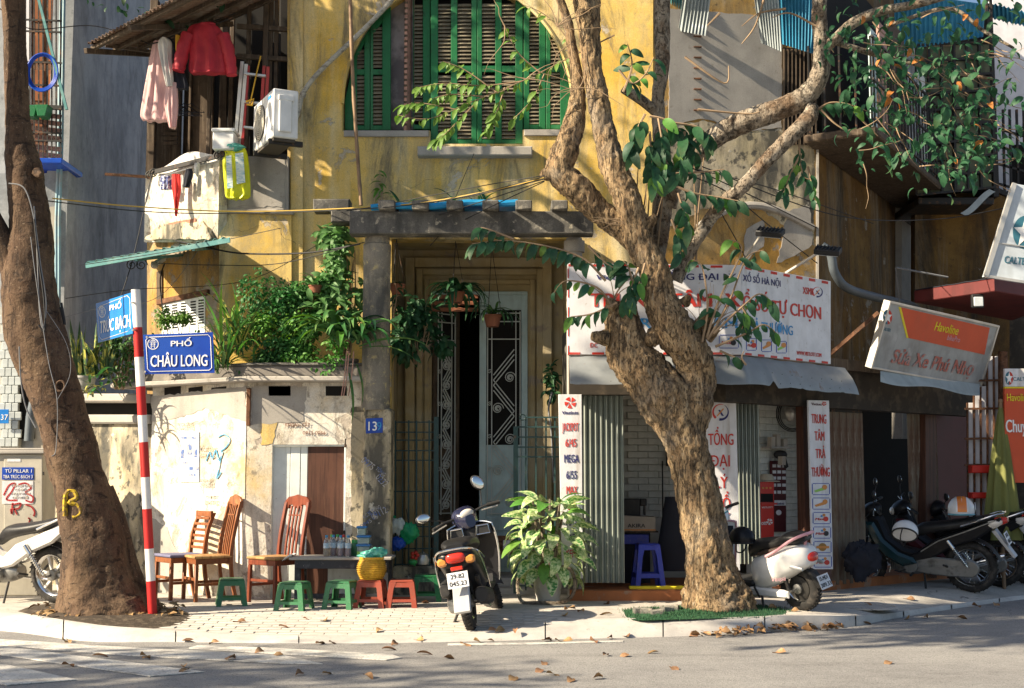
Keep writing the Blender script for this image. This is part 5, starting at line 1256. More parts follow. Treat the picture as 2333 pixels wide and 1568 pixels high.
m=MB();a_=WRn(3.2);m.prism([a_.uz(x,y) for x,y in rect(1845,860,2300,1330)],0,.1,M=a_.M());mk('dark_back_wall',m,MAT['void'],shop,flat=True)
# folding gates
def gate(W,x0,x1,y0,y1,n,mat,label,depth=.055):
 u0,z1_=W.uz(x0,y0);u1=W.uz(x1,y0)[0];z0_=W.uz((x0+x1)/2,y1)[1]
 g=thing('folding_gate',label,'gate',W.pt((u0+u1)/2,0,z0_),W.a,'folding steel gates of the shops')
 wd=(u1-u0)/n;L=math.hypot(wd,depth);sl_=None
 for i in range(n):
  an=math.atan2(depth,wd)*(1 if i%2 else -1)
  M=on(g,W)@Matrix.Translation((u0+(i+.5)*wd,0,z0_))@Matrix.Rotation(an,4,'Z')
  if sl_ is None:
   m=MB();m.prism([(-L/2,0),(-L*.2,0),(-L*.12,.008),(L*.12,.008),(L*.2,0),(L/2,0),(L/2,.004),(-L/2,.004)],0,z1_-z0_,plane='xy');sl_=mk('gate_slat',m,MAT[mat],g,w=False);sl_.matrix_local=M
  else:inst(sl_,g,M=M)
 m=MB();m.box(u0,u1,-.02,.03,z1_,z1_+.04,M=W.M());mk('gate_rail',m,MAT['iron'],g)
 return g
gate(frontal(13.62),1326,1418,896,1328,15,'gate_metal','pale folded steel gate left of the shop opening by the big leafy pot')
gate(frontal(13.9),1676,1729,905,1285,12,'gate_metal','narrow folded steel gate between the tall white banner and the red kiosk')
gate(WRn(.35),1890,1960,938,1330,9,'gate_rust','rusty folded gate beside the icon banner of the dark shop')
gate(WRn(.45),2070,2128,935,1320,9,'gate_rust','rusty folded gate at the far side of the dark shop opening')
# fascia sign
fs=thing('fascia_sign','long white lottery fascia sign bending round the corner with red and blue lettering','sign',P(1690,808,13.1))
wpiece('sign_panel',WF_,fs,[(1293,600),(1689,604),(1689,808),(1293,808)],'banner',0,.05,.004)
wpiece('sign_panel',WR,fs,[(1690.5,604),(1893,641),(1893,830),(1690.5,808)],'banner',0,.05,.004)
m=MB()
for i in range(8):
 x=1295+i*54
 if x+26<1690:
  for y in (602,803):m.prism([WF_.uz(a,b) for a,b in rect(x,y+(x-1293)*.01*(y<700),x+27,y+5+(x-1293)*.01*(y<700))],-.004,.001,M=WF_.M())
for i in range(5):
 y=612+i*44;m.prism([WF_.uz(a,b) for a,b in rect(1293.5,y,1296,y+22)],-.004,.001,M=WF_.M())
for i in range(7):
 x=1698+i*29
 for ya,sl2,hh in ((606,.182,6),(803,.108,5)):
  y=ya+(x-1690)*sl2;m.prism([WR.uz(a,b) for a,b in ((x,y),(x+14,y+14*sl2),(x+14,y+14*sl2+hh),(x,y+hh))],-.004,.001,M=WR.M())
mks('border_dash',m,MAT['t_red'],fs,flat=True)
wtext(WF_,fs,'Vietlott',1357,1440,637,11,'t_navy',bold=.015,shear=.15);wtext(WF_,fs,'TỔNG ĐẠI LÝ',1502,1677,638,15,'t_navy',bold=.03)
wtext(WR,fs,'XỔ SỐ HÀ NỘI',1693,1778,647,15,'t_navy',bold=.02)
wtext(WF_,fs,'TRUNG TÂM  X',1344,1686,699,32,'t_red',bold=.03);wtext(WR,fs,'Ổ SỐ TỰ CHỌN',1694,1870,716,30,'t_red',bold=.02)
wtext(WF_,fs,'TRUNG TÂM',1432,1681,748,24,'t_blue',bold=.03);wtext(WR,fs,'TRẢ THƯỞNG',1698,1806,758,23,'t_blue',bold=.02)
wtext(WF_,fs,'ĐC',1345,1361,792,11,'t_red',bold=.02);wtext(WR,fs,'WWW.VIETLOTT.COM',1815,1871,811,9,'t_red',bold=.01);wtext(WR,fs,'XSMB',1829,1853,671,16,'t_red',bold=.01)
lotto_x(WR,fs,1862,666,12)
icon(WF_,fs,1638,763,1683,794,'maxn')
for x0,k in ((1699.5,'max'),(1734,'keno'),(1768,'mega')):icon(WR,fs,x0,771+(x0-1699)*.09,x0+24,799+(x0-1699)*.09,k)
# bent tin awning under the sign
aw=thing('tin_awning','bent grey tin awning with torn lower edge under the lottery sign','awning',P(1690,870,13.0))
def awn(u,v):
 if u<.5:
  x=1296+(1690-1296)*u/.5;a_=WF_.hit(x,811,.02)
 else:
  x=1690+(1925-1690)*(u-.5)/.5;a_=WR.hit(x,811+(x-1690)*.12,.02)
 tear=5*max(0,mnoise.noise((u*40,1.5,0))-.3)+(14*max(0,1-abs(u-.585)/.02))+2*mnoise.noise((u*9,7,0))
 drop=(.30-tear*.0045*v)*v;out=.34*v+.05*math.sin(v*3.1)
 nn=Vector((0,-1,0)) if u<.46 else (Vector((0,-1,0)).lerp(-WR.n,min(1,(u-.46)/.08))).normalized()
 return tuple(a_+nn*out*(.6 if u<.5 else .5)+Vector((0,0,-drop+.012*mnoise.noise((u*14,v*3,2)))))
m=MB();m.sheet(awn,120,10,.004,(0,0,.9));mk('sheet',m,MAT['tin'],aw,sm=60)
m=MB()
for k in range(16):
 p=Vector(awn(.6+k*.024,.55+.3*(k%2)));m.ball(p+Vector((0,-.004,.002)),.004,seg=6,n=4)
mk('rivet',m,MAT['iron'],aw)
# banners
def banner(W,pts,label,at_):
 b=thing('banner',label,'banner',W.hit(*at_),W.a,'tall white lottery banners')
 wpiece('board',W,b,pts,'banner',-.012,.012,.003);return b
W1=frontal(13.36);b1=banner(W1,[(1272,899),(1325,899),(1328,1318),(1280,1318)],'tall white banner with jackpot lettering behind the leafy pot',(1300,1318))
pinwheel(W1,b1,1299,918,13,'t_red',n=-.016);wtext(W1,b1,'Vietlott',1280,1317,944,7.5,'t_navy',n=-.016,bold=.015)
for s,xa,xb,y,c in (('JACKPOT',1281,1318,982,'t_red'),('6/45',1288,1313,1018,'t_red'),('MEGA',1285,1318,1054,'t_navy'),('6/55',1290,1314,1091,'t_navy'),('MAX',1290,1315,1126,'t_red'),('3D',1294,1312,1162,'t_red'),('MAX',1290,1316,1198,'t_navy'),('4D',1296,1314,1234,'t_navy'),('KENO',1290,1322,1270,'t_red')):
 wtext(W1,b1,s,xa,xb,y,19,c,n=-.016,bold=.02)
W2=frontal(13.6);b2_=banner(W2,[(1607,904),(1676,903),(1686,1300),(1613,1300)],'tall white banner with round emblem half hidden by the tree trunk',(1645,1300))
lotto_x(W2,b2_,1641,940,19,n=-.016)
for s,xa,xb,y in (('TỔNG',1614,1671,1014),('ĐẠI',1620,1662,1063),('LÝ',1628,1657,1112),('XỔ',1628,1664,1161),('SỐ',1632,1666,1210)):wtext(W2,b2_,s,xa,xb,y,27,'t_red',n=-.016,bold=.02)
W3=WRn(.1);b3=banner(W3,[(1840,912),(1887,913),(1896,1297),(1850,1297)],'tall white banner with a column of blue framed icons',(1870,1297))
wtext(W3,b3,'Vietlott',1846,1869,924,6,'dark_red',n=-.016);pinwheel(W3,b3,1875,920,5,'star_red',n=-.016)
for s,xa,xb,y in (('TRUNG',1847,1880,965),('TÂM',1854,1876,1004),('TRẢ',1856,1878,1044),('THƯỞNG',1847,1888,1086)):wtext(W3,b3,s,xa,xb,y,22,'t_red',n=-.016,bold=.015)
for i,k in enumerate(('mega','keno','max','maxn','seal','max')):
 icon(W3,b3,1847.5+i*.9,1101+i*33,1888+i*.9,1128+i*33,k,n=-.016)
 # repair-shop lightbox, tipped forward on a stay
lbx=thing('repair_shop_lightbox','tilted dirty repair shop lightbox with an orange upper panel','sign',P(2110,850,14.9))
cA,cB,cC,cD=P(2006,687,14.25),P(2256,743,15.45),P(2234,870,15.7),P(1985,837,14.5)
ex=(cB-cA);LX=ex.length;ex.normalize();ez=(cA-cD);LZ=ez.length;ez.normalize();ey=ez.cross(ex).normalized();ez=ex.cross(ey)
MB_=Matrix((ex,ey,ez)).transposed().to_4x4();MB_.translation=cD
class Tilted:
 def M(s):return MB_
 def uz(s,x,y):
  d=ray(x,y);o=Vector((0,0,HC));t=(MB_.translation-o).dot(ey)/d.dot(ey);q=o+d*t-MB_.translation;return (q.dot(ex),q.dot(ez))
 def hit(s,x,y):u,z=s.uz(x,y);return MB_@Vector((u,0,z))
WT=Tilted()
m=MB();m.box(0,LX,0,.07,0,LZ,.006,M=MB_);mk('box',m,MAT['box_grey'],lbx)
m=MB()
for q in ((-.012,.012,-.015,.08,-.012,LZ+.012),(LX-.012,LX+.012,-.015,.08,-.012,LZ+.012),(.012,LX-.012,-.015,.08,LZ-.012,LZ+.012),(.012,LX-.012,-.015,.08,-.012,.012)):m.box(*q,.003,M=MB_)
mks('box_edge',m,MAT['alu'],lbx)
wpiece('orange_panel',WT,lbx,[(2052,700),(2254,747),(2242,808),(2069,770)],'havo',-.006,.002)
wpiece('yellow_stripe',WT,lbx,[(2047,699),(2052,700),(2069,770),(2065,770)],'t_yellow',-.006,.002)
star_logo(WT,lbx,2021,722,17,sx=.62,n=-.008)
def ttext(s,xa,xb,ya,yb,h,mat,bold=0.0,shear=0.0):
 ua,za=WT.uz(xa,ya);ub,zb2=WT.uz(xb,yb);hz=WT.uz((xa+xb)/2,(ya+yb)/2-h)[1]-(za+zb2)/2
 M=wmat(lbx).inverted()@MB_@Matrix.Translation(((ua+ub)/2,-.009,(za+zb2)/2))@Matrix.Rotation(-math.atan2(zb2-za,ub-ua),4,'Y')@RX90
 text(s,MAT[mat],lbx,None,hz,width=abs(ub-ua),bold=bold,shear=shear,M=M)
ttext('CALTEX',2009,2027,752,756,8,'star_teal');ttext('Havoline',2126,2179,752,763,22,'t_yellow',.02,.1);ttext('bikePro',2155,2184,774,780,13,'t_pink',0,.15)
ttext('Sửa Xe Phú Nhọ',2028,2212,826,856,34,'t_faded',.02,.15)
m=MB();m.bar(P(1893,806,14.6),P(2002,712,14.3),.04,.04);mk('stay',m,MAT['rust'],lbx)
m=MB();m.sheet(lambda u,v:tuple(P(2006+226*u,846+30*u+(24+4*math.sin(u*9))*v,14.6+1.05*u-.15*v)),24,4,.004,(0,0,1));mk('torn_flashing',m,MAT['tin_grey'],lbx)
# Caltex sign
cs=thing('oil_brand_sign','leaning pale blue oil brand sign cut off by the right picture edge','sign',P(2300,635,14.8))
W4=frontal(14.7)
wpiece('sign_face',W4,cs,[(2312,418),(2430,440),(2420,655),(2247,628)],'cal_white',0,.14,.008)
m=MB();m.bar(P(2311,418,14.69),P(2246,629,14.69),.04,.05);m.bar(P(2246,629,14.69),P(2420,657,14.69),.03,.03);m.bar(P(2273,553,14.69),P(2400,572,14.69),.012,.012);mks('sign_rim',m,MAT['alu'],cs)
star_logo(W4,cs,2336,530,38,sx=.75);wtext(W4,cs,'CALTEX',2287,2345,602,17,'star_teal',bold=.01,shear=.1,roll=R(6))
# white grille and red panels at the far right
gr=thing('grille_panel','tall panel of white boards behind rusty bars beside the closed parasol','panel',P(2245,1310,15.7))
bd=None
for i in range(6):
 x=2206+i*15;yt=918-i*19 if i<3 else 812;m=MB();slabp(m,[(x,yt),(x+12,yt),(x+16,1300),(x+4,1300)],15.72,.03,.004);mk('board',m,MAT['white_wall'],gr)
m=MB()
for i in range(7):m.bar(P(2204+i*15,918-i*18 if i<3 else 812,15.68),P(2206+i*15,1310,15.68),.02,.02)
for y in (868,932,1000,1060):m.bar(P(2198,y,15.66),P(2300,y-2,15.66),.025,.025)
mks('bar',m,MAT['rust'],gr)
m=MB();slabp(m,rect(2215,1060,2262,1078),15.5,.15,.01);slabp(m,rect(2215,1122,2258,1136),15.5,.15,.01);mks('red_shelf',m,MAT['lott_red'],gr)
m=MB();slabp(m,rect(2280,800,2296,1320),15.6,.1,.01);mk('side_post',m,MAT['rust'],gr)
rs=thing('red_oil_sign','red oil advert board half hidden by the closed parasol','sign',P(2320,1040,15.3));W5=frontal(15.3)
wpiece('board',W5,rs,rect(2289,902,2420,1100),'havo',0,.05,.004);wpiece('white_top',W5,rs,rect(2289,840,2420,881),'banner',0,.05,.004);wpiece('yellow_stripe',W5,rs,rect(2289,881.5,2420,885),'t_yellow',0,.05);wpiece('orange_band',W5,rs,rect(2289,885.5,2420,901.5),'havo',0,.05)
star_logo(W5,rs,2299,862,15,sx=.6);wtext(W5,rs,'CALTEX',2308,2350,868,9,'star_teal');wtext(W5,rs,'Havoline',2294,2345,914,18,'t_yellow',n=-.005,bold=.01);wtext(W5,rs,'Chuyên',2292,2360,985,30,'t_white',n=-.005,bold=.01)
# ------------------------------------------------------------------ trees and plants
def limb(m,pts,seg=20,step=.035,nz=.10,ns=4.0,seed=0,flute=0.0,caps=True,hf=0.0):
 """tapering wood through (px, py, radius px, depth); skin roughened by noise"""
 q=[]
 for x,y,r,Y in pts:
  p=P(x,y,Y);q.append((p.x,p.y,p.z,r/F*Y))
 L=sum((Vector(a[:3])-Vector(b[:3])).length for a,b in zip(q,q[1:]))
 n=max(2,int(L/step/max(1,len(q)-1)));c=crom(q,n)
 rs=[];prev=None
 for i,(x,y,z,r) in enumerate(c):
  t=Vector(c[min(i+1,len(c)-1)][:3])-Vector(c[max(i-1,0)][:3]);t.normalize()
  if prev is None:u=t.cross(Vector((0,1,0)));u=u.normalized() if u.length>.1 else Vector((1,0,0))
  else:u=(prev-t*prev.dot(t)).normalized()
  prev=u;v=t.cross(u);ring=[]
  for k in range(seg):
   a=2*math.pi*k/seg;d=u*math.cos(a)+v*math.sin(a)
   p=Vector((x,y,z))+d*r
   f=1+nz*(mnoise.noise(p*ns+Vector((seed,0,0)))+.6*mnoise.noise(p*ns*3.1))+.35*nz*mnoise.noise(p*ns*8)
   if hf:f+=hf*(abs(mnoise.noise(Vector((p.x*22,p.y*22,p.z*6+seed))))-.25)+hf*.6*mnoise.noise(Vector((p.x*55,p.y*55,p.z*18)))
   if flute:f+=flute*max(0,1-i/(len(c)*.35))*math.sin(a*5+1.3)
   ring.append(Vector((x,y,z))+d*max(r,.002)*f)
  rs.append(ring)
 m.rings(rs,caps);return c
 # leaf meshes -----------------------------------------------------------
def leaf_geo(L=.15,W=.08,bend=.5,fold=.25,n=5,tip=1.0,curl=0.0):
 """leaf along +x from the stalk, drooping"""
 vs=[];fs=[];x=z=0.0;an=.25
 for i in range(n+1):
  t=i/n;w_=W/2*(math.sin(math.pi*min(1,(t*.94+.03))**(.8*tip))**.8)
  vs+=[(x,-w_,z+fold*w_+curl*math.sin(t*5)*.01),(x,0,z),(x,w_,z+fold*w_-curl*math.sin(t*4)*.01)]
  an-=bend/n*2;x+=L/n*math.cos(an);z+=L/n*math.sin(an)
 for i in range(n):b=i*3;fs+=[(b,b+3,b+4,b+1),(b+1,b+4,b+5,b+2)]
 return vs,fs
def lmesh(name,geo,mat):
 m=MB();m.add(*geo);o=mk(name,m,mat,None,w=False,sm=70);return o
def basis(d,up=(0,0,1),roll=0.0):
 x=Vector(d).normalized();u=Vector(up);y=u.cross(x)
 y=y.normalized() if y.length>.05 else Vector((0,1,0));z=x.cross(y)
 M=Matrix((x,y,z)).transposed()
 return (M@Matrix.Rotation(roll,3,'X')).to_4x4()
RL_=random.Random(21)
class LeafSet:
 """up to lim leaves as parts sharing meshes, the rest in one mass"""
 def __init__(s,owner,mats,geos,lim=300,name='leaf'):
  s.o=owner;s.mats=mats;s.geos=geos;s.lim=lim;s.n=0;s.rest=MB();s.pro={};s.name=name
 def put(s,p,d,size=1.0,roll=None,mat=None,g=None,up=(0,0,1)):
  gi=RL_.randrange(len(s.geos)) if g is None else g;mt=mat or RL_.choice(s.mats)
  M=Matrix.Translation(p)@basis(d,up,RL_.uniform(-.6,.6) if roll is None else roll)@Matrix.Scale(size,4)
  if s.n<s.lim:
   s.n+=1;ML=wmat(s.o).inverted()@M
   if (gi,mt) not in s.pro:
    m=MB();m.add(*s.geos[gi]);o=mk(s.name,m,MAT[mt],s.o,w=False,sm=70);o.matrix_local=ML;s.pro[gi,mt]=o
   else:inst(s.pro[gi,mt],s.o,M=ML)
  else:s.rest.add(*s.geos[gi],M)
 def done(s,mat,name='leaf_mass'):
  if s.rest.v:mk(name,s.rest,MAT[mat],s.o,kind='stuff',sm=70)
BIG=[leaf_geo(.19,.09,.5,.2,6),leaf_geo(.18,.08,.75,.3,6),leaf_geo(.21,.088,.35,.15,6),leaf_geo(.16,.082,.9,.35,6),leaf_geo(.18,.075,.6,.5,6,curl=1)]
MID=[leaf_geo(.11,.05,.5,.25,4),leaf_geo(.10,.045,.8,.3,4),leaf_geo(.12,.05,.3,.4,4)]
SMALL=[leaf_geo(.055,.028,.5,.3,3),leaf_geo(.05,.024,.8,.2,3)]
# big street tree in front of the shop ----------------------------------
TY=12.5
tree=thing('street_tree','big pale barked street tree with forked trunk standing in artificial grass','tree',G(1638,1390))
m=MB()
limb(m,[(1640,1450,100,TY),(1636,1400,90,TY),(1634,1375,82,TY),(1622,1320,62,TY),(1612,1240,53,TY),(1591,1130,49,TY),(1569,1036,47,TY),(1551,975,52,TY),(1520,910,62,TY),(1475,860,56,TY),(1438,810,51,TY),(1421,750,44,TY),(1416,705,38,TY),(1415,690,34,TY)],76,.018,.13,4.5,3,.07,hf=.10)
limb(m,[(1560,985,44,TY),(1582,920,42,TY-.03),(1590,860,39,TY-.06),(1575,805,46,TY-.1),(1532,742,46,TY-.12),(1503,690,38,TY-.12),(1496,632,34,TY-.1),(1460,555,32,TY-.08),(1448,510,30,TY-.08),(1425,446,32,TY-.05),(1395,372,30,TY),(1377,297,27,TY),(1362,223,25,TY),(1348,149,23,TY),(1343,74,26,TY),(1338,20,32,TY),(1330,-60,34,TY),(1290,-220,26,TY-.1)],60,.018,.13,5.0,9,hf=.12)
for x,y,r in ((1505,640,20),(1513,668,16)):pass
tr1=mk('trunk',m,MAT['bark'],tree,sm=75)
m=MB();limb(m,[(1462,560,30,TY+.06),(1430,530,30,TY+.1),(1400,505,29,TY+.12),(1362,478,30,TY+.1),(1312,428,33,TY+.06),(1277,390,31,TY+.04),(1290,338,30,TY+.06),(1312,262,23,TY+.1),(1316,186,15,TY+.1),(1303,110,12,TY+.12),(1290,40,11,TY+.15),(1262,-40,9,TY+.15)],48,.02,.15,5.0,14,hf=.12)
limb(m,[(1262,396,16,TY+.04),(1244,398,15,TY+.02),(1238,400,11,TY)],14,.02,.12,8,2)
mk('bough',m,MAT['bark'],tree,sm=75)
m=MB();limb(m,[(1500,690,26,TY+.18),(1488,640,24,TY+.2),(1496,560,23,TY+.25),(1508,483,23,TY+.3),(1513,409,19,TY+.3),(1502,300,16,TY+.3),(1500,223,15,TY+.3),(1509,149,17,TY+.3),(1508,37,19,TY+.3),(1512,-80,18,TY+.3)],36,.02,.1,5,31,hf=.10)
limb(m,[(1440,330,9,TY+.1),(1445,262,10,TY+.15),(1420,200,12,TY+.2),(1470,235,12,TY+.25),(1500,262,12,TY+.3)][2:],14,.03,.1,6,33)
mk('bough',m,MAT['bark_grey'],tree,sm=75)
m=MB();limb(m,[(1520,470,22,TY+.3),(1545,395,24,TY+.25),(1600,335,25,TY+.15),(1680,284,26,TY),(1780,248,25,TY-.1),(1840,215,24,TY-.15),(1868,165,21,TY-.2),(1872,110,19,TY-.2),(1866,30,18,TY-.2),(1872,-60,16,TY-.2)],44,.02,.13,5,41,hf=.12)
limb(m,[(1852,246,16,TY-.2),(1843,268,19,TY-.26),(1812,300,18,TY-.3),(1750,362,17,TY-.3),(1690,428,16,TY-.25),(1640,470,15,TY-.1),(1580,560,14,TY+.05),(1540,640,15,TY+.1)],36,.02,.12,5,45,hf=.12)
mk('bough',m,MAT['bark_grey'],tree,sm=75)
m=MB();limb(m,[(1868,120,14,TY-.2),(1900,92,13,TY-.25),(1945,52,13,TY-.3),(2010,25,11,TY-.4),(2110,5,9,TY-.5),(2250,-40,6,TY-.6)],14,.04,.1,6,51)
limb(m,[(1900,95,7,TY-.2),(1980,120,7,TY-.3),(2070,142,6,TY-.4),(2170,165,5,TY-.5),(2262,180,3.5,TY-.6)],10,.04,.1,6,52)
limb(m,[(2020,60,5,TY-.2),(2160,20,5,TY-.3),(2240,70,4.5,TY-.4),(2310,110,3,TY-.5)],8,.04,.1,6,53)
mk('bough',m,MAT['bark_grey'],tree,sm=75)
# broken stubs and knots
m=MB()
for x,y,dx,dy,r in ((1595,742,22,-28,15),(1612,768,24,-20,12),(1400,700,-14,-18,13),(1378,770,-30,-4,15),(1562,555,14,-26,9),(1470,520,24,-30,12),(1560,690,10,-16,10),(1490,770,-16,10,16)):
 limb(m,[(x,y,r*1.3,TY-.1),(x+dx*.5,y+dy*.5,r,TY-.14),(x+dx,y+dy,r*.55,TY-.16)],10,.02,.3,14,x)
mks('stub',m,MAT['bark'],tree,sm=60)
twigs=MB()
LS=LeafSet(tree,['leaf','leaf','leaf','leaf','leaf_lite'],BIG)
def spray_leaves(pts,n,size=1.0,Y=None,droop=.7,r=3.0,twig=True,ls=None,mats=None,spread=.5,mat=None):
 """twig through pixel points with leaves hanging alternately along it"""
 ls=ls or LS
 q=[tuple(P(x,y,y_)) for x,y,y_ in [(p[0],p[1],(p[2] if len(p)>2 else Y)) for p in pts]]
 c=crom(q,6) if len(q)>1 else q
 if twig:twigs.tube(c,[r/F*12*(1-.75*i/len(c)) for i in range(len(c))],5)
 for i in range(n):
  t=.2+.8*(i+RL_.random()*.6)/n;k=min(int(t*(len(c)-1)),len(c)-2);p=Vector(c[k]).lerp(Vector(c[k+1]),t*(len(c)-1)-k)
  ax=(Vector(c[k+1])-Vector(c[k])).normalized();sd=ax.cross(Vector((0,-.6,1))).normalized()*(1 if i%2 else -1)
  d=ax*.5+sd*spread+Vector((RL_.uniform(-.3,.3),RL_.uniform(-.5,.2),-droop+RL_.uniform(-.25,.25)))
  mt=mat or (RL_.choice(mats) if mats else None)
  ls.put(p+d.normalized()*.01,d,size*RL_.uniform(.75,1.15),mat=mt,up=(0,-.8,.6))
L2=['leaf_lite','leaf_lite','leaf']
T_=TY-.25
for pts,n,s in (([(1380,640),(1330,590),(1250,562),(1150,548),(1075,556)],26,1.0),([(1170,545),(1120,525),(1095,518)],7,.9),([(1340,560),(1380,600),(1420,620)],7,1.0),([(1395,700),(1360,655),(1290,640),(1262,668)],8,.9),([(1405,690),(1350,715),(1300,722)],9,.95),([(1440,640),(1432,610),(1420,595)],9,1.15),([(1455,610),(1440,650),(1425,690)],9,1.1),([(1470,600),(1455,650),(1440,680)],8,1.0),([(1480,265),(1520,275),(1560,310),(1580,350)],16,1.2),([(1470,260),(1450,300),(1440,350)],12,1.2),([(1500,270),(1510,330),(1520,400)],14,1.25),([(1530,280),(1590,290),(1620,320)],12,1.1),([(1480,300),(1485,360),(1490,420)],12,1.2),([(1560,300),(1555,350),(1545,400)],10,1.2),([(1540,395),(1600,392),(1650,386)],8,.9),([(1530,420),(1580,440),(1640,450),(1690,460)],13,1.1),([(1545,440),(1560,490),(1570,520)],9,1.1),([(1530,500),(1545,545),(1550,580)],8,1.0),([(1410,160),(1440,190),(1470,170),(1490,130)],8,1.0),([(1420,210),(1440,150),(1430,100)],7,.9),([(1600,780),(1612,700),(1600,610),(1575,590)],6,1.1),([(1610,770),(1640,680),(1690,570),(1660,545)],7,1.1),([(1612,775),(1660,690),(1700,590),(1740,570)],6,1.0),([(1625,760),(1690,700),(1730,670),(1760,690)],12,1.05),([(1690,700),(1700,720),(1690,750)],7,.95),([(1630,790),(1700,760),(1740,740),(1770,760)],10,.8),([(1640,800),(1690,820)],3,.9),([(1820,305),(1822,350),(1830,400),(1850,410)],9,.85),([(1825,350),(1800,400),(1785,440)],9,.9),([(1840,380),(1850,420),(1855,460)],6,.8),([(1850,260),(1890,235),(1940,240),(1990,260)],18,1.0),([(1870,250),(1900,280),(1930,300)],10,.95),([(1930,240),(1980,290),(2000,310)],8,.9),([(1870,130),(1880,100),(1900,120)],8,.9),([(1860,60),(1800,30),(1760,40)],12,.85),([(1790,20),(1730,30),(1690,60)],10,.9),([(1740,0),(1720,60),(1690,100)],8,.9),([(1640,30),(1610,60)],4,.9),([(1560,130),(1650,190),(1660,150)],4,.8),([(1590,250),(1700,260),(1730,255)],7,.7)):
 spray_leaves(pts,n,s*.92,Y=T_,r=3.4,mats=['leaf']*6+['leaf_lite'])
spray_leaves([(1700,832),(1690,815),(1695,800)],3,.8,Y=T_,mat='leaf_lite')
for x,y in ((1345,120),(1330,105),(1880,250),(1700,310),(1770,575),(1900,480),(1668,160)):LS.put(P(x,y,T_),(RL_.uniform(-.4,.4),-.3,-1),.7,mat='leaf_orange')
LS.lim=290
# finer branch with small leaves before the shutters
LB=LeafSet(tree,['leaf_lite','leaf'],MID,lim=0)
for pts,n in (([(1400,80),(1300,130),(1200,180),(1080,230),(980,270),(905,262)],34),([(1190,185),(1100,195),(1010,190),(950,200)],24),([(1130,210),(1060,160),(1010,140)],16),([(1150,200),(1130,260),(1110,300)],16),([(1090,228),(1020,300),(995,320)],18),([(1040,250),(960,235),(920,240)],20),([(1230,165),(1180,120),(1150,60)],10),([(1240,170),(1210,230),(1160,280)],10),([(1320,120),(1250,40),(1190,10)],6),([(1100,220),(1030,215),(985,225)],14)):
 spray_leaves(pts,n,1.15,Y=13.2,r=2.2,ls=LB,droop=.5)
LB.done('leaf_lite','leafy_spray')
# bare twigs
for i in range(60):
 x,y=RL_.choice([(1400,700),(1600,770),(1470,520),(1320,200),(1300,100),(1200,180),(1620,760),(1550,420),(1620,780),(1395,690),(1150,60),(1270,60)])
 pts=[(x,y)];a=RL_.uniform(0,2*math.pi) if y<300 else RL_.uniform(-2.7,-.4)
 for k in range(4):a+=RL_.uniform(-.4,.4);pts.append((pts[-1][0]+math.cos(a)*RL_.uniform(14,42),pts[-1][1]+math.sin(a)*RL_.uniform(14,42)))
 twigs.tube(crom([tuple(P(px,py,T_+.1)) for px,py in pts],3),[.006*(1-.8*k/12) for k in range(13)],5)
for x in (1575,1590,1480,1470,1500,1462,1445):
 twigs.tube(crom([tuple(P(x+RL_.uniform(-6,6)+k*4,600-k*90,TY+.1)) for k in range(4)],4),[.012*(1-.06*k) for k in range(13)],6)
 # small-leaved crown at the upper right and above the frame
CR=LeafSet(tree,['leaf'],MID+BIG[:2],lim=0);CRO=LeafSet(tree,['leaf_orange'],BIG[:2],lim=0)
def clump(px,py,Y,rx,ry,n,ls=CR,size=1.0):
 c=P(px,py,Y)
 for i in range(n):
  while True:
   q=Vector((RL_.uniform(-1,1),RL_.uniform(-1,1),RL_.uniform(-1,1)))
   if q.length<1:break
  p=c+Vector((q.x*rx,q.y*rx*.8,q.z*ry));d=Vector((RL_.uniform(-1,1),RL_.uniform(-1,.6),RL_.uniform(-1.1,.1)))
  ls.put(p,d,size*RL_.uniform(.7,1.25),up=(0,-.6,.8))
for px,py,Y,rx,n in ((1950,60,12,.35,70),(2010,110,11.9,.4,90),(2080,90,11.8,.4,90),(2140,150,11.8,.4,100),(2050,200,11.9,.42,110),(1990,190,12,.3,60),(2120,240,11.7,.4,110),(2200,270,11.6,.35,90),(2170,340,11.6,.3,70),(2230,330,11.6,.25,50),(2060,290,11.9,.3,60),(2010,350,12,.22,40),(2270,290,11.5,.25,50),(2290,180,11.5,.25,40),(2200,100,11.7,.4,70),(2260,40,11.6,.35,50),(1960,130,12,.3,60),(2140,400,11.7,.2,30),(2090,360,11.9,.22,30),(2200,400,11.6,.12,20),(1930,320,12,.2,14),(2280,360,11.6,.15,24)):
 clump(px,py,Y,rx*1.35,rx*1.1,int(n*.62),size=.7)
 clump(px,py,Y,rx,rx*.8,max(0,n//48),CRO,.6)
for k in range(46):
 x,y=RL_.uniform(1950,2290),RL_.uniform(40,380);pts=[(x,y)];a=RL_.uniform(-.5,1.0)
 for j in range(4):a+=RL_.uniform(-.3,.4);pts.append((pts[-1][0]+math.cos(a)*26,pts[-1][1]+math.sin(a)*26))
 twigs.tube(crom([tuple(P(px,py,11.8+RL_.uniform(-.1,.1))) for px,py in pts],3),[.006*(1-.8*k2/12) for k2 in range(13)],5)
rt=random.Random(77)
def high_clump(ls,x,y,z,r,n,size):
 for i in range(n):
  while True:
   q=Vector((rt.uniform(-1,1),rt.uniform(-1,1),rt.uniform(-1,1)))
   if q.length<1:break
  ls.put(Vector((x,y,z))+q*r,(rt.uniform(-1,1),rt.uniform(-1,1),rt.uniform(-1,.2)),size*rt.uniform(.7,1.2))
for k in range(34):high_clump(CR,rt.uniform(-.6,4.8),rt.uniform(10.2,13.6),rt.uniform(6.4,8.8),rt.uniform(.35,.7),46,1.15)
CR.done('leaf','crown');CRO.done('leaf_orange','withered_leaves')
mk('twigs',twigs,MAT['twig'],tree,kind='stuff')
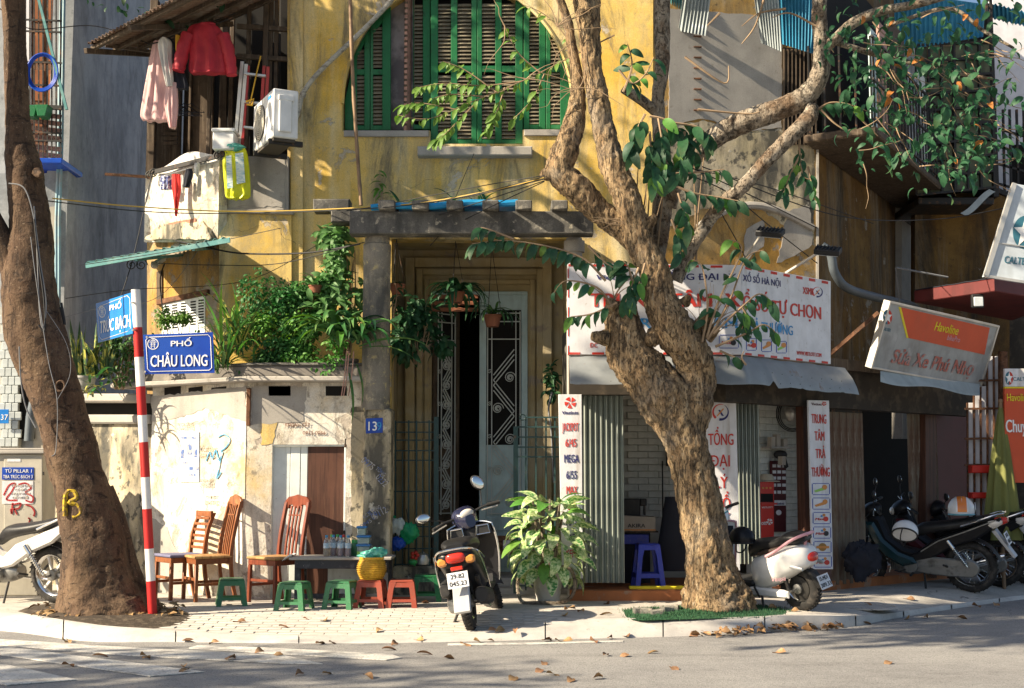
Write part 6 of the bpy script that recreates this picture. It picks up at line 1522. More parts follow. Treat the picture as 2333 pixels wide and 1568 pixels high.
# dark tree at the left ---------------------------------------------------
LY=12.3
ltree=thing('dark_street_tree','leaning dark brown tree with smooth bark beside the striped pole','tree',G(235,1393))
m=MB()
limb(m,[(246,1460,150,LY),(240,1405,116,LY),(232,1372,98,LY),(225,1330,84,LY),(214,1240,68,LY),(190,1130,60,LY),(165,1036,57,LY),(145,964,56,LY),(112,853,61,LY),(78,741,65,LY),(66,630,58,LY),(68,518,48,LY),(60,446,42,LY),(56,400,40,LY),(50,360,38,LY),(42,290,29,LY),(38,200,27,LY),(34,80,25,LY),(32,-40,26,LY),(60,-260,22,LY+.1)],64,.025,.09,2.6,61,.09,hf=.035)
limb(m,[(62,690,40,LY),(30,610,30,LY-.05),(-10,520,26,LY-.1),(-60,420,22,LY-.2),(-120,250,18,LY-.3),(-160,0,14,LY-.4),(-180,-260,8,LY-.4)],22,.04,.08,3,63)
limb(m,[(330,1450,46,LY+.12),(318,1405,40,LY+.12),(304,1360,34,LY+.12),(286,1280,26,LY+.1),(268,1190,20,LY+.1),(244,1110,14,LY+.08)],20,.04,.08,3,65)
limb(m,[(84,392,12,LY-.12),(90,398,10,LY-.16),(94,400,6,LY-.2)],10,.02,.1,6,67)
lt=mk('trunk',m,MAT['bark_dark'],ltree,sm=75)
m=MB();
for (x,y,r) in ((138,880,10),(72,722,8),(230,1300,8)):ringm=P(x,y,LY-.235);m.tube([ringm+Vector((math.cos(t)*r/250,0,math.sin(t)*r/250*1.2)) for t in [i*2*math.pi/14 for i in range(14)]],.012,6,close=True)
mk('knot',m,MAT['bark_dark'],ltree)
LT=LeafSet(ltree,['leaf'],MID+BIG[:2],lim=0)
def crown(ls,c,r,n,per,size,rr=(.4,.8)):
 for k in range(n):
  while True:
   q=Vector((rt.uniform(-1,1),rt.uniform(-1,1),rt.uniform(-1,1)))
   if .2<q.length<1:break
  high_clump(ls,c[0]+q.x*r[0],c[1]+q.y*r[1],c[2]+q.z*r[2],rt.uniform(*rr),per,size)
crown(LT,(-5.6,13.0,8.3),(2.6,1.3,1.3),15,40,1.5)
crown(LT,(-8.2,7.5,8.6),(1.9,2.0,1.2),44,48,1.7,(.5,.9))
for px,py,n in ((470,-6,20),(640*.6,40,16),(300,20,10),(250,-10,10)):clump(px,py,14.5,.3,.12,n,LT,.6)
LT.done('leaf','crown')
m=MB()
for a_,b_ in (((32,-40),(-7.0,9.0,8.4)),((40,-160),(-4.8,12.8,8.6)),((34,0),(-8.4,7.8,8.8))):
 p=P(*a_,LY);q=Vector(b_);m.tube(crom([tuple(p),tuple(p.lerp(q,.4)+Vector((0,0,.7))),tuple(q)],6),[.11*(1-.07*i) for i in range(13)],10)
mks('bough',m,MAT['bark_dark'],ltree)
otree=thing('street_tree','tree standing farther down the street to the left, seen only by its shade','tree',(-16.5,3.6,ZR))
LO=LeafSet(otree,['leaf'],MID+BIG[:2],lim=0);crown(LO,(-15.8,4.2,8.0),(2.4,2.0,1.1),34,46,1.7,(.5,.9));LO.done('leaf','crown')
m=MB();m.tube(crom([(-16.5,3.6,-.2),(-16.4,3.7,3),(-16,4,7.5)],6),[.25-.012*i for i in range(13)],12);mk('trunk',m,MAT['bark_dark'],otree)
# ------------------------------------------------------------------ plants
def plant(name,label,loc,cat='plant',group=None):return thing(name,label,cat,loc,group=group)
def shrub_mass(o,c,r,n,mat,geos=SMALL,size=1.0,seed=1,hang=.3):
 """leafy mass: leaves crowd the outer shell of lumps"""
 r3=random.Random(seed);m=MB();lumps=[]
 for k in range(9):lumps.append((Vector((r3.uniform(-.65,.65)*r[0],r3.uniform(-.6,.5)*r[1],r3.uniform(-.65,.65)*r[2])),r3.uniform(.28,.52)))
 for i in range(n):
  lc,lr=r3.choice(lumps);q=Vector((r3.gauss(0,1),r3.gauss(0,1),r3.gauss(0,1))).normalized()*(lr*(r3.random()**.35))
  p=Vector(c)+lc+Vector((q.x*r[0],q.y*r[1],q.z*r[2]));d=q+Vector((r3.uniform(-.6,.6),r3.uniform(-.6,.6),r3.uniform(-.2,.7)-hang))
  m.add(*geos[r3.randrange(len(geos))],Matrix.Translation(p)@basis(d,(0,-.5,.8),r3.uniform(-.8,.8))@Matrix.Scale(size*r3.uniform(.7,1.3),4))
 return mk('foliage',m,MAT[mat],o,sm=70)
def stems(o,base,tips,r=.012,mat='twig'):
 m=MB()
 for t in tips:b=Vector(base)+Vector((RL_.uniform(-.05,.05),RL_.uniform(-.05,.05),0));m.tube(crom([tuple(b),tuple(b.lerp(Vector(t),.5)+Vector((RL_.uniform(-.06,.06),0,.05))),tuple(t)],4),[r*(1-.07*i) for i in range(9)],6)
 return mk('stem',m,MAT[mat],o)
def strap(L,W,up0,droop,n=7):
 """long arching blade along +x, rising at up0 then falling"""
 vs=[];fs=[];x=z=0.0;an=up0
 for i in range(n+1):
  t=i/n;w_=W/2*min(1,.45+2.2*t)*(1-t**3)+.0015
  vs+=[(x,-w_,z+w_*.35),(x,0,z),(x,w_,z+w_*.35)];an-=droop/n*(.4+1.2*t);x+=L/n*math.cos(an);z+=L/n*math.sin(an)
 for i in range(n):b=i*3;fs+=[(b,b+3,b+4,b+1),(b+1,b+4,b+5,b+2)]
 return vs,fs
def rosette(o,c,n,geos,mats,a0=0,a1=2*math.pi,size=1.0,tilt=0.0,jit=.04):
 ls=LeafSet(o,mats,geos)
 for i in range(n):
  a=a0+(a1-a0)*(i+RL_.random())/n
  ls.put(Vector(c)+Vector((RL_.uniform(-jit,jit),RL_.uniform(-jit,jit),RL_.uniform(-jit,jit))),(math.cos(a),math.sin(a),tilt),size*RL_.uniform(.75,1.2),roll=RL_.uniform(-.25,.25))
def pot(o,c,r,h,mat,taper=.75,rim=.012):
 m=MB();m.lathe([(r*taper,0),(r*.97,h*.85),(r*1.06,h*.86),(r*1.06,h),(r*.94,h),(r*.9,h*.9),(.005,h*.9)],24,Matrix.Translation(c));return mk('pot',m,MAT[mat],o)
ZT=ztop+.17
LZ_=P(250,897,14.6).z
# snake plants on the low wall and in the planter corner
SNK=[strap(.55,.055,1.45,.25),strap(.42,.05,1.25,.5),strap(.62,.05,1.5,.15),strap(.36,.05,1.0,.7)]
s_=plant('snake_plant','yellow edged snake plant in a white pot on the low wall beside the dark trunk',P(215,893,14.3));pot(s_,P(190,893,14.35),.13,.17,'pot_white')
for x in (176,196,220,240):rosette(s_,P(x,868-(x-176)*.1,14.35),12,SNK,['snake'],size=.95,jit=.05)
s_=plant('snake_plant','low yellow green strap plant spilling over the edge of the low wall',P(220,897,14.2));rosette(s_,P(215,880,14.25),22,[strap(.32,.035,.9,1.6),strap(.26,.03,.7,1.9)],['snake','leaf_strap'],size=1,jit=.12)
s_=plant('shrub','tangled dry looking shrub behind the striped pole below the blue plates',P(280,870,14.5));shrub_mass(s_,P(272,812,14.5),(.32,.2,.3),700,'leaf_shrub',SMALL,1.1,3);stems(s_,P(272,888,14.5),[P(272+RL_.uniform(-60,50),770+RL_.uniform(-10,50),14.4) for _ in range(16)],.006)
s_=plant('fern_shrub','bright feathery green shrub before the small louvred window',P(395,845,14.2));shrub_mass(s_,P(395,728,14.3),(.22,.15,.13),900,'leaf_lite',SMALL,.7,4);stems(s_,P(398,840,14.3),[P(395+RL_.uniform(-40,40),725,14.3) for _ in range(10)],.006)
s_=plant('shrub','low shrub half hidden behind the dark blue street plate',P(400,850,14));shrub_mass(s_,P(400,800,14.15),(.4,.2,.2),700,'leaf_shrub',SMALL,1,14)
# long pale strap plant
s_=plant('strap_leaf_plant','upright plant with long pale strap leaves right of the dark blue plate',P(520,850,14));DR=[strap(.75,.03,1.4,1.3,8),strap(.6,.028,1.15,1.6,8),strap(.85,.03,1.5,.8,8),strap(.5,.028,.8,1.6,8)]
for x,y,n in ((515,835,30),(545,805,24),(495,845,20),(530,770,20)):rosette(s_,P(x,y,13.66),n,DR,['leaf_lite','leaf_strap','snake'],size=.9,jit=.04)
# clipped shrubs
s_=plant('shrub','dense small leaved shrub filling the middle of the planter',P(640,840,13.95));pot(s_,P(625,862,13.95),.15,.14,'pot_grey');shrub_mass(s_,P(605,825,13.8),(.3,.2,.16),600,'leaf_shrub',SMALL,1.0,61);shrub_mass(s_,P(622,722,13.95),(.42,.3,.46),2300,'leaf_shrub',SMALL,1.0,5);shrub_mass(s_,P(640,760,13.8),(.4,.2,.36),900,'leaf_lite',SMALL,1.0,6);stems(s_,P(622,842,13.9),[P(622+RL_.uniform(-80,80),700+RL_.uniform(-50,90),13.9) for _ in range(20)],.009)
s_=plant('shrub','glossy shrub in a red pot left of the round pillar',P(715,850,13.85));pot(s_,P(688,862,13.95),.17,.17,'terracotta');shrub_mass(s_,P(720,815,13.75),(.4,.2,.22),800,'leaf_lite',SMALL,1.0,62);shrub_mass(s_,P(705,690,14.0),(.34,.25,.42),2200,'leaf_shrub',SMALL,1.05,7);shrub_mass(s_,P(680,780,13.85),(.22,.2,.25),800,'leaf_shrub',SMALL,1.0,8);stems(s_,P(688,835,13.9),[P(705+RL_.uniform(-60,60),690+RL_.uniform(-60,60),13.95) for _ in range(14)],.009)
s_=plant('tall_leafy_plant','tall dark leaved plant climbing beside the round pillar',P(785,850,13.9));stems(s_,P(785,850,13.95),[P(760+RL_.uniform(-40,60),520+RL_.uniform(0,180),13.95) for _ in range(12)],.012)
m=MB();r4=random.Random(9)
for k in range(620):
 y=r4.uniform(515,745);wv=40+26*math.sin(y*.03);p=P(768+r4.gauss(0,.55)*wv-(y<560)*4,y,13.95+r4.uniform(-.2,.2));m.add(*MID[r4.randrange(3)],Matrix.Translation(p)@basis((r4.uniform(-1,1),r4.uniform(-1,.3),r4.uniform(-1,.4)),(0,-.6,.7),r4.uniform(-.6,.6))@Matrix.Scale(r4.uniform(.9,1.5),4))
mk('foliage',m,MAT['leaf_strap'],s_,sm=70)
s_=plant('bromeliad','small dark rosette plant hanging above the shrubs left of the pillar',P(718,660,13.8));rosette(s_,P(718,652,13.8),20,[strap(.28,.03,.6,1.2),strap(.24,.03,.9,1.5)],['leaf_strap'])
pot(s_,P(718,668,13.8),.07,.08,'terracotta')
# big drooping strap plant at the pillar foot
s_=plant('drooping_strap_plant','large drooping plant with broad green strap leaves over the planter rim by the pillar',P(790,850,13.55))
BW=[strap(.55,.07,.9,2.2,8),strap(.48,.065,.6,2.0,8),strap(.62,.07,1.1,2.3,8),strap(.4,.06,1.2,2.0,8)]
rosette(s_,P(775,772,13.5),34,BW,['leaf_strap','leaf_strap','leaf_lite'],R(150),R(390),1.0,0,.07);rosette(s_,P(815,770,13.45),26,BW,['leaf_strap','leaf'],R(170),R(380),.95,0,.07);pot(s_,P(785,862,13.8),.14,.2,'pot_grey')
LSx=LeafSet(s_,['leaf_strap'],[strap(.9,.05,.35,1.0,9)]);LSx.put(P(818,790,13.4),(1,-.2,.05),.85);LSx.put(P(820,795,13.4),(1,-.25,-.15),.7);LSx.put(P(795,850,13.4),(.1,-.1,-1),.6);LSx.put(P(812,830,13.4),(.2,-.2,-1),.5)
m=MB()
for x in (795,790,806):m.tube(crom([tuple(P(x,800,13.4)),tuple(P(x-4,850,13.38)),tuple(P(x-12,902,13.38))],4),.006,5)
mk('root',m,MAT['pink_wood'],s_)
# hanging pots in the porch
hgp='hanging pots in the porch'
def hang(x,y,Y,r,label,n,geos,mats,ytop,lo=-.2):
 h=thing('hanging_pot',label,'hanging pot',P(x,y,Y),group=hgp);pot(h,P(x,y,Y),r,r*1.35,'terracotta',.7)
 m=MB();t=P(x-2,ytop,Y)
 for a in (0,2.1,4.2):m.tube([P(x,y-r*270,Y)+Vector((math.cos(a)*r,math.sin(a)*r,0)),t],.0035,4)
 mks('hanger',m,MAT['iron'],h);rosette(h,P(x,y-r*290,Y),n,geos,mats,jit=.05);return h
hang(905,672,14.2,.085,'small terracotta pot hung just right of the round pillar',8,MID,['leaf'],545)
hang(1122,745,14.9,.1,'terracotta pot with holes hung before the pale blue door leaf',22,[strap(.4,.035,.5,2.2),strap(.28,.03,1.0,1.8)],['leaf','leaf_strap'],560)
h=hang(1040,690,14.7,.09,'dark leafy hanging pot over the gap between the door leaves',44,[strap(.5,.05,.3,2.1),strap(.4,.05,.8,2.2)],['leaf'],550)
s_=plant('porch_plant','dark trailing plant in the shade right of the round pillar',P(950,830,14.6));shrub_mass(s_,P(958,735,14.6),(.3,.2,.42),420,'leaf',MID,1.2,12,.6);stems(s_,P(950,830,14.6),[P(950+RL_.uniform(-50,40),690+RL_.uniform(0,60),14.6) for _ in range(9)],.008)
for i,(x,y,Y,lb) in enumerate(((905,692,14.0,'thin leafy sprig poking out behind the round pillar'),(868,452,14.3,'young green sprig growing on the pergola top beside the bamboo pole'))):
 s_=plant('sprig',lb,P(x,y+30,Y));
 for k in range(3):spray_p=None
 lsx=LeafSet(s_,['leaf_lite' if i else 'leaf'],[leaf_geo(.16,.045,.8,.2,5)])
 for k in range(16):p=P(x+RL_.uniform(-8,8),y-(k%5)*13+20-30*i*(k>9),Y);a=k*1.3;lsx.put(p,(math.cos(a),math.sin(a)*.5-.2,RL_.uniform(-.3,.4)),RL_.uniform(.7,1.1))
 stems(s_,P(x,y+34,Y),[P(x-6,y-50,Y),P(x+4,y-20,Y)],.008)
gpt='small plants growing on the pergola'
for x,y,lb in ((908,480,'small spiky plant on the pergola left of the third rafter'),(985,478,'leafy tuft growing on the blue tarpaulin'),(1040,470,'small tuft over the third pergola rafter'),(1100,468,'spiky tuft growing by the fourth rafter')):
 s_=plant('rooftop_plant',lb,P(x,y,13.9),group=gpt);rosette(s_,P(x,y,13.9),12,[strap(.24,.03,1.0,1.0),strap(.18,.03,.6,1.2)],['leaf_lite','leaf'],jit=.06)
s_=plant('wall_plant','small dark plant rooted in the wall below the fascia sign left end',P(1258,905,14.6));shrub_mass(s_,P(1256,870,14.6),(.09,.08,.2),90,'leaf',MID,.9,17,.4)
m=MB();m.tube(crom([tuple(P(1262,880,14.6)),tuple(P(1250,930,14.55)),tuple(P(1256,985,14.5)),tuple(P(1262,1100,14.45))],4),.012,6);mk('stem',m,MAT['grey_wire'],s_)
# dieffenbachia in the white pot
dp=plant('potted_dumb_cane','big potted plant with broad cream speckled leaves beside the first banner',G(1248,1374),'potted plant')
c0=G(1248,1374);m=MB();rb_,rt_=.115,.155;H_=.33
m.lathe([(rb_,0)]+[(rb_+(rt_-rb_)*t/10+(.005 if t%2 else -.003),H_*t/10) for t in range(1,10)]+[(rt_,H_),(rt_-.012,H_),(rt_-.02,H_-.04),(.005,H_-.04)],28,Matrix.Translation(c0));mk('pot',m,MAT['pot_white'],dp)
m=MB()
for k in range(9):a=k*.7;m.tube(crom([tuple(c0+Vector((math.cos(a)*.05,math.sin(a)*.05,H_-.05))),tuple(c0+Vector((math.cos(a)*.1,math.sin(a)*.09,.6))),tuple(c0+Vector((math.cos(a)*.16,math.sin(a)*.12,.9+.06*(k%3))))],4),[.018-.001*i for i in range(9)],7)
m.tube(crom([tuple(c0+Vector(q)) for q in ((.05,-.1,.36),(.22,-.14,.34),(.26,-.13,.15),(.16,-.16,.03),(-.1,-.17,.02),(-.26,-.13,.03),(-.3,-.08,.2),(-.24,-.08,.36))],5),.018,7)
mk('stem',m,MAT['bark_grey'],dp)
DL=[leaf_geo(.26,.135,.7,.2,6),leaf_geo(.24,.12,1.0,.3,6),leaf_geo(.28,.13,.45,.15,6)]
ls=LeafSet(dp,['dieff','dieff','dieff','dieff','leaf_lite'],DL)
for i in range(112):
 t=i/112;z=.26+.74*(t**.9);a=i*2.4;rr_=.10+.18*math.sin(math.pi*(.25+.7*t));el=-.7+1.3*t
 ls.put(c0+Vector((math.cos(a)*rr_,math.sin(a)*rr_*.8,z+.02)),(math.cos(a),math.sin(a),el+RL_.uniform(-.25,.2)),RL_.uniform(.75,1.08))
 # ------------------------------------------------------------------ two-wheelers (x forward, y left, z up)
MX=Matrix.Rotation(R(90),4,'X')
def arc_pts(cx,cz,r,a0,a1,n):return [(cx+r*math.cos(R(a0+(a1-a0)*i/n)),cz+r*math.sin(R(a0+(a1-a0)*i/n))) for i in range(n+1)]
def wheel(o,x,r,w,style='spoke',S=None,rimmat='chrome',tread=True):
 """tyre with rim, hub and spokes as its parts' parts"""
 T=(S or Matrix.Identity(4))@Matrix.Translation((x,0,r))@MX
 ri=r-w*.95;m=MB();pr=[]
 for k in range(11):
  a=-math.pi*.62+k/10*math.pi*1.24;pr.append((ri+(r-ri)*(.30+.70*math.cos(a) if abs(a)<math.pi/2 else .30+.3*math.cos(a)),math.sin(a)*w/2))
 m.lathe(pr+[(ri,w*.32),(ri,-w*.32),pr[0]],40,T,caps=False)
 if tread:
  for k in range(36):
   a=2*math.pi*k/36
   for s_ in (-1,1):m.add(*MB_box(.014,.006,w*.36),T@Matrix.Rotation(a+.09*s_,4,'Z')@Matrix.Translation((r-.003,0,s_*w*.2))@Matrix.Rotation(.5*s_,4,'X'))
 ty=mk('wheel',m,MAT['rubber'],o,w=False,sm=50)
 m=MB();m.lathe([(ri+.006,-w*.36),(ri+.008,-w*.28),(ri-.012,-w*.2),(ri-.02,0),(ri-.012,w*.2),(ri+.008,w*.28),(ri+.006,w*.36),(ri-.004,w*.36),(ri-.024,w*.18),(ri-.03,0),(ri-.024,-w*.18),(ri-.004,-w*.36)],40,T,caps=False);mk('rim',m,MAT[rimmat],ty,w=False)
 m=MB();m.lathe([(.03,-w*.7),(.055,-w*.6),(.055,w*.6),(.03,w*.7)],18,T);m.tube([tuple(T@Vector((0,0,-w*1.6))),tuple(T@Vector((0,0,w*1.6)))],.012,8);mk('hub',m,MAT['engine'],ty,w=False)
 m=MB()
 if style=='spoke':
  for k in range(18):
   a=2*math.pi*k/18;b=a+(.35 if k%2 else -.35);s_=.03 if k%4<2 else -.03
   m.tube([T@Vector((math.cos(a)*.05,math.sin(a)*.05,s_)),T@Vector((math.cos(b)*ri,math.sin(b)*ri,0))],.0025,4)
  mk('spokes',m,MAT['chrome'],ty,w=False)
 elif style=='cast':
  for k in range(6):
   a=2*math.pi*k/6;m.bar(T@Vector((math.cos(a)*.045,math.sin(a)*.045,0)),T@Vector((math.cos(a+.25)*ri,math.sin(a+.25)*ri,0)),.028,.02,up=tuple((T.to_3x3()@Vector((0,0,1)))),ch=.004)
  mk('cast_spokes',m,MAT['v_silver'],ty,w=False)
 else:
  m.lathe([(.06,-w*.3),(ri*.6,-w*.36),(ri-.02,-w*.22),(ri-.02,w*.22),(ri*.6,w*.36),(.06,w*.3)],28,T);mk('disc_hub',m,MAT['engine_dark'],ty,w=False)
 return ty
def MB_box(a,b,c):
 m=MB().box(-a/2,a/2,-b/2,b/2,-c/2,c/2);return m.v,m.f
def plate(o,M,lines,w_=.19,h=.14):
 """rear number plate in the plane of M (x to the right as read, z up, faces -y)"""
 m=MB();m.box(-w_/2,w_/2,0,.004,-h/2,h/2,.002,M=M);pl=mk('number_plate',m,MAT['number_plate'],o,w=False)
 M2=M
 text(lines[0],MAT['t_black'],pl,None,h*.30,width=w_*.62,M=M2@Matrix.Translation((0,-.002,h*.10))@RX90,bold=.02)
 text(lines[1],MAT['t_black'],pl,None,h*.30,width=w_*.78,M=M2@Matrix.Translation((0,-.002,-h*.36))@RX90,bold=.02)
 return pl
def shock(o,a,b,r=.022,mat='chrome'):
 a,b=Vector(a),Vector(b);d=(b-a);m=MB();m.tube([a,a+d*.3],r*1.1,10);m.tube([a,b],r*.45,8)
 n=70;x=d.orthogonal().normalized();y=d.normalized().cross(x);m.tube([a+d*(.28+.66*i/n)+(x*math.cos(i*.9)+y*math.sin(i*.9))*r for i in range(n+1)],r*.26,5)
 return mk('shock_absorber',m,MAT[mat],o,w=False)
def mirror(o,base,top,S,size=(.062,.045),tilt=0.0,glass=True):
 base,top=S@Vector(base),S@Vector(top);m=MB();m.tube(crom([tuple(base),tuple(base.lerp(top,.5)+Vector((.02,0,.01))),tuple(top)],4),.006,6)
 M=Matrix.Translation(top)@S.to_3x3().to_4x4()@Matrix.Rotation(tilt,4,'X')
 m.ball((.02,0,.03),.022,size[0],size[1],16,8,M=M);mi=mk('mirror',m,MAT['v_plastic'],o,w=False)
 m=MB();m.ball((.002,0,.03),.010,size[0]*.86,size[1]*.86,16,6,M=M);mk('mirror_glass',m,MAT['mirror'],mi,w=False)
def place_bike(name,label,group,contact,rz,lean,rear_x):
 d=Vector((math.cos(rz),math.sin(rz),0));p=Vector(contact)-d*rear_x
 rot=(Matrix.Rotation(rz,3,'Z')@Matrix.Rotation(-lean,3,'X')).to_euler()
 return thing(name,label,'motorbike',p,rot=rot,group=group)
def steer(ang_,hx,hz,rake=R(26)):
 ax=Vector((-math.sin(rake),0,math.cos(rake)));return Matrix.Translation((hx,0,hz))@Matrix.Rotation(ang_,4,ax)@Matrix.Translation((-hx,0,-hz))
BK='two wheelers parked on the pavement'
def underbone(label,contact,rz,lean,body,lower,plate_lines,rims='spoke',turn=R(12),seat='v_seat',case=True,stripe=None,rimmat='chrome'):
 o=place_bike('motorbike',label,BK,contact,rz,lean,-.61);S=steer(turn,.46,.7)
 wheel(o,.61,.285,.07,rims,S,rimmat);wheel(o,-.61,.285,.08,rims,None,rimmat)
 m=MB()
 for s_ in (-1,1):m.tube([S@Vector((.61,s_*.075,.285)),S@Vector((.50,s_*.075,.56)),S@Vector((.44,s_*.06,.72))],[.02,.024,.02],10)
 mks('front_fork',m,MAT['engine'],o,w=False)
 m=MB();fa=arc_pts(.61,.285,.325,10,165,16)
 m.sheet(lambda u,v:tuple(S@Vector((fa[int(round(u*16))][0],(v-.5)*.13,fa[int(round(u*16))][1]-.03*(2*v-1)**2))),16,6,.004,(0,0,-1));mk('front_mudguard',m,MAT[body],o,w=False)
 m=MB();m.loft([(.34,.93,.05,.035),(.38,.935,.11,.06),(.46,.925,.12,.075),(.53,.90,.09,.065),(.57,.885,.04,.035)],16,2.6);m.xf(S);cw=mk('handlebar_cowl',m,MAT[body],o,w=False)
 m=MB();m.loft([(.535,.90,.07,.05),(.575,.885,.055,.04),(.59,.88,.03,.02)],14,2.4);m.xf(S);mk('headlight',m,MAT['clear_lens'],cw,w=False)
 m=MB()
 for s_ in (-1,1):m.tube([S@Vector((.42,s_*.08,.95)),S@Vector((.40,s_*.22,.975)),S@Vector((.35,s_*.34,.965))],.012,8)
 mks('handlebar',m,MAT['chrome'],o,w=False);m=MB()
 for s_ in (-1,1):m.tube([S@Vector((.385,s_*.235,.973)),S@Vector((.345,s_*.355,.963))],.019,10)
 mks('grip',m,MAT['v_plastic'],o,w=False);m=MB()
 for s_ in (-1,1):m.tube([S@Vector((.42,s_*.20,.955)),S@Vector((.42,s_*.34,.94))],.006,6)
 mks('brake_lever',m,MAT['alu'],o,w=False)
 for s_ in (-1,1):mirror(o,(.40,s_*.2,.98),(.38,s_*.30,1.14),S)
 m=MB();m.prism([(.52,.84),(.44,.88),(.34,.84),(.26,.62),(.10,.50),(-.10,.45),(-.12,.36),(.04,.33),(.16,.38),(.34,.40),(.42,.56),(.50,.72)],-.10,.10,.035);mk('spine_cover',m,MAT[body],o,w=False)
 for s_ in (-1,1):
  m=MB();m.prism([(.50,.80),(.40,.80),(.30,.60),(.14,.46),(-.02,.40),(-.06,.34),(.10,.30),(.30,.40),(.40,.52),(.47,.66)],s_*.105,s_*.19,.03);mk('leg_shield',m,MAT[lower],o,w=False)
 for s_ in (-1,1):
  m=MB();m.prism([(.12,.40),(-.06,.46),(-.25,.60),(-.60,.72),(-.97,.86),(-.99,.80),(-.72,.62),(-.45,.52),(-.2,.38),(.02,.33)],s_*.06,s_*.125,.022);mk('side_panel',m,MAT[body],o,w=False)
  if stripe:m=MB();m.prism([(-.10,.475),(-.30,.60),(-.60,.71),(-.93,.84),(-.93,.83),(-.60,.695),(-.3,.585),(-.1,.46)],s_*.126,s_*.129);mk('panel_stripe',m,MAT[stripe],o,w=False)
 m=MB();m.loft([(.02,.62,.06,.05),(-.10,.70,.10,.07),(-.3,.735,.125,.06),(-.5,.765,.125,.055),(-.72,.81,.11,.05),(-.86,.845,.085,.035),(-.90,.85,.04,.02)],18,2.6);mk('seat',m,MAT[seat],o,w=False)
 m=MB()
 for s_ in (-1,1):m.tube(crom([(-.55,s_*.12,.76),(-.75,s_*.14,.83),(-.92,s_*.12,.89),(-1.0,s_*.05,.90)],4),.011,8)
 mks('grab_rail',m,MAT['chrome'],o,w=False)
 m=MB();m.loft([(-.90,.80,.10,.05),(-.98,.81,.085,.045),(-1.03,.815,.05,.025)],14,2.6);mk('tail_light',m,MAT['red_lens'],o,w=False)
 m=MB()
 for s_ in (-1,1):q=MB();q.loft([(-.84,.775,.02,.045),(-.92,.79,.03,.045),(-.99,.81,.015,.02)],10);q.xf(Matrix.Translation((0,s_*.105,0)));m.add(q.v,q.f)
 mks('indicator',m,MAT['clear_lens'],o,w=False)
 ra=arc_pts(-.61,.285,.335,40,165,14)
 m=MB();m.sheet(lambda u,v:(lambda p:(p[0],(v-.5)*.13,p[1]-.02*(2*v-1)**2))(ra[int(round(u*14))]),14,4,.005,(0,0,-1));mk('rear_mudguard',m,MAT['v_plastic'],o,w=False)
 m=MB();m.prism([(-.90,.72),(-1.10,.42),(-1.08,.40),(-.86,.70)],-.06,.06,.004);mk('mud_flap',m,MAT['mudguard'],o,w=False)
 plate(o,Matrix.Translation((-1.02,0,.62))@Matrix.Rotation(R(-90),4,'Z')@Matrix.Rotation(R(-22),4,'X'),plate_lines)
 m=MB();m.loft([(.20,.30,.07,.07),(.12,.30,.09,.10),(.0,.30,.10,.11),(-.12,.30,.10,.09),(-.2,.3,.07,.06)],16,3);m.lathe([(.075,-.14),(.085,-.12),(.085,.12),(.075,.14)],18,Matrix.Translation((.02,0,.30))@MX)
 for k in range(6):m.box(.14+k*.022,.15+k*.022,-.08,.08,.24,.38,.002)
 mks('engine',m,MAT['engine'],o,w=False)
 if case:
  m=MB();pr=[(-.02,.42),(-.2,.41),(-.45,.39),(-.62,.385)]+arc_pts(-.62,.285,.10,90,270,8)[1:-1]+[(-.62,.185),(-.4,.19),(-.15,.21),(-.02,.24)];m.prism(pr,.075,.12,.014);m.prism([(-.05,.33),(-.66,.30),(-.66,.285),(-.05,.30)],.12,.126,.002);mk('chain_case',m,MAT['engine'],o,w=False)
 for s_ in (-1,1):shock(o,(-.40,s_*.14,.60),(-.60,s_*.135,.31))
 m=MB();m.tube([(-.1,-.12,.22),(-.4,-.14,.2),(-.5,-.15,.22)],.018,8);m.loft([(-.45,.25,.035,.035),(-.5,.26,.048,.048),(-.85,.36,.052,.052),(-.95,.39,.04,.04)],14);m.v=[(x,y-(.15 if i>=8*3+0 and i>=24 else 0),z) for i,(x,y,z) in enumerate(m.v)];mks('exhaust',m,MAT['chrome'],o,w=False)
 m=MB()
 for s_ in (-1,1):m.tube([(.0,s_*.1,.22),(.0,s_*.25,.22)],.014,8);m.tube([(-.38,s_*.11,.30),(-.36,s_*.22,.34)],.012,8)
 mks('footrest',m,MAT['v_plastic'],o,w=False)
 m=MB();m.tube([(-.12,.10,.22),(-.16,.24,.02),(-.2,.26,.005)],.012,8);m.tube([(.06,.13,.27),(.14,.15,.24),(.2,.15,.25)],.009,6);mks('side_stand',m,MAT['iron'],o,w=False)
 m=MB();m.tube(crom([tuple(S@Vector((.44,.1,.94))),(.5,.16,.8),(.42,.13,.62)],5),.005,5);m.tube(crom([tuple(S@Vector((.46,-.06,.92))),(.56,.0,.76),tuple(S@Vector((.58,.07,.45)))],5),.005,5);mks('cable',m,MAT['black_wire'],o,w=False)
 return o
def pv_ph(g):
 """slides a ground point along its sight line on to the real pavement"""
 o=Vector((0,0,HC));d=g-o;z=0.0
 for _ in range(24):q=o+d*((z-HC)/d.z);z=.6*z+.4*ph(q.x,q.y)
 return Vector((q.x,q.y,z))
underbone('white underbone motorbike half hidden behind the dark leaning tree',pv_ph(G(128,1374)),R(157),R(9),'v_silver','v_silver',('30-P7','2956'),'cast',R(20),stripe=None,case=False)
dk=underbone('dark teal motorbike standing in front of the rusty gates, nearest of the three',pv_ph(G(2216,1350)),R(150),R(8),'v_black','v_green',('29-Y5','1863'),'spoke',R(14),stripe='engine')
underbone('black motorbike with dark red tail behind the dark teal one',pv_ph(G(2278,1337)),R(152),R(8),'v_black','dark_red',('29-H6','2740'),'spoke',R(25))
underbone('black motorbike at the right picture edge behind the others',pv_ph(G(2352,1334)),R(150),R(8),'v_black','v_black',('30-K3','5521'),'spoke',R(30))
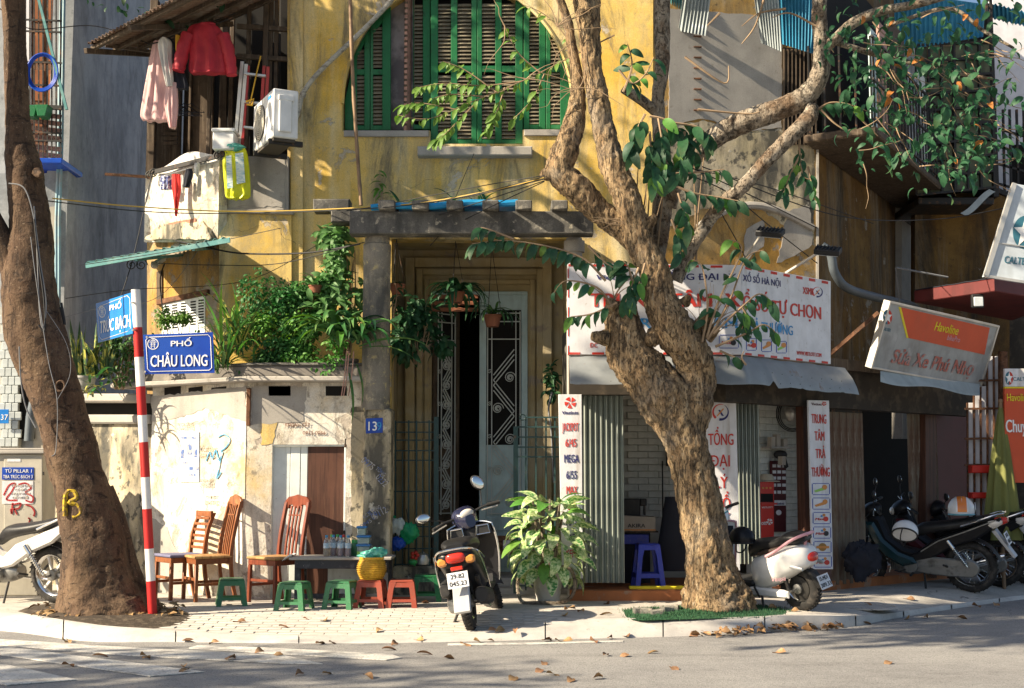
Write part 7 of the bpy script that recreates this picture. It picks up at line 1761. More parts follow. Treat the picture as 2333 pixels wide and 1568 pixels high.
# black scooter seen from behind --------------------------------------
sc=place_bike('scooter','black scooter with chrome guards seen from behind on the sunny pavement',BK,pv_ph(G(1074,1436)),R(84),R(10),-.62)
o=sc;sc.scale=(.96,)*3;S=steer(R(30),.44,.78)
wheel(o,-.62,.255,.095,'disc');wheel(o,.62,.25,.09,'disc',S)
m=MB();m.loft([(-.88,.665,.11,.035),(-.84,.66,.16,.085),(-.70,.63,.18,.12),(-.5,.57,.185,.15),(-.28,.50,.175,.17),(-.08,.43,.14,.15),(0,.40,.11,.11)],22,2.8);mk('rear_body',m,MAT['v_black'],o,w=False)
m=MB();m.loft([(-.84,.76,.08,.02),(-.76,.775,.13,.04),(-.5,.785,.155,.05),(-.22,.755,.15,.05),(-.04,.73,.11,.045),(.0,.72,.05,.02)],20,2.8);mk('seat',m,MAT['v_seat'],o,w=False)
m=MB();m.prism([(.34,.36),(.3,.30),(-.05,.27),(-.12,.33),(-.1,.37),(.26,.35),(.32,.42)],-.17,.17,.02);mk('floorboard',m,MAT['v_plastic'],o,w=False)
m=MB();m.loft([(.30,.26,.13,.05),(.0,.24,.14,.06),(-.25,.28,.12,.08)],14,3);mk('under_cowl',m,MAT['v_black'],o,w=False)
def shield(u,v):
 y=(u-.5)*2;z=.32+.62*v;hw=.185+.055*math.sin(v*2.4);return (.42-.08*v+.10*(1-abs(y)**2)*.6+.02*math.sin(v*3),y*hw,z-.04*abs(y)**3*v)
m=MB();m.sheet(shield,16,12,.03,(1,0,.1));sh_=mk('leg_shield',m,MAT['v_black'],o,w=False)
m=MB();m.tube([shield(0,1-i/10) for i in range(11)][::-1]+[shield(i/14,1) for i in range(15)]+[shield(1,1-i/10) for i in range(11)],.011,8);mk('chrome_guard',m,MAT['chrome'],o,w=False)
for s_ in (-1,1):
 m=MB();cx=s_*.13;m.prism([(cx-.085,.80),(cx+.085,.80),(cx+.07,.905),(cx-.07,.905)],.36,.31,.012,plane='yz');pk=mk('glove_box',m,MAT['v_plastic'],o,w=False)
 m=MB();m.tube([(.307,cx-.065,.81),(.307,cx+.065,.81),(.307,cx+.055,.893),(.307,cx-.055,.893)],.008,6,close=True);mk('glove_box_rim',m,MAT['chrome'],pk,w=False)
m=MB();m.loft([(.30,.95,.05,.06),(.36,.97,.10,.10),(.44,1.00,.13,.11),(.52,.98,.11,.09),(.58,.95,.05,.05)],18,2.6);m.xf(S);hc=mk('handlebar_cowl',m,MAT['v_navy'],o,w=False)
m=MB();m.ball((.33,0,1.03),.03,.075,.045,18,8);m.xf(S);mk('instrument_dial',m,MAT['clear_lens'],hc,w=False)
m=MB();m.loft([(.34,.80,.07,.07),(.36,.88,.08,.08),(.38,.93,.08,.05)],14,3);mk('steering_column',m,MAT['v_plastic'],o,w=False)
m=MB()
for s_ in (-1,1):m.tube([S@Vector((.42,s_*.09,1.02)),S@Vector((.40,s_*.22,1.03)),S@Vector((.36,s_*.36,1.01))],.012,8)
mks('handlebar',m,MAT['v_plastic'],o,w=False)
m=MB()
for s_ in (-1,1):m.tube([S@Vector((.39,s_*.25,1.028)),S@Vector((.355,s_*.375,1.008))],.02,10)
mks('grip',m,MAT['rubber'],o,w=False)
m=MB()
for s_ in (-1,1):m.tube([S@Vector((.44,s_*.2,1.0)),S@Vector((.43,s_*.37,.98))],.008,6)
mks('brake_lever',m,MAT['alu'],o,w=False)
mirror(o,(.40,-.2,1.04),(.40,-.27,1.24),S,(.062,.085),R(-20));mirror(o,(.40,.2,1.03),(.36,.42,1.12),S,(.08,.048),R(5))
m=MB();m.loft([(-.83,.665,.10,.05),(-.885,.665,.085,.045),(-.905,.665,.04,.02)],14,3);mk('tail_light',m,MAT['red_lens'],o,w=False)
m=MB()
for s_ in (-1,1):q=MB();q.loft([(-.80,.64,.045,.045),(-.86,.64,.05,.04),(-.885,.64,.03,.02)],12,2.4);q.xf(Matrix.Translation((0,s_*.125,0)));m.add(q.v,q.f)
mks('indicator',m,MAT['amber_lens'],o,w=False)
m=MB();m.box(-.90,-.87,-.055,.055,.555,.59,.006);mk('reflector',m,MAT['red_lens'],o,w=False)
m=MB();m.tube(crom([(-.5,.205,.62),(-.75,.205,.68),(-.88,.14,.735),(-.90,0,.745),(-.88,-.14,.735),(-.75,-.205,.68),(-.5,-.205,.62)],5),.009,8)
m.tube(crom([(-.82,.2,.70),(-.8,.2,.55),(-.7,.2,.36)],4),.008,6);m.tube(crom([(-.82,-.2,.70),(-.62,-.215,.5),(-.5,-.215,.34)],4),.008,6);mks('chrome_guard',m,MAT['chrome'],o,w=False)
m=MB();m.prism([(-.78,.44),(-.84,.44),(-.98,.20),(-.94,.18)],-.075,.075,.008);mk('rear_mudguard',m,MAT['mudguard'],o,w=False)
plate(o,Matrix.Translation((-.935,0,.475))@Matrix.Rotation(R(-90),4,'Z')@Matrix.Rotation(R(-14),4,'X'),('29-B2','045.23'),.19,.14)
m=MB();m.loft([(-.05,.25,.05,.08),(-.2,.25,.06,.09),(-.5,.25,.06,.08),(-.62,.255,.06,.09),(-.72,.25,.04,.05)],16,3);m.xf(Matrix.Translation((0,.12,0)));mk('gearbox_case',m,MAT['engine'],o,w=False)
m=MB();m.loft([(-.45,.40,.045,.05),(-.5,.40,.055,.075),(-.7,.39,.055,.075),(-.76,.39,.04,.05)],14,3);m.xf(Matrix.Translation((0,.16,0)));mk('air_filter',m,MAT['v_plastic'],o,w=False)
m=MB();m.loft([(-.35,.25,.04,.05),(-.42,.26,.06,.07),(-.75,.30,.065,.08),(-.84,.31,.05,.06)],16,2.6);m.xf(Matrix.Translation((0,-.17,0)));mk('exhaust',m,MAT['v_plastic'],o,w=False)
m=MB();m.tube([(-.72,-.14,.48),(-.6,-.14,.27)],.024,10);mk('shock_absorber',m,MAT['iron'],o,w=False)
m=MB();m.tube([(-.28,.12,.2),(-.34,.22,.02),(-.42,.26,.0)],.014,8);m.box(-.46,-.38,.235,.285,-.005,.01,.003);mks('side_stand',m,MAT['iron'],o,w=False)
m=MB();fa2=arc_pts(.62,.25,.285,0,170,14);m.sheet(lambda u,v:tuple(S@Vector((fa2[int(round(u*14))][0],(v-.5)*.16,fa2[int(round(u*14))][1]-.04*(2*v-1)**2))),14,6,.005,(0,0,-1));mk('front_mudguard',m,MAT['v_black'],o,w=False)
# white scooter behind the big trunk -----------------------------------
ws=place_bike('scooter','white scooter with pink grab rail and black seat partly behind the big trunk',BK,pv_ph(G(1846,1393)),R(132),R(10),-.60)
o=ws;ws.scale=(.87,)*3;S=steer(R(10),.44,.78)
wheel(o,-.60,.25,.11,'disc');wheel(o,.62,.24,.10,'disc',S)
m=MB();m.loft([(-.82,.58,.05,.05),(-.79,.60,.12,.10),(-.69,.59,.19,.145),(-.54,.545,.225,.18),(-.34,.47,.225,.20),(-.18,.42,.19,.19),(-.08,.40,.14,.17),(-.05,.40,.09,.1)],26,2.9);mk('rear_body',m,MAT['v_white'],o,w=False)
m=MB();m.loft([(-.78,.80,.07,.02),(-.72,.80,.13,.05),(-.58,.80,.15,.065),(-.50,.775,.15,.06),(-.40,.735,.155,.06),(-.18,.70,.15,.075),(-.06,.66,.12,.09),(-.02,.63,.07,.05)],22,2.7);st_=mk('seat',m,MAT['v_seat'],o,w=False)
m=MB();m.loft([(-.50,.70,.16,.035),(-.32,.66,.165,.04),(-.2,.63,.15,.03)],18,2.8);mk('seat_side',m,MAT['v_seat_brown'],st_,w=False)
m=MB();m.tube(crom([(-.36,.215,.625),(-.5,.215,.69),(-.68,.18,.80),(-.78,.10,.845),(-.80,0,.85),(-.78,-.10,.845),(-.68,-.18,.80),(-.5,-.215,.69),(-.36,-.215,.625)],5),.017,10);m.tube([(-.77,0,.84),(-.73,0,.72)],.018,8);mks('grab_rail',m,MAT['pink_trim'],o,w=False)
m=MB();m.loft([(-.77,.61,.10,.055),(-.82,.60,.085,.05),(-.85,.59,.045,.03)],16,2.5);mk('tail_light',m,MAT['red_lens'],o,w=False)
m=MB()
for s_ in (-1,1):q=MB();q.loft([(-.80,.50,.012,.016),(-.70,.515,.016,.022),(-.60,.53,.010,.012)],10,2.4);q.xf(Matrix.Translation((0,s_*.19,0)));m.add(q.v,q.f)
mks('indicator',m,MAT['mudguard'],o,w=False)
m=MB();m.prism([(.36,.34),(.32,.27),(-.05,.24),(-.12,.30),(-.1,.34),(.28,.32)],-.18,.18,.02);mk('floorboard',m,MAT['v_plastic'],o,w=False)
m=MB();m.loft([(.36,.22,.10,.06),(.2,.20,.15,.08),(-.08,.21,.14,.08),(-.16,.22,.08,.05)],16,2.8);mk('under_cowl',m,MAT['v_white'],o,w=False)
m=MB();m.sheet(shield,16,12,.03,(1,0,.1));mk('leg_shield',m,MAT['v_white'],o,w=False)
m=MB();m.tube([shield(0,i/10) for i in range(11)]+[shield(i/14,1) for i in range(15)]+[shield(1,1-i/10) for i in range(11)],.013,8);mk('shield_trim',m,MAT['pink_trim'],o,w=False)
m=MB();m.sheet(lambda u,v:tuple(Vector(shield(.1+.8*u,v*.9))+Vector((-.02,0,0))),10,8,.012,(1,0,0));mk('inner_shield',m,MAT['cloth_dark'],o,w=False)
m=MB();m.loft([(.28,1.0,.05,.04),(.34,1.02,.12,.085),(.44,1.03,.14,.09),(.53,1.0,.11,.08),(.58,.98,.05,.05)],18,2.5);m.xf(S);hc=mk('handlebar_cowl',m,MAT['v_white'],o,w=False)
m=MB();m.box(.285,.30,-.06,.06,.99,1.06,.006);m.xf(S);mk('instrument_dial',m,MAT['star_teal'],hc,w=False)
m=MB()
for s_ in (-1,1):m.tube([S@Vector((.42,s_*.1,1.04)),S@Vector((.38,s_*.24,1.06)),S@Vector((.33,s_*.37,1.06))],.018,10)
mks('grip',m,MAT['rubber'],o,w=False)
m=MB()
for s_ in (-1,1):m.tube([S@Vector((.44,s_*.2,1.02)),S@Vector((.41,s_*.36,1.02))],.007,6)
mks('brake_lever',m,MAT['alu'],o,w=False)
m=MB();m.prism([(-.74,.46),(-.80,.44),(-.92,.28),(-.87,.27)],-.06,.06,.006);mk('plate_holder',m,MAT['v_plastic'],o,w=False)
plate(o,Matrix.Translation((-.925,0,.34))@Matrix.Rotation(R(-90),4,'Z')@Matrix.Rotation(R(-20),4,'X'),('15-MĐ1','389.33'),.20,.15)
m=MB();m.prism([(.02,.26),(-.1,.27),(-.5,.255),(-.56,.24),(-.56,.17),(-.5,.165),(-.1,.17),(.02,.19)],.13,.19,.02);mk('swing_arm_cover',m,MAT['v_white'],o,w=False)
m=MB();m.tube([(-.2,.16,.2),(-.26,.24,.03),(-.36,.27,.01)],.014,8);m.bar((-.14,.2,.28),(-.2,.2,.16),.02,.012);mks('side_stand',m,MAT['iron'],o,w=False)
m=MB();m.tube([(-.62,-.14,.46),(-.58,-.14,.25)],.026,10);m.tube([(-.5,.12,.42),(-.54,.12,.24)],.022,10);mks('shock_absorber',m,MAT['iron'],o,w=False)
fa3=arc_pts(.62,.24,.29,0,175,14)
m=MB();m.sheet(lambda u,v:tuple(S@Vector((fa3[int(round(u*14))][0],(v-.5)*.19,fa3[int(round(u*14))][1]-.06*(2*v-1)**2))),14,6,.006,(0,0,-1));mk('front_mudguard',m,MAT['v_white'],o,w=False)
text('Vespa',MAT['t_pink'],o,None,.05,width=.16,shear=.3,M=Matrix.Translation((-.50,.232,.37))@Matrix.Rotation(R(180),4,'Z')@Matrix.Rotation(R(-8),4,'Y')@RX90)
# helmets ---------------------------------------------------------------
def helmet(label,p,r,shell,rz=0,visor=False,stripe=None,tilt=0.0):
 h=thing('helmet',label,'helmet',p,rot=(tilt,0,rz),group='helmets left on the motorbikes')
 m=MB();rs=[]
 for i in range(11):
  t=i/10*math.pi*.60;rs.append([(r*1.08*math.sin(t+.02)*math.cos(a),r*.94*math.sin(t+.02)*math.sin(a),r*math.cos(t)) for a in [2*math.pi*k/28 for k in range(28)]])
 m.rings(rs);mk('shell',m,MAT[shell],h,w=False)
 m=MB();z=r*math.cos(math.pi*.60);rr_=r*math.sin(math.pi*.6);m.tube([(rr_*1.08*math.cos(a),rr_*.94*math.sin(a),z) for a in [2*math.pi*k/28 for k in range(28)]],r*.07,8,close=True);mk('rim_band',m,MAT['helmet_blue' if stripe else 'v_plastic'],h,w=False)
 if stripe:
  for a0,a1,mt,k in ((-.34,.34,stripe,1.012),(-.46,-.34,'helmet_white',1.014),(.34,.46,'helmet_white',1.014)):
   m=MB();m.grid(lambda u,v:(lambda t,a:(r*k*1.08*math.sin(t),r*k*.94*math.sin(a)*math.cos((t)*.0),r*k*math.cos(t)*math.cos(a)))(-1.7+3.4*u,a0+(a1-a0)*v),24,3);mk('stripe',m,MAT[mt],h,w=False)
  m=MB();m.prism([(-.5*r,.0),(.05*r,.55*r),(.5*r,-.05*r),(.1*r,.2*r)],-.97*r,-.93*r);mk('arrow_mark',m,MAT['helmet_white'],h,w=False)
 if visor:
  m=MB();m.sheet(lambda u,v:(r*(1.02+.5*v)*math.cos(-1+2*u),r*(.95+.2*v)*math.sin(-1+2*u),r*(.15-.3*v)),12,3,.004,(0,0,1));mk('visor',m,MAT['v_plastic'],h,w=False)
 m=MB();m.tube(crom([(0,r*.88,z),(.02,r*.5,z-r*.7),(.02,-r*.5,z-r*.7),(0,-r*.88,z)],4),.007,5);mk('chin_strap',m,MAT['black_wire'],h,w=False)
helmet('orange striped helmet sitting on the seat behind the dark teal motorbike',P(2190,1162,14.75),.155,'helmet_white',R(75),stripe='helmet_orange')
helmet('white perforated helmet hung on the dark teal motorbike',P(2062,1212,14.35),.13,'helmet_white',R(150),tilt=R(40))
helmet('black helmet hung on the white scooter beside the trunk',P(1690,1228,12.75),.12,'v_black',R(140),visor=False)
# ------------------------------------------------------------------ street name pole
pole=thing('street_name_pole','leaning red and white striped street pole carrying two blue name plates','signpost',G(348,1400))
pA,pB=G(348,1402),P(309,658,11.9)
ys=[1402,1324,1251,1161,1089,1009,948,882,815,747,660]
for i in range(10):
 t0_,t1_=(1402-ys[i])/744,(1402-ys[i+1])/744;m=MB();m.tube([pA.lerp(pB,t0_),pA.lerp(pB,t1_)],.041,20,caps=(i==9));mk('pole_band',m,MAT['pole_red' if i%2==0 else 'pole_white'],pole,label=('red' if i%2==0 else 'white')+' painted band')
def name_plate(W,pts,mat,emb,er,sx,border):
 pl=wpiece('name_plate',W,pole,pts,mat,-.004,.004,.001,label='bright blue plate' if mat=='plate_cyan' else 'dark blue plate')
 (ax,ay),(bx,by),(cx,cy),(dx,dy)=border;m=MB()
 c=[(ax+6,ay),(bx-6,by),(bx,by+6),(cx,cy-6),(cx-6,cy),(dx+6,dy),(dx,dy-6),(ax,ay+6)]
 q=[W.M()@Vector((W.uz(x,y)[0],-.006,W.uz(x,y)[1])) for x,y in c];m.tube(q,.0035,4,close=True);mk('plate_border',m,MAT['t_white'],pl)
 m=MB();ringshape(m,W,emb[0],emb[1],er*.86,er,-.007,-.004,sx=sx)
 e=lambda x0,y0,x1,y1:m.prism([W.uz(emb[0]+a*er*sx,emb[1]+b*er) for a,b in ((x0,y0),(x1,y0),(x1,y1),(x0,y1))],-.007,-.004,M=W.M())
 e(-.62,-.38,.62,-.28);e(-.46,-.02,.46,.08);e(-.32,.08,-.22,.7);e(.22,.08,.32,.7);e(-.26,-.28,-.16,-.02);e(.16,-.28,.26,-.02);e(-.40,-.62,.40,-.52);e(-.14,-.80,.14,-.74);e(-.42,.34,.42,.42);mk('plate_emblem',m,MAT['t_white'],pl,flat=True)
 return pl
Wp=frontal(11.82);pl=name_plate(Wp,[(326,763),(485,757),(489,850),(331,853)],'plate_blue',(349,784),13,1,[(333,769),(480,763),(483,844),(337,847)])
wtext(Wp,pl,'PHỐ',390,437,789,13,'t_white',n=-.008,bold=.03,roll=R(-1));wtext(Wp,pl,'CHÂU LONG',344,473,835,27,'t_white',n=-.008,bold=.035,roll=R(-1))
Wq=wall2(219,12.55,301,11.86);pl=name_plate(Wq,[(219,692),(299,667),(303,760),(224,781)],'plate_cyan',(234,711),13,.62,[(224,698),(297,674),(299,755),(228,774)])
wtext(Wq,pl,'PHỐ',252,278,705,13,'t_white',n=-.008,bold=.03);wtext(Wq,pl,'TRÚC BẠCH',230,298,752,29,'t_white',n=-.008,bold=.035)
m=MB()
for x,y in ((334,768),(330,847),(300,690),(302,752)):m.tube([P(x,y,11.8),P(x+8,y,11.9)],.009,8)
mks('plate_bolt',m,MAT['alu'],pole)
# ------------------------------------------------------------------ chairs (face -y)
def chair(label,loc,rz,kind,wood):
 c=thing('wooden_chair',label,'chair',loc,rz,'wooden chairs along the garden wall');W_=MAT[wood]
 H_={'slat':1.02,'ladder':.90}[kind]
 m=MB();m.prism([(-.21,-.22),(.21,-.22),(.185,.18),(-.185,.18)],.425,.455,.01,plane='xy');mk('seat',m,MAT['cushion' if kind=='ladder' else 'wood_seat'],c,w=False)
 m=MB();m.prism([(-.20,-.205),(.20,-.205),(.18,.175),(-.18,.175)],.37,.424,.004,plane='xy');mk('seat_frame',m,W_,c,w=False)
 for s_ in (-1,1):
  m=MB();m.bar((s_*.19,-.195,0),(s_*.185,-.19,.37),.036,.036,ch=.004);mk('leg',m,W_,c,w=False)
  m=MB();pts=crom([(s_*.175,.23,0),(s_*.17,.185,.22),(s_*.168,.17,.44),(s_*.17,.20,.68),(s_*.165,.27,H_-.03)],4)
  rs_=[[(x+a,y+b,z) for a,b in ((-.016,-.018),(.016,-.018),(.016,.018),(-.016,.018))] for x,y,z in pts];m.rings(rs_);mk('back_post',m,W_,c,w=False,sm=50)
 yb=lambda z:.17+(.0 if z<.44 else (z-.44)**1.35*.215)
 if kind=='slat':
  m=MB();pr=[(-.185,H_-.09),(-.18,H_-.02),(-.13,H_+.02),(-.06,H_+.03),(0,H_+.045),(.06,H_+.03),(.13,H_+.02),(.18,H_-.02),(.185,H_-.09),(.13,H_-.10),(.12,H_-.065),(.07,H_-.06),(.05,H_-.095),(-.05,H_-.095),(-.07,H_-.06),(-.12,H_-.065),(-.13,H_-.10)]
  m.prism(pr,yb(H_)-.016,yb(H_)+.014,.004);mk('crest_rail',m,W_,c,w=False)
  for x in (-.075,-.025,.025,.075):
   m=MB();m.rings([[(x+a,yb(z)+b,z) for a,b in ((-.010,-.008),(.010,-.008),(.010,.008),(-.010,.008))] for z in (.45,.55,.7,.85,H_-.07)]);mk('back_slat',m,W_,c,w=False)
  m=MB();m.box(-.09,.09,yb(.86)-.014,yb(.86)-.006,.85,.862);mk('slat_tie',m,W_,c,w=False)
 else:
  for i in range(7):
   z=.50+i*.06;m=MB();m.box(-.16,.16,yb(z)-.008,yb(z)+.008,z,z+.028,.004);mk('back_rail',m,W_,c,w=False)
  m=MB();m.prism([(-.18,H_-.10),(-.18,H_-.01),(-.14,H_-.03),(.14,H_-.03),(.18,H_-.01),(.18,H_-.10),(.14,H_-.07),(-.14,H_-.07)],yb(H_)-.02,yb(H_)+.012,.004);mk('crest_rail',m,W_,c,w=False)
 for a,b in (((-.187,-.19,.17),(-.172,.19,.17)),((.187,-.19,.17),(.172,.19,.17)),((-.18,-.19,.22),(.18,-.19,.22))):m=MB();m.bar(a,b,.02,.028,ch=.003);mk('stretcher',m,W_,c,w=False)
 return c
chair('ladder back chair with a blue grey cushion, behind the tall slatted one',pv_ph(G(412,1363)),R(-52),'ladder','wood_chair')
chair('tall slat backed chair with orange varnish, between the ladder back chair and the hatch',pv_ph(G(474,1367)),R(-58),'slat','wood_chair')
chair('tall dark red slat backed chair standing beside the low black table',pv_ph(G(630,1371)),R(-38),'slat','wood_chair_red')
# ------------------------------------------------------------------ plastic stools
def stool(label,loc,rz,mat,h=.26,wt=.23,wb=.30,name='plastic_stool',grp='low plastic stools on the pavement'):
 s_=thing(name,label,'stool',loc,rz,grp);M_=MAT[mat]
 m=MB();a=wt/2;m.prism([(-a,-a),(a,-a),(a,a),(-a,a)],h-.022,h,.012,plane='xy');mk('stool_top',m,M_,s_,w=False)
 b=wb/2;lw=.05
 for sx in (-1,1):
  for sy in (-1,1):
   m=MB()
   def L(z):
    t=z/h;q=b+(a-b)*t;k=lw*(1 if t<.9 else 1.3)
    P0=[(q,q),(q-k,q),(q-k*1.0,q-.012),(q-.012,q-.012),(q-.012,q-k),(q,q-k)]
    return [(sx*x,sy*y,z) for x,y in P0]
   m.rings([L(0),L(h*.3),L(h*.7),L(h*.9),L(h-.015)]);mk('leg',m,M_,s_,w=False)
 for k in range(4):
  an=k*math.pi/2;c_,n_=math.cos(an),math.sin(an);rt_=lambda x,y,z:(x*c_-y*n_,x*n_+y*c_,z)
  for z0,z1,lab in ((h*.22,h*.32,'stretcher'),(h-.065,h-.02,'apron')):
   q0,q1=b+(a-b)*z0/h,b+(a-b)*z1/h;m=MB()
   if lab=='apron':prf=[(-q0+.03,z0-.018),(-q0+.055,z0),(q0-.055,z0),(q0-.03,z0-.018),(q1-.02,z1),(-q1+.02,z1)]
   else:prf=[(-q0+.03,z0),(q0-.03,z0),(q1-.03,z1),(-q1+.03,z1)]
   vs=[rt_(x,-(b+(a-b)*z/h)+.003,z) for x,z in prf]+[rt_(x,-(b+(a-b)*z/h)+.014,z) for x,z in prf];n=len(prf)
   m.add(vs,[tuple(range(n)),tuple(range(2*n-1,n-1,-1))]+[(i,(i+1)%n,n+(i+1)%n,n+i) for i in range(n)]);mk(lab,m,M_,s_,w=False)
 return s_
S1=stool('green plastic stool in front of the tall orange chair, leftmost of all',pv_ph(G(527,1379)),R(14),'green_plastic')
S2=dup(S1,pv_ph(G(670,1389)),R(-12),'green plastic stool before the left leg of the black table')
S3=dup(S1,pv_ph(G(779,1386)),R(-14),'green plastic stool before the bottles, left of the basket')
for o_ in (S2,S3):o_['group']=S1['group']
S4=stool('brick red plastic stool carrying the yellow basket',pv_ph(G(846,1383)),R(-6),'red_plastic')
S5=dup(S4,pv_ph(G(915,1383)),R(3),'empty brick red plastic stool right of the basket');S5['group']=S1['group']
S6=stool('deep green plastic stool in the shade near the black scooter',pv_ph(G(971,1369)),R(4),'green_plastic2')
stool('tall royal blue plastic stool standing inside the lottery shop',Vector((xat(1472,13.95),13.95,.10)),R(5),'blue_plastic',.45,.22,.32,'tall_stool','blue stools in the lottery shop')
# basket with bag
tz=S4.location.z+.26
bk_=thing('woven_basket','round yellow woven basket on the brick red stool','basket',(S4.location.x,S4.location.y,tz))
m=MB();prf=[(.085,0),(.115,.03),(.133,.09),(.128,.15),(.112,.19),(.118,.20),(.118,.215),(.108,.215),(.10,.19),(.11,.12),(.005,.06)]
m.lathe(prf,32);
mk('basket_body',m,MAT['basket'],bk_,w=False);m=MB()
for k in range(11):r_=.09+.045*math.sin(math.pi*(k+1.5)/14);m.tube([((r_+.004+.003*(i%2))*math.cos(a),(r_+.004+.003*(i%2))*math.sin(a),.012+k*.017) for i,a in enumerate([j*2*math.pi/40 for j in range(40)])],.0045,5,close=True)
mks('weave_strand',m,MAT['basket'],bk_,w=False)
def crumpled(name,label,c,rx,ry,rz_,mat,seed,cat='plastic bag',group=None,ears=True):
 m=MB();rs=[]
 for i in range(23):
  t=math.pi*i/22;ring=[]
  for k in range(40):
   a=2*math.pi*k/40;d=Vector((math.sin(t)*math.cos(a),math.sin(t)*math.sin(a),math.cos(t)))
   f=1+.30*mnoise.noise(d*1.8+Vector((seed,0,0)))+.42*abs(mnoise.noise(d*3.6+Vector((0,seed,0))))+.26*abs(mnoise.noise(d*8+Vector((0,0,seed))))-.22;f*=1-.38*max(0,d.z)**2
   ring.append(Vector(c)+Vector((d.x*rx*f,d.y*ry*f,d.z*rz_*f)))
  rs.append(ring)
 m.rings(rs)
 o=mk(name,m,MAT[mat],at=tuple(Vector(c)-Vector((0,0,rz_))),sm=70);tag(o,label,cat,group);return o
crumpled('plastic_bag','crumpled teal plastic bag stuffed in the yellow basket',(S4.location.x-.03,S4.location.y,tz+.235),.11,.09,.06,'bag_teal',3)
crumpled('plastic_bag','second teal bag bulging over the right rim of the basket',(S4.location.x+.06,S4.location.y-.02,tz+.265),.09,.08,.065,'bag_teal',8)
# ------------------------------------------------------------------ tea table and what stands on it
tx0,tx1,ty0,ty1=xat(672,13.1),xat(893,13.1),13.08,13.55;th_=.455
tb_=thing('low_table','low worn black table holding drink bottles against the hatch','table',((tx0+tx1)/2,13.3,0))
m=MB();m.box(tx0-.03,tx1+.01,ty0-.02,ty1,th_-.025,th_,.005);mk('table_top',m,MAT['cement'],tb_)
for a,b in ((ty0,ty0+.02),(ty1-.03,ty1-.01)):m=MB();m.box(tx0+.03,tx1-.03,a,b,th_-.11,th_-.026,.004);mk('apron',m,MAT['table_black'],tb_)
for x in (tx0+.05,tx1-.05):
 for y in (ty0+.045,ty1-.05):m=MB();m.box(x-.03,x+.03,y-.02,y+.03,-.02,th_-.027,.005);mk('leg',m,MAT['table_black'],tb_)
m=MB();m.box(tx0+.08,tx1-.08,ty0+.03,ty0+.06,.05,.1,.004);mk('foot_rail',m,MAT['table_black'],tb_)
m=MB();m.box(xat(752,13.62),xat(884,13.62),13.62,13.64,0,.40,.004);tag(mk('leaning_board',m,MAT['white_board'],at=(xat(820,13.6),13.62,0)),'white board leaning on the wall under the black table','board')
m=MB();m.sheet(lambda u,v:(tx0-.10+.09*u,13.1+.3*v,th_+.012-.05*(1-u)**2+.01*math.sin(v*9)),6,6,.006,(0,0,1));tag(mk('paper_sheet',m,MAT['cloth_white'],at=(tx0-.05,13.2,th_)),'white sheet hanging over the left end of the black table','paper')
def bottle(label,x,y,cap,fill):
 b=thing('drink_bottle',label,'bottle',(x,y,th_),group='plastic drink bottles on the black table')
 m=MB();m.lathe([(.026,0),(.031,.01),(.031,.06),(.029,.075),(.031,.09),(.031,.125),(.024,.155),(.012,.178),(.012,.19)],18);mk('bottle_body',m,MAT['water'],b,w=False)
 m=MB();m.lathe([(.024,.005),(.028,.012),(.028,.10),(.005,.101)],16);mk('drink',m,MAT[fill],b,w=False)
 m=MB();m.lathe([(.0318,.082),(.0322,.085),(.0322,.128),(.0318,.131)],18,caps=False);mk('wrapper',m,MAT['label_wrap'],b,w=False)
 m=MB();m.lathe([(.0145,.186),(.0150,.19),(.0145,.208),(.012,.21)],14);mk('cap',m,MAT[cap],b,w=False)
for px,yy,cap,fl,lb in ((748,13.24,'cap_blue','drink_amber','blue capped amber drink bottle at the left end of the bottle cluster'),(764,13.30,'cap_blue','drink_pink','blue capped pink drink bottle second in the bottle cluster'),(760,13.40,'cap_green','drink_amber','green capped bottle at the back left of the cluster'),(780,13.24,'cap_blue','drink_pink','blue capped pink drink bottle in the middle of the cluster'),(787,13.34,'cap_red','drink_pink','red capped bottle behind the middle of the cluster'),(797,13.23,'cap_blue','drink_pink','blue capped pink drink bottle at the right end of the cluster'),(773,13.42,'cap_green','drink_amber','green capped bottle at the back of the cluster beside the brown board')):
 bottle(lb,xat(px,yy),yy,cap,fl)
jr=thing('glass_jar','dark green lidded jar between the bottles and the stacked tubs','jar',(xat(813,13.35),13.35,th_));m=MB();m.lathe([(.04,0),(.045,.01),(.045,.11),(.035,.13)],18);mk('jar_body',m,MAT['green_plastic'],jr,w=False);m=MB();m.lathe([(.04,.13),(.04,.155),(.036,.158)],16);mk('jar_lid',m,MAT['cap_green'],jr,w=False)
gp_='stacked food tubs on the black table';z=th_;X=xat(833,13.3)
for i,(w_,h_,lid,lb) in enumerate(((.13,.12,'tub_green','large clear tub with lime band at the bottom of the stack'),(.125,.085,'tub_blue','clear tub with blue lid in the middle of the stack'),(.09,.09,'tub_blue','small pale blue tub on top of the stack'))):
 t_=thing('food_tub',lb,'container',(X-(.02 if i==2 else 0),13.28,z),group=gp_);m=MB();m.prism([(-w_/2*.9,0),(w_/2*.9,0),(w_/2,h_-.02),(-w_/2,h_-.02)],-.06,.06,.008);mk('tub',m,MAT['tub'],t_,w=False)
 m=MB();m.box(-w_/2-.006,w_/2+.006,-.066,.066,h_-.019,h_,.004);mk('tub_lid',m,MAT['tub_blue'],t_,w=False)
 if i==0:m=MB();m.box(-w_/2*.95,w_/2*.95,-.064,-.061,.02,.05);mk('tub_label',m,MAT['tub_green'],t_,w=False)
 else:m=MB();m.box(-w_/2*.8,w_/2*.8,-.05,.05,.006,h_*.45,.006);mk('food',m,MAT['card'],t_,w=False)
 z+=h_+.002
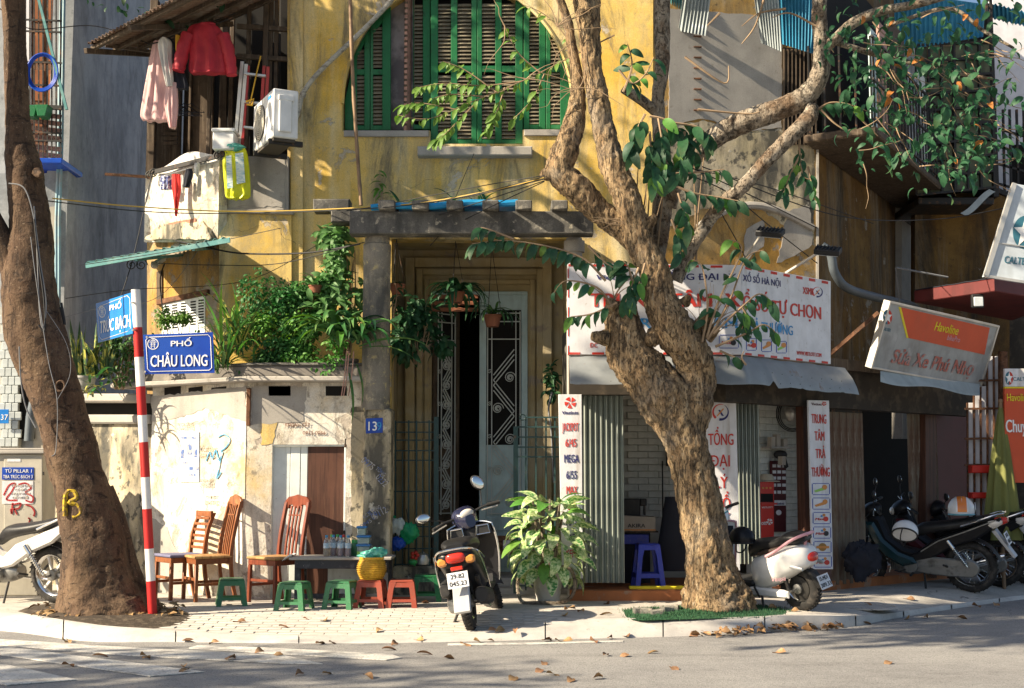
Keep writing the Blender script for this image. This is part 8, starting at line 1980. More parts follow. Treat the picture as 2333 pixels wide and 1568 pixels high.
m=MB();m.lathe([(.02,0),(.024,.07),(.021,.072)],14,Matrix.Translation((xat(853,13.2),13.2,th_)));tag(mk('glass_cup',m,MAT['tub'],at=(xat(853,13.2),13.2,th_)),'small clear glass cup beside the stacked tubs','cup')
# bags hanging on the pier and gate
hb='shopping bags hung on the gate'
crumpled('plastic_bag','white and clear plastic bag hung on the gate beside the pier',P(905,1195,13.85),.09,.06,.1,'bag_white',2,group=hb);crumpled('plastic_bag','green plastic bag hung on the gate, right of the white one',P(932,1210,13.85),.10,.06,.13,'bag_green',5,group=hb);crumpled('plastic_bag','green plastic bag behind the white one near the pier corner',P(893,1190,13.9),.05,.05,.11,'bag_green',7,group=hb);crumpled('plastic_bag','blue plastic bag hanging below the green and white ones',P(906,1236,13.83),.085,.06,.085,'bag_blue',9,group=hb)
m=MB();m.tube([P(930,1192,13.9),P(926,1160,14.0)],.006,5);mk('bag_tie',m,MAT['iron'],bpy.data.objects['plastic_bag.003'])
# low plinth and iron gates in the porch
gl=thing('iron_gate','dark green iron grid gate left of the doorway, half in shade','gate',P(945,1340,14.1));
m=MB();m.box(xat(893,14.1),xat(1000,14.1),14.1,14.3,-.05,P(940,1290,14.1).z,.015);tag(mk('plinth',m,MAT['mould'],at=(xat(945,14.1),14.1,0)),'low stained plinth under the left iron gate','wall')
m=MB()
for x,w_ in ((901,.018),(917,.012),(931,.018),(949,.018),(963,.012),(978,.018)):m.bar(P(x,958 if w_>.015 else 1030,14.15),P(x,1292,14.15),w_,w_)
m.bar(P(994,950,14.15),P(994,1330,14.15),.05,.04)
for y in (962,985,1003,1027,1049,1120,1200,1222,1250,1286):m.bar(P(897,y,14.17),P(998,y,14.17),.012,.014)
mks('gate_bar',m,MAT['green_iron'],gl)
g2=thing('iron_gate','dark green iron grid gate right of the pale blue door','gate',P(1222,1345,13.95));m=MB();m.bar(P(1175,972,13.95),P(1175,1352,13.95),.05,.045)
for x in (1198,1221,1244,1264):m.bar(P(x,951,13.95),P(x,1345,13.95),.018,.018)
for y in (951,973,996,1019,1041,1150,1250,1335):m.bar(P(1178 if y>960 else 1198,y,13.93),P(1274,y,13.93),.014,.016)
mks('gate_bar',m,MAT['green_iron'],g2);m=MB();m.tube([P(1195,951,13.93)+Vector((math.cos(t)*.03-.02,0,math.sin(t)*.03)) for t in [i*.5 for i in range(13)]],.007,6);mk('gate_ring',m,MAT['green_iron'],g2)
cr_=thing('fruit_crate','orange brown crate on the doorstep behind the black scooter','crate',P(1142,1264,14.8));c=P(1142,1264,14.8);m=MB()
for z_ in (0,.075,.15):m.box(c.x-.17,c.x+.15,14.8,14.815,c.z+z_,c.z+z_+.06,.004)
mks('crate_slat',m,MAT['rust'],cr_);m=MB();m.box(c.x-.16,c.x+.14,14.83,15.1,c.z,c.z+.19,.004);mk('crate_body',m,MAT['wood_brown'],cr_);m=MB();m.box(c.x+.02,c.x+.10,14.785,14.80,c.z+.06,c.z+.16,.01);mk('crate_paper',m,MAT['cloth_white'],cr_)
tp=P(962,1262,14.05);m=MB();m.lathe([(.03,0),(.075,.02),(.085,.07),(.065,.12),(.02,.14),(.012,.155)],18,Matrix.Translation(P(963,1290,14.18)));tag(mk('kettle',m,MAT['alu'],at=P(963,1290,14.18)),'dull metal pot standing on the plinth under the gate','pot')
ty_=thing('toy_windmill','small red and green toy on the plinth beside the metal pot','toy',P(942,1290,14.05));c=P(945,1270,14.05);m=MB()
for k in range(5):a=k*1.257;m.ball((c.x+.03*math.cos(a),c.y,c.z+.02+.03*math.sin(a)),.022,.015,.022,10,6)
mks('petal',m,MAT['star_red'],ty_);m=MB();m.ball((c.x-.02,c.y,c.z-.05),.05,.03,.03,10,6);m.tube([c,c-Vector((0,0,.09))],.008,6);mks('stand',m,MAT['cap_green'],ty_)
# house number, posters, stencils on the garden wall
W6=frontal(13.52);hn=thing('house_number_plate','weathered dark blue house number plate 139 on the stained pier','sign',P(853,987,13.5));wpiece('plate',W6,hn,[(833,954),(872,952),(872,986),(834,988)],'plate_blue',-.008,.002,.002);wtext(W6,hn,'13',838,857,981,21,'t_white',n=-.011,bold=.05);wtext(W6,hn,'9',859,869,980,19,'t_blue',n=-.011,bold=.02)
po=thing('paper_poster','faded pale blue poster pasted on the cream garden wall','poster',WL.hit(432,1095));WLp=Wall(WL.o.x-WL.n.x*.008,WL.o.y-WL.n.y*.008,WL.a)
MAT['poster']=LM('faded_poster',(.46,.52,.60),[dict(c=(.62,.58,.48),s=7,lo=.48,hi=.6,op=.8),dict(c=(.26,.38,.58),s=3,st=(1,1,4),lo=.52,hi=.62,op=.6)],rough=.8)
wpiece('poster_sheet',WLp,po,rect(411,984,454,1098),'poster',-.003,.001);m=MB()
for x,y,w_,h_ in ((426,1012,12,24),(412,1024,8,20),(441,1024,9,18),(418,1052,10,6),(432,1064,9,7),(446,1064,7,7),(430,1080,16,5),(414,995,34,5)):m.prism([WLp.uz(a,b) for a,b in rect(x,y,x+w_,y+h_)],-.005,-.003,M=WLp.M())
mks('poster_picture',m,MAT['sten_blue'],po,flat=True)
spray(WLp,gw,[[(497,996),(512,990),(524,1002),(516,1018),(503,1028)],[(470,1050),(478,1030),(484,1046),(492,1026),(500,1050),(508,1030)],[(505,1030),(500,1062),(494,1090),(504,1076)]],'spray_cyan',2.6,n=-.004)
spray(frontal(13.742),gw,[[(868,1100),(880,1110),(872,1122)]],'spray_cyan',2,n=-.004)
for s,xa,xb,y,h_ in (('K.C.B.TÔNG',405,440,970,8),('0945.0112',404,442,980,8),('K.C.BÊ TÔNG',456,494,1028,9),('0947.1566',455,496,1043,11),('KHOAN CẮT',456,486,1098,7),('0915.0112',455,488,1110,10),('THỢ CBT',468,496,1136,7),('0945 0122',466,498,1150,10)):wtext(WLp,gw,s,xa,xb,y,h_,'sten_dark',n=-.002)
W8=frontal(13.51)
for s,xa,xb,y,h_,r_ in (('0975',818,850,1062,16,40),('0232',850,880,1100,16,45),('TÔNG',852,878,1078,9,40),('K.C.BÊ TÔNG',826,872,1170,9,-32),('09112',848,886,1176,16,-28),('0945',822,850,1196,9,-30)):wtext(W8,gw,s,xa,xb,y,h_,'sten_blue',n=-.002,roll=R(r_))
for s,xa,xb,y in (('KHOAN CẮT',650,706,972),('0912 0056',690,742,990)):wtext(frontal(13.742),gw,s,xa,xb,y,8,'terracotta',n=-.003)
# ------------------------------------------------------------------ up on the house: pole, conduit, AC, ladder, clothes
m=MB();q=[tuple(P(x,y,14.1)) for x,y in ((797,-30),(804,180),(815,360),(823,468))];q=crom(q,8);m.tube(q,[.020+.004*(i%5==0) for i in range(len(q))],10);tag(mk('bamboo_pole',m,MAT['bamboo'],at=q[-1]),'long thin bamboo pole standing on the pergola across the yellow wall','pole')
m=MB();m.tube(crom([tuple(P(x,y,14.7)) for x,y in ((651,290),(668,278),(680,256),(690,215),(720,172),(775,118),(830,66),(880,14),(930,-50))],6),.028,10);m.tube([P(688,222,14.7),P(692,212,14.7)],.036,10);tag(mk('pipe_conduit',m,MAT['conduit'],at=P(651,290,14.7)),'grey insulated conduit rising in a curve from the air conditioner','conduit')
ac=thing('air_conditioner','white outdoor air conditioner unit with a round fan grille below the loggia','air conditioner',P(598,330,14.1),R(-64))
ML=Matrix.Identity(4);hw,dp_,ht_=.40,.28,.53
a0=wmat(ac)
m=MB();m.box(-hw,hw,0,dp_,.0,ht_,.012);mk('casing',m,MAT['ac_white'],ac,w=False)
m=MB();m.lathe([(.2,0),(.2,.02),(.19,.02)],32,Matrix.Translation((-.10,.006,ht_/2))@MX);mk('fan_well',m,MAT['ac_dark'],ac,w=False)
m=MB()
for k in range(1,10):m.tube([(-.10+.0215*k*math.cos(a),-.016,ht_/2+.0215*k*math.sin(a)) for a in [i*2*math.pi/32 for i in range(32)]],.0035,4,close=True)
for k in range(14):a=k*math.pi/7;m.tube([(-.10+.03*math.cos(a),-.018,ht_/2+.03*math.sin(a)),(-.10+.2*math.cos(a),-.018,ht_/2+.2*math.sin(a))],.003,4)
mk('fan_grille',m,MAT['ac_grille'],ac,w=False)
m=MB();m.box(hw,hw+.03,.06,.2,.06,.42,.008);m.box(hw,hw+.035,.05,.22,.40,.46,.006);mks('valve_cover',m,MAT['ac_white'],ac,w=False);m=MB();m.box(.2,.32,-.004,0,ht_-.09,ht_-.055);mk('badge',m,MAT['t_blue'],ac,w=False)
m=MB()
for x in (-.3,.3):m.box(x-.02,x+.02,-.02,.36,-.06,-.002,.003)
mks('bracket',m,MAT['iron'],ac,w=False);m=MB();m.box(-.36,.36,.02,.26,-.03,-.002,.002);mk('drip_tray',m,MAT['ac_dark'],ac,w=False)
pw=P(508,340,14.3);wb_=thing('white_box','small white plastic box left of the air conditioner','box',pw);m=MB();m.box(pw.x-.12,pw.x+.12,14.3,14.55,pw.z,pw.z+.2,.012);mk('box_body',m,MAT['ac_white'],wb_);m=MB();m.box(pw.x-.13,pw.x+.13,14.28,14.56,pw.z+.2,pw.z+.235,.006);mk('box_lid',m,MAT['ac_white'],wb_)
ld=thing('step_ladder','red and silver step ladder leaning behind the air conditioner','ladder',P(545,330,14.6));m=MB()
for a,b in (((552,140),(536,330)),((561,146),(546,330))):m.bar(P(*a,14.5),P(*b,14.6),.04,.025,ch=.003)
mks('silver_rail',m,MAT['alu'],ld);m=MB()
for a,b in (((566,150),(552,330)),((602,150),(596,250)),((611,152),(606,250))):m.bar(P(*a,14.52),P(*b,14.6),.035,.03,ch=.003)
mks('red_rail',m,MAT['ladder_red'],ld);m=MB()
for y in (168,232,290):m.bar(P(556,y,14.5),P(606,y+6,14.5),.05,.025,ch=.003)
mks('rung',m,MAT['alu'],ld);m=MB();m.tube(crom([tuple(P(594,128,14.45)),tuple(P(584,170,14.45)),tuple(P(572,226,14.45)),tuple(P(568,240,14.45))],4),.008,6);m.tube([P(560,232,14.45),P(578,226,14.45),P(574,240,14.45),P(562,238,14.45)],.012,6);mks('yellow_rope',m,MAT['cloth_yellow'],ld)
def hung(name,label,rows,Y,mat,folds=5,amp=.03,thick=.05,seed=0,cat='clothing',par=None,group='laundry hung under the tin roof'):
 """cloth tube: rows of (y, x left, x right) in pixels"""
 rs=[];q=crom([(y,a,b) for y,a,b in rows],4)
 for i,(y,a,b) in enumerate(q):
  L_,R_=P(a,y,Y),P(b,y,Y);c=(L_+R_)/2;hw_=(R_-L_).length/2;t=i/(len(q)-1);ring=[]
  for k in range(40):
   an=2*math.pi*k/40;fo=amp*(.35+t)*(math.sin(folds*math.cos(an)*3.0+seed+t*1.5+2.2*mnoise.noise((math.cos(an)*1.7,t*1.6,seed)))*.7+.9*mnoise.noise((math.cos(an)*3.1,t*4.0,seed+4)))+.01*mnoise.noise((math.cos(an)*3,t*5,seed))
   ring.append(c+Vector((math.cos(an)*hw_,math.copysign(abs(math.sin(an))**.8,math.sin(an))*(thick+fo),.015*mnoise.noise((math.cos(an)*4,seed,t*3)))))
  rs.append(ring)
 m=MB();m.rings(rs)
 if par:return mk(name,m,MAT[mat],par,sm=80)
 o=mk(name,m,MAT[mat],at=tuple(P((rows[0][1]+rows[0][2])/2,rows[-1][0],Y)),sm=80);return tag(o,label,cat,group)
hung('pink_garment','long pale pink garment hanging at the left end of the laundry line',[(96,350,384),(120,344,388),(170,335,392),(220,326,398),(262,320,402),(276,326,400)],14.5,'cloth_pink',4,.03,.06,1)
hung('pink_garment','short pale pink cloth below the long pink garment',[(190,380,404),(240,376,406),(284,384,402),(292,388,400)],14.42,'cloth_pink',3,.02,.05,4)
hung('white_shirt','white shirt hanging between the pink garment and dark trousers',[(88,368,382),(100,360,392),(130,364,392),(192,378,396),(198,382,394)],14.4,'cloth_white',3,.02,.05,2)
hung('dark_trousers','dark trousers folded over a hanger beside the red jacket',[(90,384,392),(110,382,406),(190,384,428),(204,390,430)],14.45,'cloth_dark',3,.02,.05,6)
hung('yellow_cloth','small yellow cloth next to the red jacket',[(82,400,412),(110,400,414),(118,402,412)],14.38,'cloth_yellow',2,.01,.04,3)
jk=thing('quilted_jacket','red quilted jacket on a hanger under the rusty tin roof','jacket',P(470,170,14.35),group='laundry hung under the tin roof')
hung('torso','',[(56,452,486),(64,432,500),(84,424,512),(120,432,514),(158,430,520),(168,436,518)],14.35,'cloth_red',3,.02,.075,5,par=jk)
for pts in ([(430,78,16),(418,110,16),(410,146,15),(406,162,14)],[(508,80,15),(520,116,15),(526,150,13),(528,172,12)]):
 m=MB();m.tube(crom([tuple(P(x,y,14.32)) for x,y,r in pts],4),[r/F*14.3*(1+.08*math.sin(i*2.2)) for i,r in enumerate([a[0] for a in crom([(r,) for _,_,r in pts],4)])],16);mk('sleeve',m,MAT['cloth_red'],jk,sm=70)
m=MB();m.tube([P(470,58,14.35)+Vector((math.cos(a)*.085,math.sin(a)*.05,.01*math.cos(a))) for a in [k*.524 for k in range(12)]],.022,8,close=True);mk('collar',m,MAT['cloth_red'],jk);m=MB();m.tube([P(470,58,14.35),P(470,44,14.35)],.006,5);mk('hanger_hook',m,MAT['rust'],jk)
m=MB();m.tube([P(345,100,14.45),P(420,84,14.42),P(530,40,14.35)],.008,6);m.tube([P(536,30,14.4),P(330,106,14.5)],.006,5);tag(mk('laundry_line',m,MAT['iron'],at=P(345,100,14.45)),'thin laundry bar under the eave of the tin roof','clothes rail')
m=MB()
for k in range(7):c=P(405+k*5,245+(k%3)*4,14.9);m.tube([c+Vector((-.16,0,-.05)),c+Vector((0,0,.05)),c+Vector((.16,0,-.06)),c+Vector((-.16,0,-.05))],.006,5)
hgr=thing('coat_hangers','bunch of dark coat hangers hanging in the loggia shade','coat hanger',P(420,250,14.9));mks('hanger',m,MAT['cloth_dark'],hgr)
yb_=thing('yellow_sack','neon yellow sack with pale print tied to the balcony rail','sack',P(540,455,14.35));hung('sack','',[(333,526,552),(346,510,562),(380,508,568),(430,512,571),(448,514,570),(454,520,562)],14.42,'bag_yellow',3,.025,.06,2,par=yb_)
W9=frontal(14.33);wpiece('sack_print',W9,yb_,[(515,356),(527,354),(531,428),(518,430)],'sack_print',-.008,.004);wpiece('sack_print',W9,yb_,[(536,350),(554,348),(559,416),(540,420)],'sack_print',-.008,.004)
crumpled('plastic_bag','teal plastic bag knotted on top of the neon yellow sack',P(534,334,14.35),.11,.06,.05,'bag_teal',12)
hung('red_scarf','long bright red cloth hanging below the balcony rail',[(398,392,412),(430,392,412),(460,396,408),(492,399,403)],14.85,'cloth_scarf',2,.012,.03,2,group='small washing below the balcony rail')
hung('patterned_shorts','blue patterned shorts at the left end of the small washing',[(402,368,390),(414,364,392),(432,366,392)],14.95,'cloth_pattern',3,.014,.035,3,group='small washing below the balcony rail')
hung('black_sock','black cloth hanging between the red scarf and the white socks',[(386,424,438),(400,420,440),(424,418,432),(427,420,430)],14.75,'cloth_dark',2,.01,.03,1,group='small washing below the balcony rail')
hung('white_sock','white sock at the right end of the small washing',[(372,444,456),(388,442,454),(402,448,453)],14.65,'cloth_white',2,.01,.025,1,group='small washing below the balcony rail');hung('white_sock','white sock just right of the red scarf',[(400,412,420),(420,413,422),(440,415,420)],14.8,'cloth_white',2,.01,.025,5,group='small washing below the balcony rail')
m=MB();m.tube([WC.hit(362,404,-.2),WC.hit(425,386,-.2),WC.hit(470,370,-.2)],.007,6);tag(mk('washing_rod',m,MAT['grey_wire'],at=WC.hit(362,404,-.2)),'thin rod of small washing in front of the bay parapet','clothes rail')
# teal awning over the low window, with a camera under it
aA,aB,aC,aD=P(196,600,14.0),P(524,541,13.75),P(505,548,14.75),P(330,590,15.6)
qa=quad(aA,aB,aC,aD);na=(aB-aA).cross(aD-aA).normalized();m=MB();m.sheet(lambda u,v:tuple(qa(u,v)+na*.015*math.sin(u*2*math.pi*17)),136,5,.004,tuple(na));ta=thing('teal_awning','thin teal corrugated awning sticking out over the low window','awning',P(335,600,15));mk('corrugated_sheet',m,MAT['tin_teal'],ta,sm=80)
m=MB();m.bar(aA+Vector((0,0,-.03)),aB+Vector((0,0,-.03)),.02,.05);m.bar(qa(.35,0)-Vector((0,0,.06)),qa(.5,1)-Vector((0,0,.06)),.03,.03);m.bar(qa(.75,0)-Vector((0,0,.06)),qa(.85,1)-Vector((0,0,.06)),.03,.03);mks('awning_frame',m,MAT['tin_teal'],ta)
m=MB()
for x in (300,322):scroll(m,P(x,604,14.8),.07,r=.006)
mks('scroll_bracket',m,MAT['iron'],ta)
cc=thing('security_camera','small white security camera under the teal awning','camera',P(352,604,15.1));c=P(352,604,15.0);m=MB();m.ball(c,.045,seg=14);mk('camera_ball',m,MAT['cement'],cc);m=MB();m.bar(c+Vector((.02,.0,.02)),P(372,590,15.2),.06,.05,ch=.006);mk('camera_mount',m,MAT['ac_white'],cc)
# lamps on arms above the fascia
for i,(b,t_,lb) in enumerate((((1688,604,13.2),(1737,532,12.8),'black floodlight on a metal arm above the middle of the fascia sign'),((1790,622,13.7),(1868,574,13.3),'black floodlight on a metal arm above the right end of the fascia sign'))):
 lp=thing('sign_lamp',lb,'lamp',P(*b),group='floodlights over the fascia sign');m=MB();m.bar(P(*b),P(*t_),.022,.022,ch=.002);mk('arm',m,MAT['alu'],lp)
 c=P(t_[0]+18,t_[1]-2,t_[2]);M=Matrix.Translation(c)@Matrix.Rotation(R(-24),4,'Z')@Matrix.Rotation(R(9),4,'Y')@Matrix.Rotation(R(25),4,'X')
 m=MB();m.box(-.13,.13,-.08,.08,-.028,.03,.008,M=M)
 for k in range(7):m.box(-.12+k*.036,-.112+k*.036,-.07,.07,.03,.045,M=M)
 mk('lamp_body',m,MAT['lamp_black'],lp);m=MB();m.box(-.115,.115,-.065,.065,-.034,-.029,M=M);mk('lamp_glass',m,MAT['lamp_glass'],lp)
m=MB();m.tube(crom([tuple(P(x,y,Y)) for x,y,Y in ((1872,560,15.2),(1892,578,15.2),(1902,622,15.25),(1930,656,15.4),(1990,676,15.8),(2050,690,16.2),(2082,700,16.4),(2100,722,16.4),(2104,760,16.4))],6),.052,14);tag(mk('drain_pipe',m,MAT['pvc_grey'],at=P(1872,560,15.2)),'fat grey drain pipe bending along the dark ochre wall','pipe')
# ------------------------------------------------------------------ inside and beside the shops
q=WRn(.78);kz=thing('lottery_kiosk','bright red lottery kiosk box with a straw hat on top','kiosk',q.hit(1748,1225),WR.a);wpiece('kiosk_body',q,kz,rect(1731,1098,1764,1228),'lott_red',0,.22,.006);wpiece('kiosk_window',q,kz,rect(1733,1125,1761,1144),'void',-.004,.002);wpiece('kiosk_ledge',q,kz,rect(1730,1146,1766,1150),'lott_red',-.03,.002)
wtext(q,kz,'ott',1734,1746,1196,10,'t_white',bold=.02);pinwheel(q,kz,1753,1189,7,'t_white');wtext(q,kz,'VIETLOTT',1735,1760,1158,4,'t_white')
m=MB()
for x in (1738,1746,1755):ringshape(m,q,x,1112,.05,2.6,-.005,.0,seg=10)
mks('kiosk_button',m,MAT['t_orange'],kz,flat=True)
hp_=q.hit(1746,1098,.1);m=MB();m.lathe([(.15,0),(.152,.008),(.085,.02),(.08,.06),(.06,.085),(.005,.09)],26,Matrix.Translation(hp_));tag(mk('straw_hat',m,MAT['hat'],at=hp_),'pale straw hat lying on the red lottery kiosk','hat')
q2=WRn(.9);pb_=thing('poster_board','dark red lottery poster board beside the red kiosk','poster',q2.hit(1778,1210),WR.a);wpiece('board',q2,pb_,rect(1757,1050,1791,1212),'dark_red',0,.02);m=MB()
for y in (1058,1072,1086,1102,1118):
 for x in (1760,1771,1782):m.prism([q2.uz(a,b) for a,b in rect(x,y,x+8,y+7)],-.003,.001,M=q2.M())
mks('poster_slip',m,MAT['banner'],pb_,flat=True);wpiece('poster_band',q2,pb_,rect(1764,1140,1790,1152),'banner',-.003,.001);wtext(q2,pb_,'Vietlott',1766,1786,1150,5,'t_navy',n=-.006);m=MB();ringshape(m,q2,1774,1168,.05,6,-.003,.001);mk('poster_disc',m,MAT['banner'],pb_,flat=True)
fl_=thing('wall_fan','small wall fan with coiled cable on the white brick pier','fan',q2.hit(1800,960),WR.a);c=q2.hit(1800,943,-.08);m=MB();m.ball(c,.07,.05,.09,16,10);mk('fan_head',m,MAT['alu'],fl_);m=MB()
for k in range(3):m.tube([c+Vector((math.cos(t)*(.14+.02*k)+.03,.03,math.sin(t)*(.17+.015*k))) for t in [i*2*math.pi/24 for i in range(24)]],.006,5,close=True)
mks('fan_cable',m,MAT['black_wire'],fl_);m=MB();m.tube([c,c+Vector((0,.06,.15)),c+Vector((-.08,.08,.18))],.014,8);mk('fan_arm',m,MAT['iron'],fl_)
sh2=thing('wall_shelf','small wall shelf with papers on the white brick pier','shelf',q2.hit(1765,1020),WR.a);wpiece('shelf_board',q2,sh2,rect(1735,1018,1790,1022),'cement',-.14,0,.002);m=MB()
for x,y0,y1 in ((1738,996,1018),(1750,990,1018),(1766,1000,1018),(1762,1040,1060)):m.prism([q2.uz(a,b) for a,b in rect(x,y0,x+9,y1)],-.12,-.06,.003,M=q2.M())
mks('shelf_item',m,MAT['card'],sh2)
m=MB();m.ball(q2.hit(1778,1036,-.06),.08,.05,.05,14,8);m.bar(q2.hit(1785,1040,-.06),q2.hit(1792,1066,-.06),.03,.05,ch=.004);tag(mk('hair_dryer',m,MAT['v_plastic'],at=q2.hit(1778,1050,-.05)),'black hand tool hanging under the wall shelf','tool')
ax=thing('cardboard_box','pale cardboard box on the counter inside the lottery shop','box',P(1458,1212,14.5));W10=frontal(14.4);wpiece('carton',W10,ax,[(1405,1174),(1494,1178),(1494,1212),(1405,1212)],'card',0,.3,.004);wtext(W10,ax,'AKIRA',1430,1470,1202,9,'t_black',bold=.02);wpiece('carton_edge',W10,ax,rect(1405,1206,1494,1209),'t_orange',-.003,.001)
ct=thing('shop_counter','dark blue covered counter inside the lottery shop','counter',P(1450,1330,14.5));wpiece('counter_front',W10,ct,rect(1400,1213,1482,1330),'cloth_dark',.02,.34,.005);wpiece('counter_top',W10,ct,rect(1398,1210,1500,1213.5),'wood_old',0,.36);wpiece('blue_drawer',W10,ct,rect(1410,1218,1478,1240),'blue_plastic',-.01,.02,.004)
c=P(1452,1178,14.55);m=MB();m.box(c.x-.15,c.x+.03,14.5,14.65,c.z,c.z+.2,.01);m.box(c.x+.03,c.x+.10,14.5,14.62,c.z+.12,c.z+.2,.008);m.box(c.x+.07,c.x+.09,14.53,14.6,c.z+.02,c.z+.12);tag(mk('sewing_machine',m,MAT['v_plastic'],at=c),'small dark machine standing on the pale cardboard box','machine')
m=MB();W11=frontal(15.1);m.prism([W11.uz(x,y) for x,y in rect(1518,985,1560,1062)],0,.05,.006,M=W11.M());tag(mk('wall_screen',m,MAT['lamp_black'],at=P(1540,1062,15.1)),'dark flat panel on the white brick wall left of the trunk','screen')
m=MB();m.tube([P(1509,1050,15.1),P(1510,1190,15.1)],.008,6);tag(mk('power_cord',m,MAT['black_wire'],at=P(1510,1190,15.1)),'dark cord running down the white brick wall','cord')
m=MB();rs=[];
for i in range(9):
 t=i/8;c=P(1545+4*t,1300-168*t,14.3);r_=.26-.1*t;rs.append([c+Vector((r_*math.cos(a),.14*math.sin(a),0)) for a in [k*2*math.pi/20 for k in range(20)]])
m.rings(rs);tag(mk('covered_chair',m,MAT['cloth_dark'],at=P(1545,1300,14.3),sm=70),'dark covered high back chair in the shop shade left of the trunk','chair')
pc=thing('closed_parasol','closed olive yellow parasol standing behind the parked motorbikes','parasol',Vector((P(2284,1230,15.35).x,15.35,0)));t0=P(2280,924,15.35);b0=P(2284,1230,15.35);rs=[]
for i in range(15):
 t=i/14;c=t0.lerp(b0,t);r_=.02+.19*t**.8;rs.append([c+Vector((math.cos(a),math.sin(a)*.8,0))*r_*(1+.16*math.cos(a*8)*min(1,t*3)) for a in [k*2*math.pi/64 for k in range(64)]])
m=MB();m.rings(rs);mk('canopy',m,MAT['parasol'],pc,sm=60);m=MB();m.tube([t0+Vector((0,0,.06)),b0,Vector((b0.x,b0.y,ph(b0.x,b0.y)))],.022,10);m.ball(t0+Vector((0,0,.05)),.03);mk('parasol_pole',m,MAT['bamboo'],pc)
crumpled('plastic_bag','dark blue sack slumped against the rusty folded gate',WRn(.05).hit(1962,1268),.2,.12,.26,'cloth_dark',15)
# loose blocks by the tree
lbp='loose paving blocks beside the tree';r6=random.Random(3)
for x,y,lb,rz in ((1457,1400,'loose grey paving block, leftmost beside the grass mat',.2),(1474,1401,'dark loose paving block, second from the left',-.3),(1498,1404,'loose paving block lying flat nearest the kerb',.1),(1520,1398,'loose paving block tilted by the grass mat',.4),(1534,1394,'small loose paving block nearest the trunk',-.2)):
 g=pv_ph(G(x,y));m=MB();m.box(-.055,.055,-.04,.04,0,.06,.006);b_=mk('loose_block',m,MAT['concrete_old'],w=False);b_.location=g;b_.rotation_euler=(r6.uniform(-.1,.1),r6.uniform(-.15,.15),rz);tag(b_,lb,'paving block',lbp)
 # wires ------------------------------------------------------------------
wr=thing('overhead_cables','slack telephone cables strung from the forked trunk across the yellow house','cables',P(1240,408,12.4))
def cable(pts,r,mat='black_wire',par=wr,sag=0,name='cable'):
 q=crom([tuple(P(*p)) for p in pts],8);m=MB();m.tube(q,r,5);return mk(name,m,MAT[mat],par)
for pts,r,mt in (([(1240,405,12.4),(1100,438,12.9),(900,468,13.4),(560,482,14.0),(300,470,13.4),(120,452,12.3)],.007,'yellow_wire'),([(1240,408,12.4),(1080,445,12.9),(860,474,13.3),(540,486,14.1),(330,482,13.6),(110,458,12.3)],.006,'black_wire'),([(1240,400,12.4),(1090,425,12.9),(810,478,13.5),(740,480,14)],.005,'black_wire'),([(1240,412,12.4),(1120,452,13.0),(1000,490,13.4)],.005,'black_wire'),([(1240,414,12.4),(1150,456,13.0),(1060,500,13.4)],.005,'black_wire'),([(1240,403,12.4),(1000,458,13.1),(720,482,14.2)],.005,'black_wire'),([(820,556,13.5),(700,576,13.9),(560,578,14.3),(480,566,14.5),(400,548,15.0)],.010,'black_wire'),([(830,552,13.5),(640,600,14.0),(480,604,14.5),(360,600,14.9)],.005,'black_wire'),([(720,560,14.5),(560,640,14.3),(300,660,13.3),(150,680,12.2)],.004,'black_wire'),([(640,520,14.6),(400,570,13.8),(180,605,12.3)],.004,'grey_wire'),([(520,470,14.8),(400,640,14.4),(330,690,14.0),(240,700,13),(140,725,12.2)],.003,'grey_wire'),([(345,400,15),(330,470,14.9),(300,600,14.6),(260,720,14.4)],.006,'black_wire'),([(375,600,15.0),(365,640,14.9),(372,720,14.8)],.008,'black_wire'),([(1080,350,14.5),(1050,420,14.2),(1010,520,13.6),(980,560,13.5)],.004,'black_wire'),([(1560,395,12.4),(1660,440,13.0),(1760,520,14.0),(1862,600,14.9)],.006,'black_wire'),([(1570,380,12.4),(1720,450,13.2),(1862,520,15)],.006,'black_wire'),([(1580,385,12.4),(1760,430,13.4),(1990,510,16)],.005,'black_wire'),([(1600,380,12.4),(1900,490,14.0),(2130,500,15),(2310,470,15)],.006,'black_wire'),([(1640,480,12.5),(1690,570,13.0),(1700,600,13.2)],.005,'black_wire'),([(2040,610,15.8),(2050,690,16)],.006,'grey_wire'),([(2042,610,15.8),(2160,632,15.8)],.012,'grey_wire'),([(0,20,14),(70,66,14.5),(220,60,15),(360,108,14.8)],.006,'black_wire')):cable(pts,r,mt)
wl=thing('coiled_cables','loops of grey and black cable hanging down the dark leaning trunk','cables',P(75,740,11.9))
for pts,r,mt in (([(20,418,11.9),(56,430,11.85),(78,500,11.82),(92,600,11.78),(105,690,11.75),(98,748,11.75),(90,700,11.75),(84,560,11.8),(78,470,11.85)],.006,'grey_wire'),([(78,500,11.82),(88,590,11.78),(100,680,11.75),(102,752,11.75),(88,740,11.75)],.008,'black_wire'),([(70,540,11.8),(84,650,11.76),(110,820,11.72),(130,910,11.7),(128,1020,11.72),(118,1040,11.7)],.004,'grey_wire'),([(44,790,11.8),(48,870,11.9),(60,930,12.0),(82,975,12.0)],.007,'grey_wire'),([(100,700,11.74),(150,780,11.9),(160,850,11.9),(130,912,11.7)],.003,'grey_wire'),([(140,690,12.2),(148,740,12.2),(138,700,12.2)],.012,'black_wire')):cable(pts,r,mt,wl)
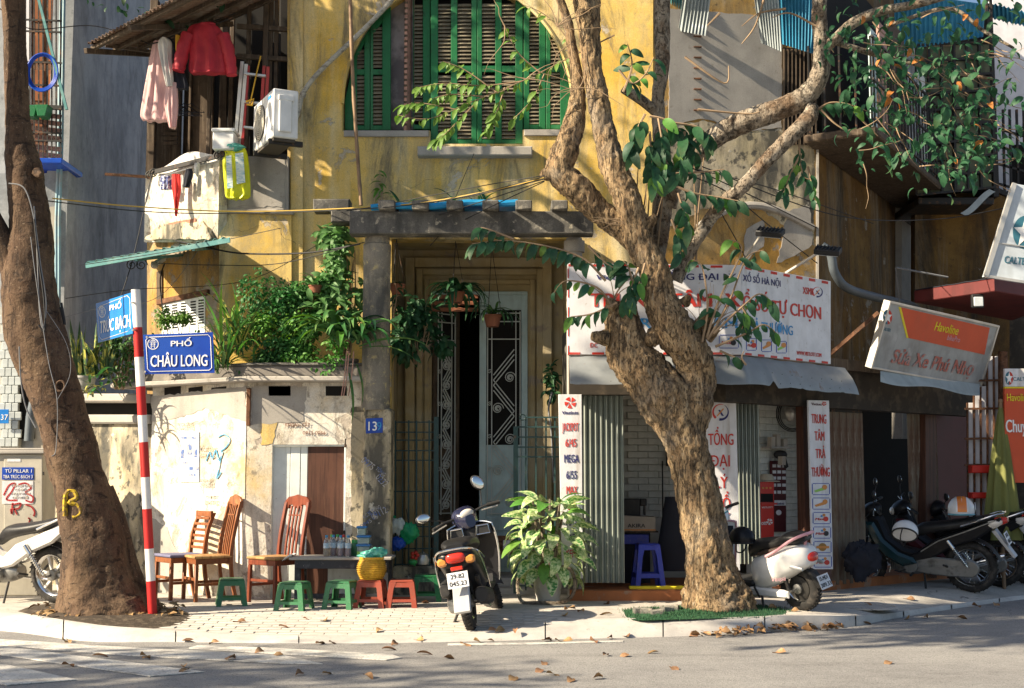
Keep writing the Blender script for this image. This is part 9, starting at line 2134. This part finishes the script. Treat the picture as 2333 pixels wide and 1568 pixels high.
# yellow paint on the dark trunk: hugs the bark
m=MB();hitpts=[(148,1176),(150,1128),(166,1118),(175,1135),(158,1145),(178,1150),(184,1170),(166,1180)]
dg_=bpy.context.evaluated_depsgraph_get
lv=[Vector(v.co)+Vector(ltree.location) for v in lt.data.vertices]
def on_trunk(x,y):
 d=ray(x,y).normalized();o=Vector((0,0,HC));best=None
 for p in lv:
  t=(p-o).dot(d);q=(o+d*t-p).length
  if q<.07 and (best is None or t<best):best=t
 return o+d*((best or 11.9)+.027)
q=crom([tuple(on_trunk(x,y)) for x,y in hitpts],4);m.tube(q,.024,8);mk('paint_mark',m,MAT['spray_yellow'],ltree)
# rubbish on the soil
r7=random.Random(8);lit=MB()
for k in range(150):
 g=pv_ph(G(r7.uniform(80,410),r7.uniform(1382,1410)));s_=r7.uniform(.012,.04);a=r7.uniform(0,6);M=Matrix.Translation(g+Vector((0,0,.03+r7.uniform(0,.02))))@Matrix.Rotation(a,4,'Z')@Matrix.Rotation(r7.uniform(-.6,.6),4,'X');lit.add(*leaf_geo(s_*3,s_*1.3,.5,.4,3),M)
mk('leaf_litter',lit,MAT['leaf_dry'],soil,kind='stuff')
for i,(x,y,mt,lb) in enumerate(((300,1396,'bag_white','scrap of white plastic on the dark soil by the pole'),(312,1402,'bag_green','scrap of green plastic at the foot of the pole'),(210,1400,'red_lens','scrap of red wrapper on the soil before the dark trunk'))):g=pv_ph(G(x,y));crumpled('litter_scrap',lb,g+Vector((0,0,.05)),.05,.04,.018,mt,i+20,'litter','scraps of litter on the soil')
# fallen leaves -----------------------------------------------------------
FL=[leaf_geo(.13,.065,.35,.35,5,curl=2),leaf_geo(.12,.06,.2,.5,5,curl=2),leaf_geo(.14,.055,.3,.6,5),leaf_geo(.11,.065,.45,.3,5,curl=1)]
fls=[]
def fallen(x,y,s=1.0,on_road=True):
 g=G(x,y,ZR) if on_road else pv_ph(G(x,y));gi=r7.randrange(4);o=None
 if len(fls)<4:
  m=MB();m.add(*FL[len(fls)]);o=mk('fallen_leaf',m,MAT['leaf_dry'],w=False,sm=70);fls.append(o)
 else:o=fls[gi].copy();COL.objects.link(o)
 o.location=g+Vector((0,0,.014));o.rotation_euler=(r7.uniform(-.25,.25),r7.uniform(.0,.16),r7.uniform(0,6.28));o.scale=(s*r7.uniform(.7,1.1),)*3
 tag(o,'dry brown fallen leaf lying on the asphalt' if on_road else 'dry brown fallen leaf lying on the pavement','leaf','fallen leaves on the asphalt' if on_road else 'fallen leaves on the pavement')
for x,y in ((143,1462),(155,1462),(415,1464),(455,1463),(500,1466),(720,1470),(750,1466),(905,1468),(965,1463),(1080,1463),(1110,1462),(1235,1463),(320,1497),(325,1505),(210,1498),(140,1519),(420,1523),(430,1530),(515,1508),(600,1486),(645,1496),(870,1482),(950,1492),(1010,1502),(690,1537),(735,1539),(830,1542),(1375,1497),(1435,1496),(1500,1489),(1240,1513),(1235,1530),(1245,1538),(1305,1551),(1350,1550),(1175,1547),(1530,1524),(1790,1490),(2030,1512),(1265,1461),(1345,1463),(1385,1458),(1430,1455),(1305,1463),(1590,1450),(1640,1450),(1960,1424),(2070,1413),(2105,1410),(2180,1410),(2270,1378),(2215,1382),(1050,1470),(1700,1448)):fallen(x,y,1.05)
for x,y in ((1310,1391),(1330,1397),(1290,1406),(1380,1378),(1130,1436),(1150,1438),(1175,1437),(1770,1388),(1820,1394),(1970,1377),(2085,1370),(635,1430),(690,1412),(740,1418),(870,1437),(560,1420),(960,1375),(1395,1402),(1850,1378)):fallen(x,y,1.0,False)
pile=MB()
for k in range(140):
 t=r7.random();x=1600+320*t+r7.gauss(0,14);y=1449-22*t+r7.gauss(0,2.6);g=G(x,y,ZR);M=Matrix.Translation(g+Vector((0,r7.uniform(-.05,.05),.02+r7.random()**2*.05*math.sin(math.pi*t))))@Matrix.Rotation(r7.uniform(0,6.3),4,'Z')@Matrix.Rotation(r7.uniform(-.8,.8),4,'X');pile.add(*FL[r7.randrange(4)],M@Matrix.Scale(r7.uniform(.5,.9),4))
pl_=mk('leaf_drift',pile,MAT['leaf_dry'],kind='stuff')
# drain cover
m=MB();g=pv_ph(G(1975,1384));m.lathe([(.30,0),(.30,.012),(.27,.014),(.27,.008),(.005,.008)],36,Matrix.Translation(g));tag(mk('drain_cover',m,MAT['pave'],at=g),'round drain cover in the pavement before the parked motorbikes','manhole')
texts_to_mesh()
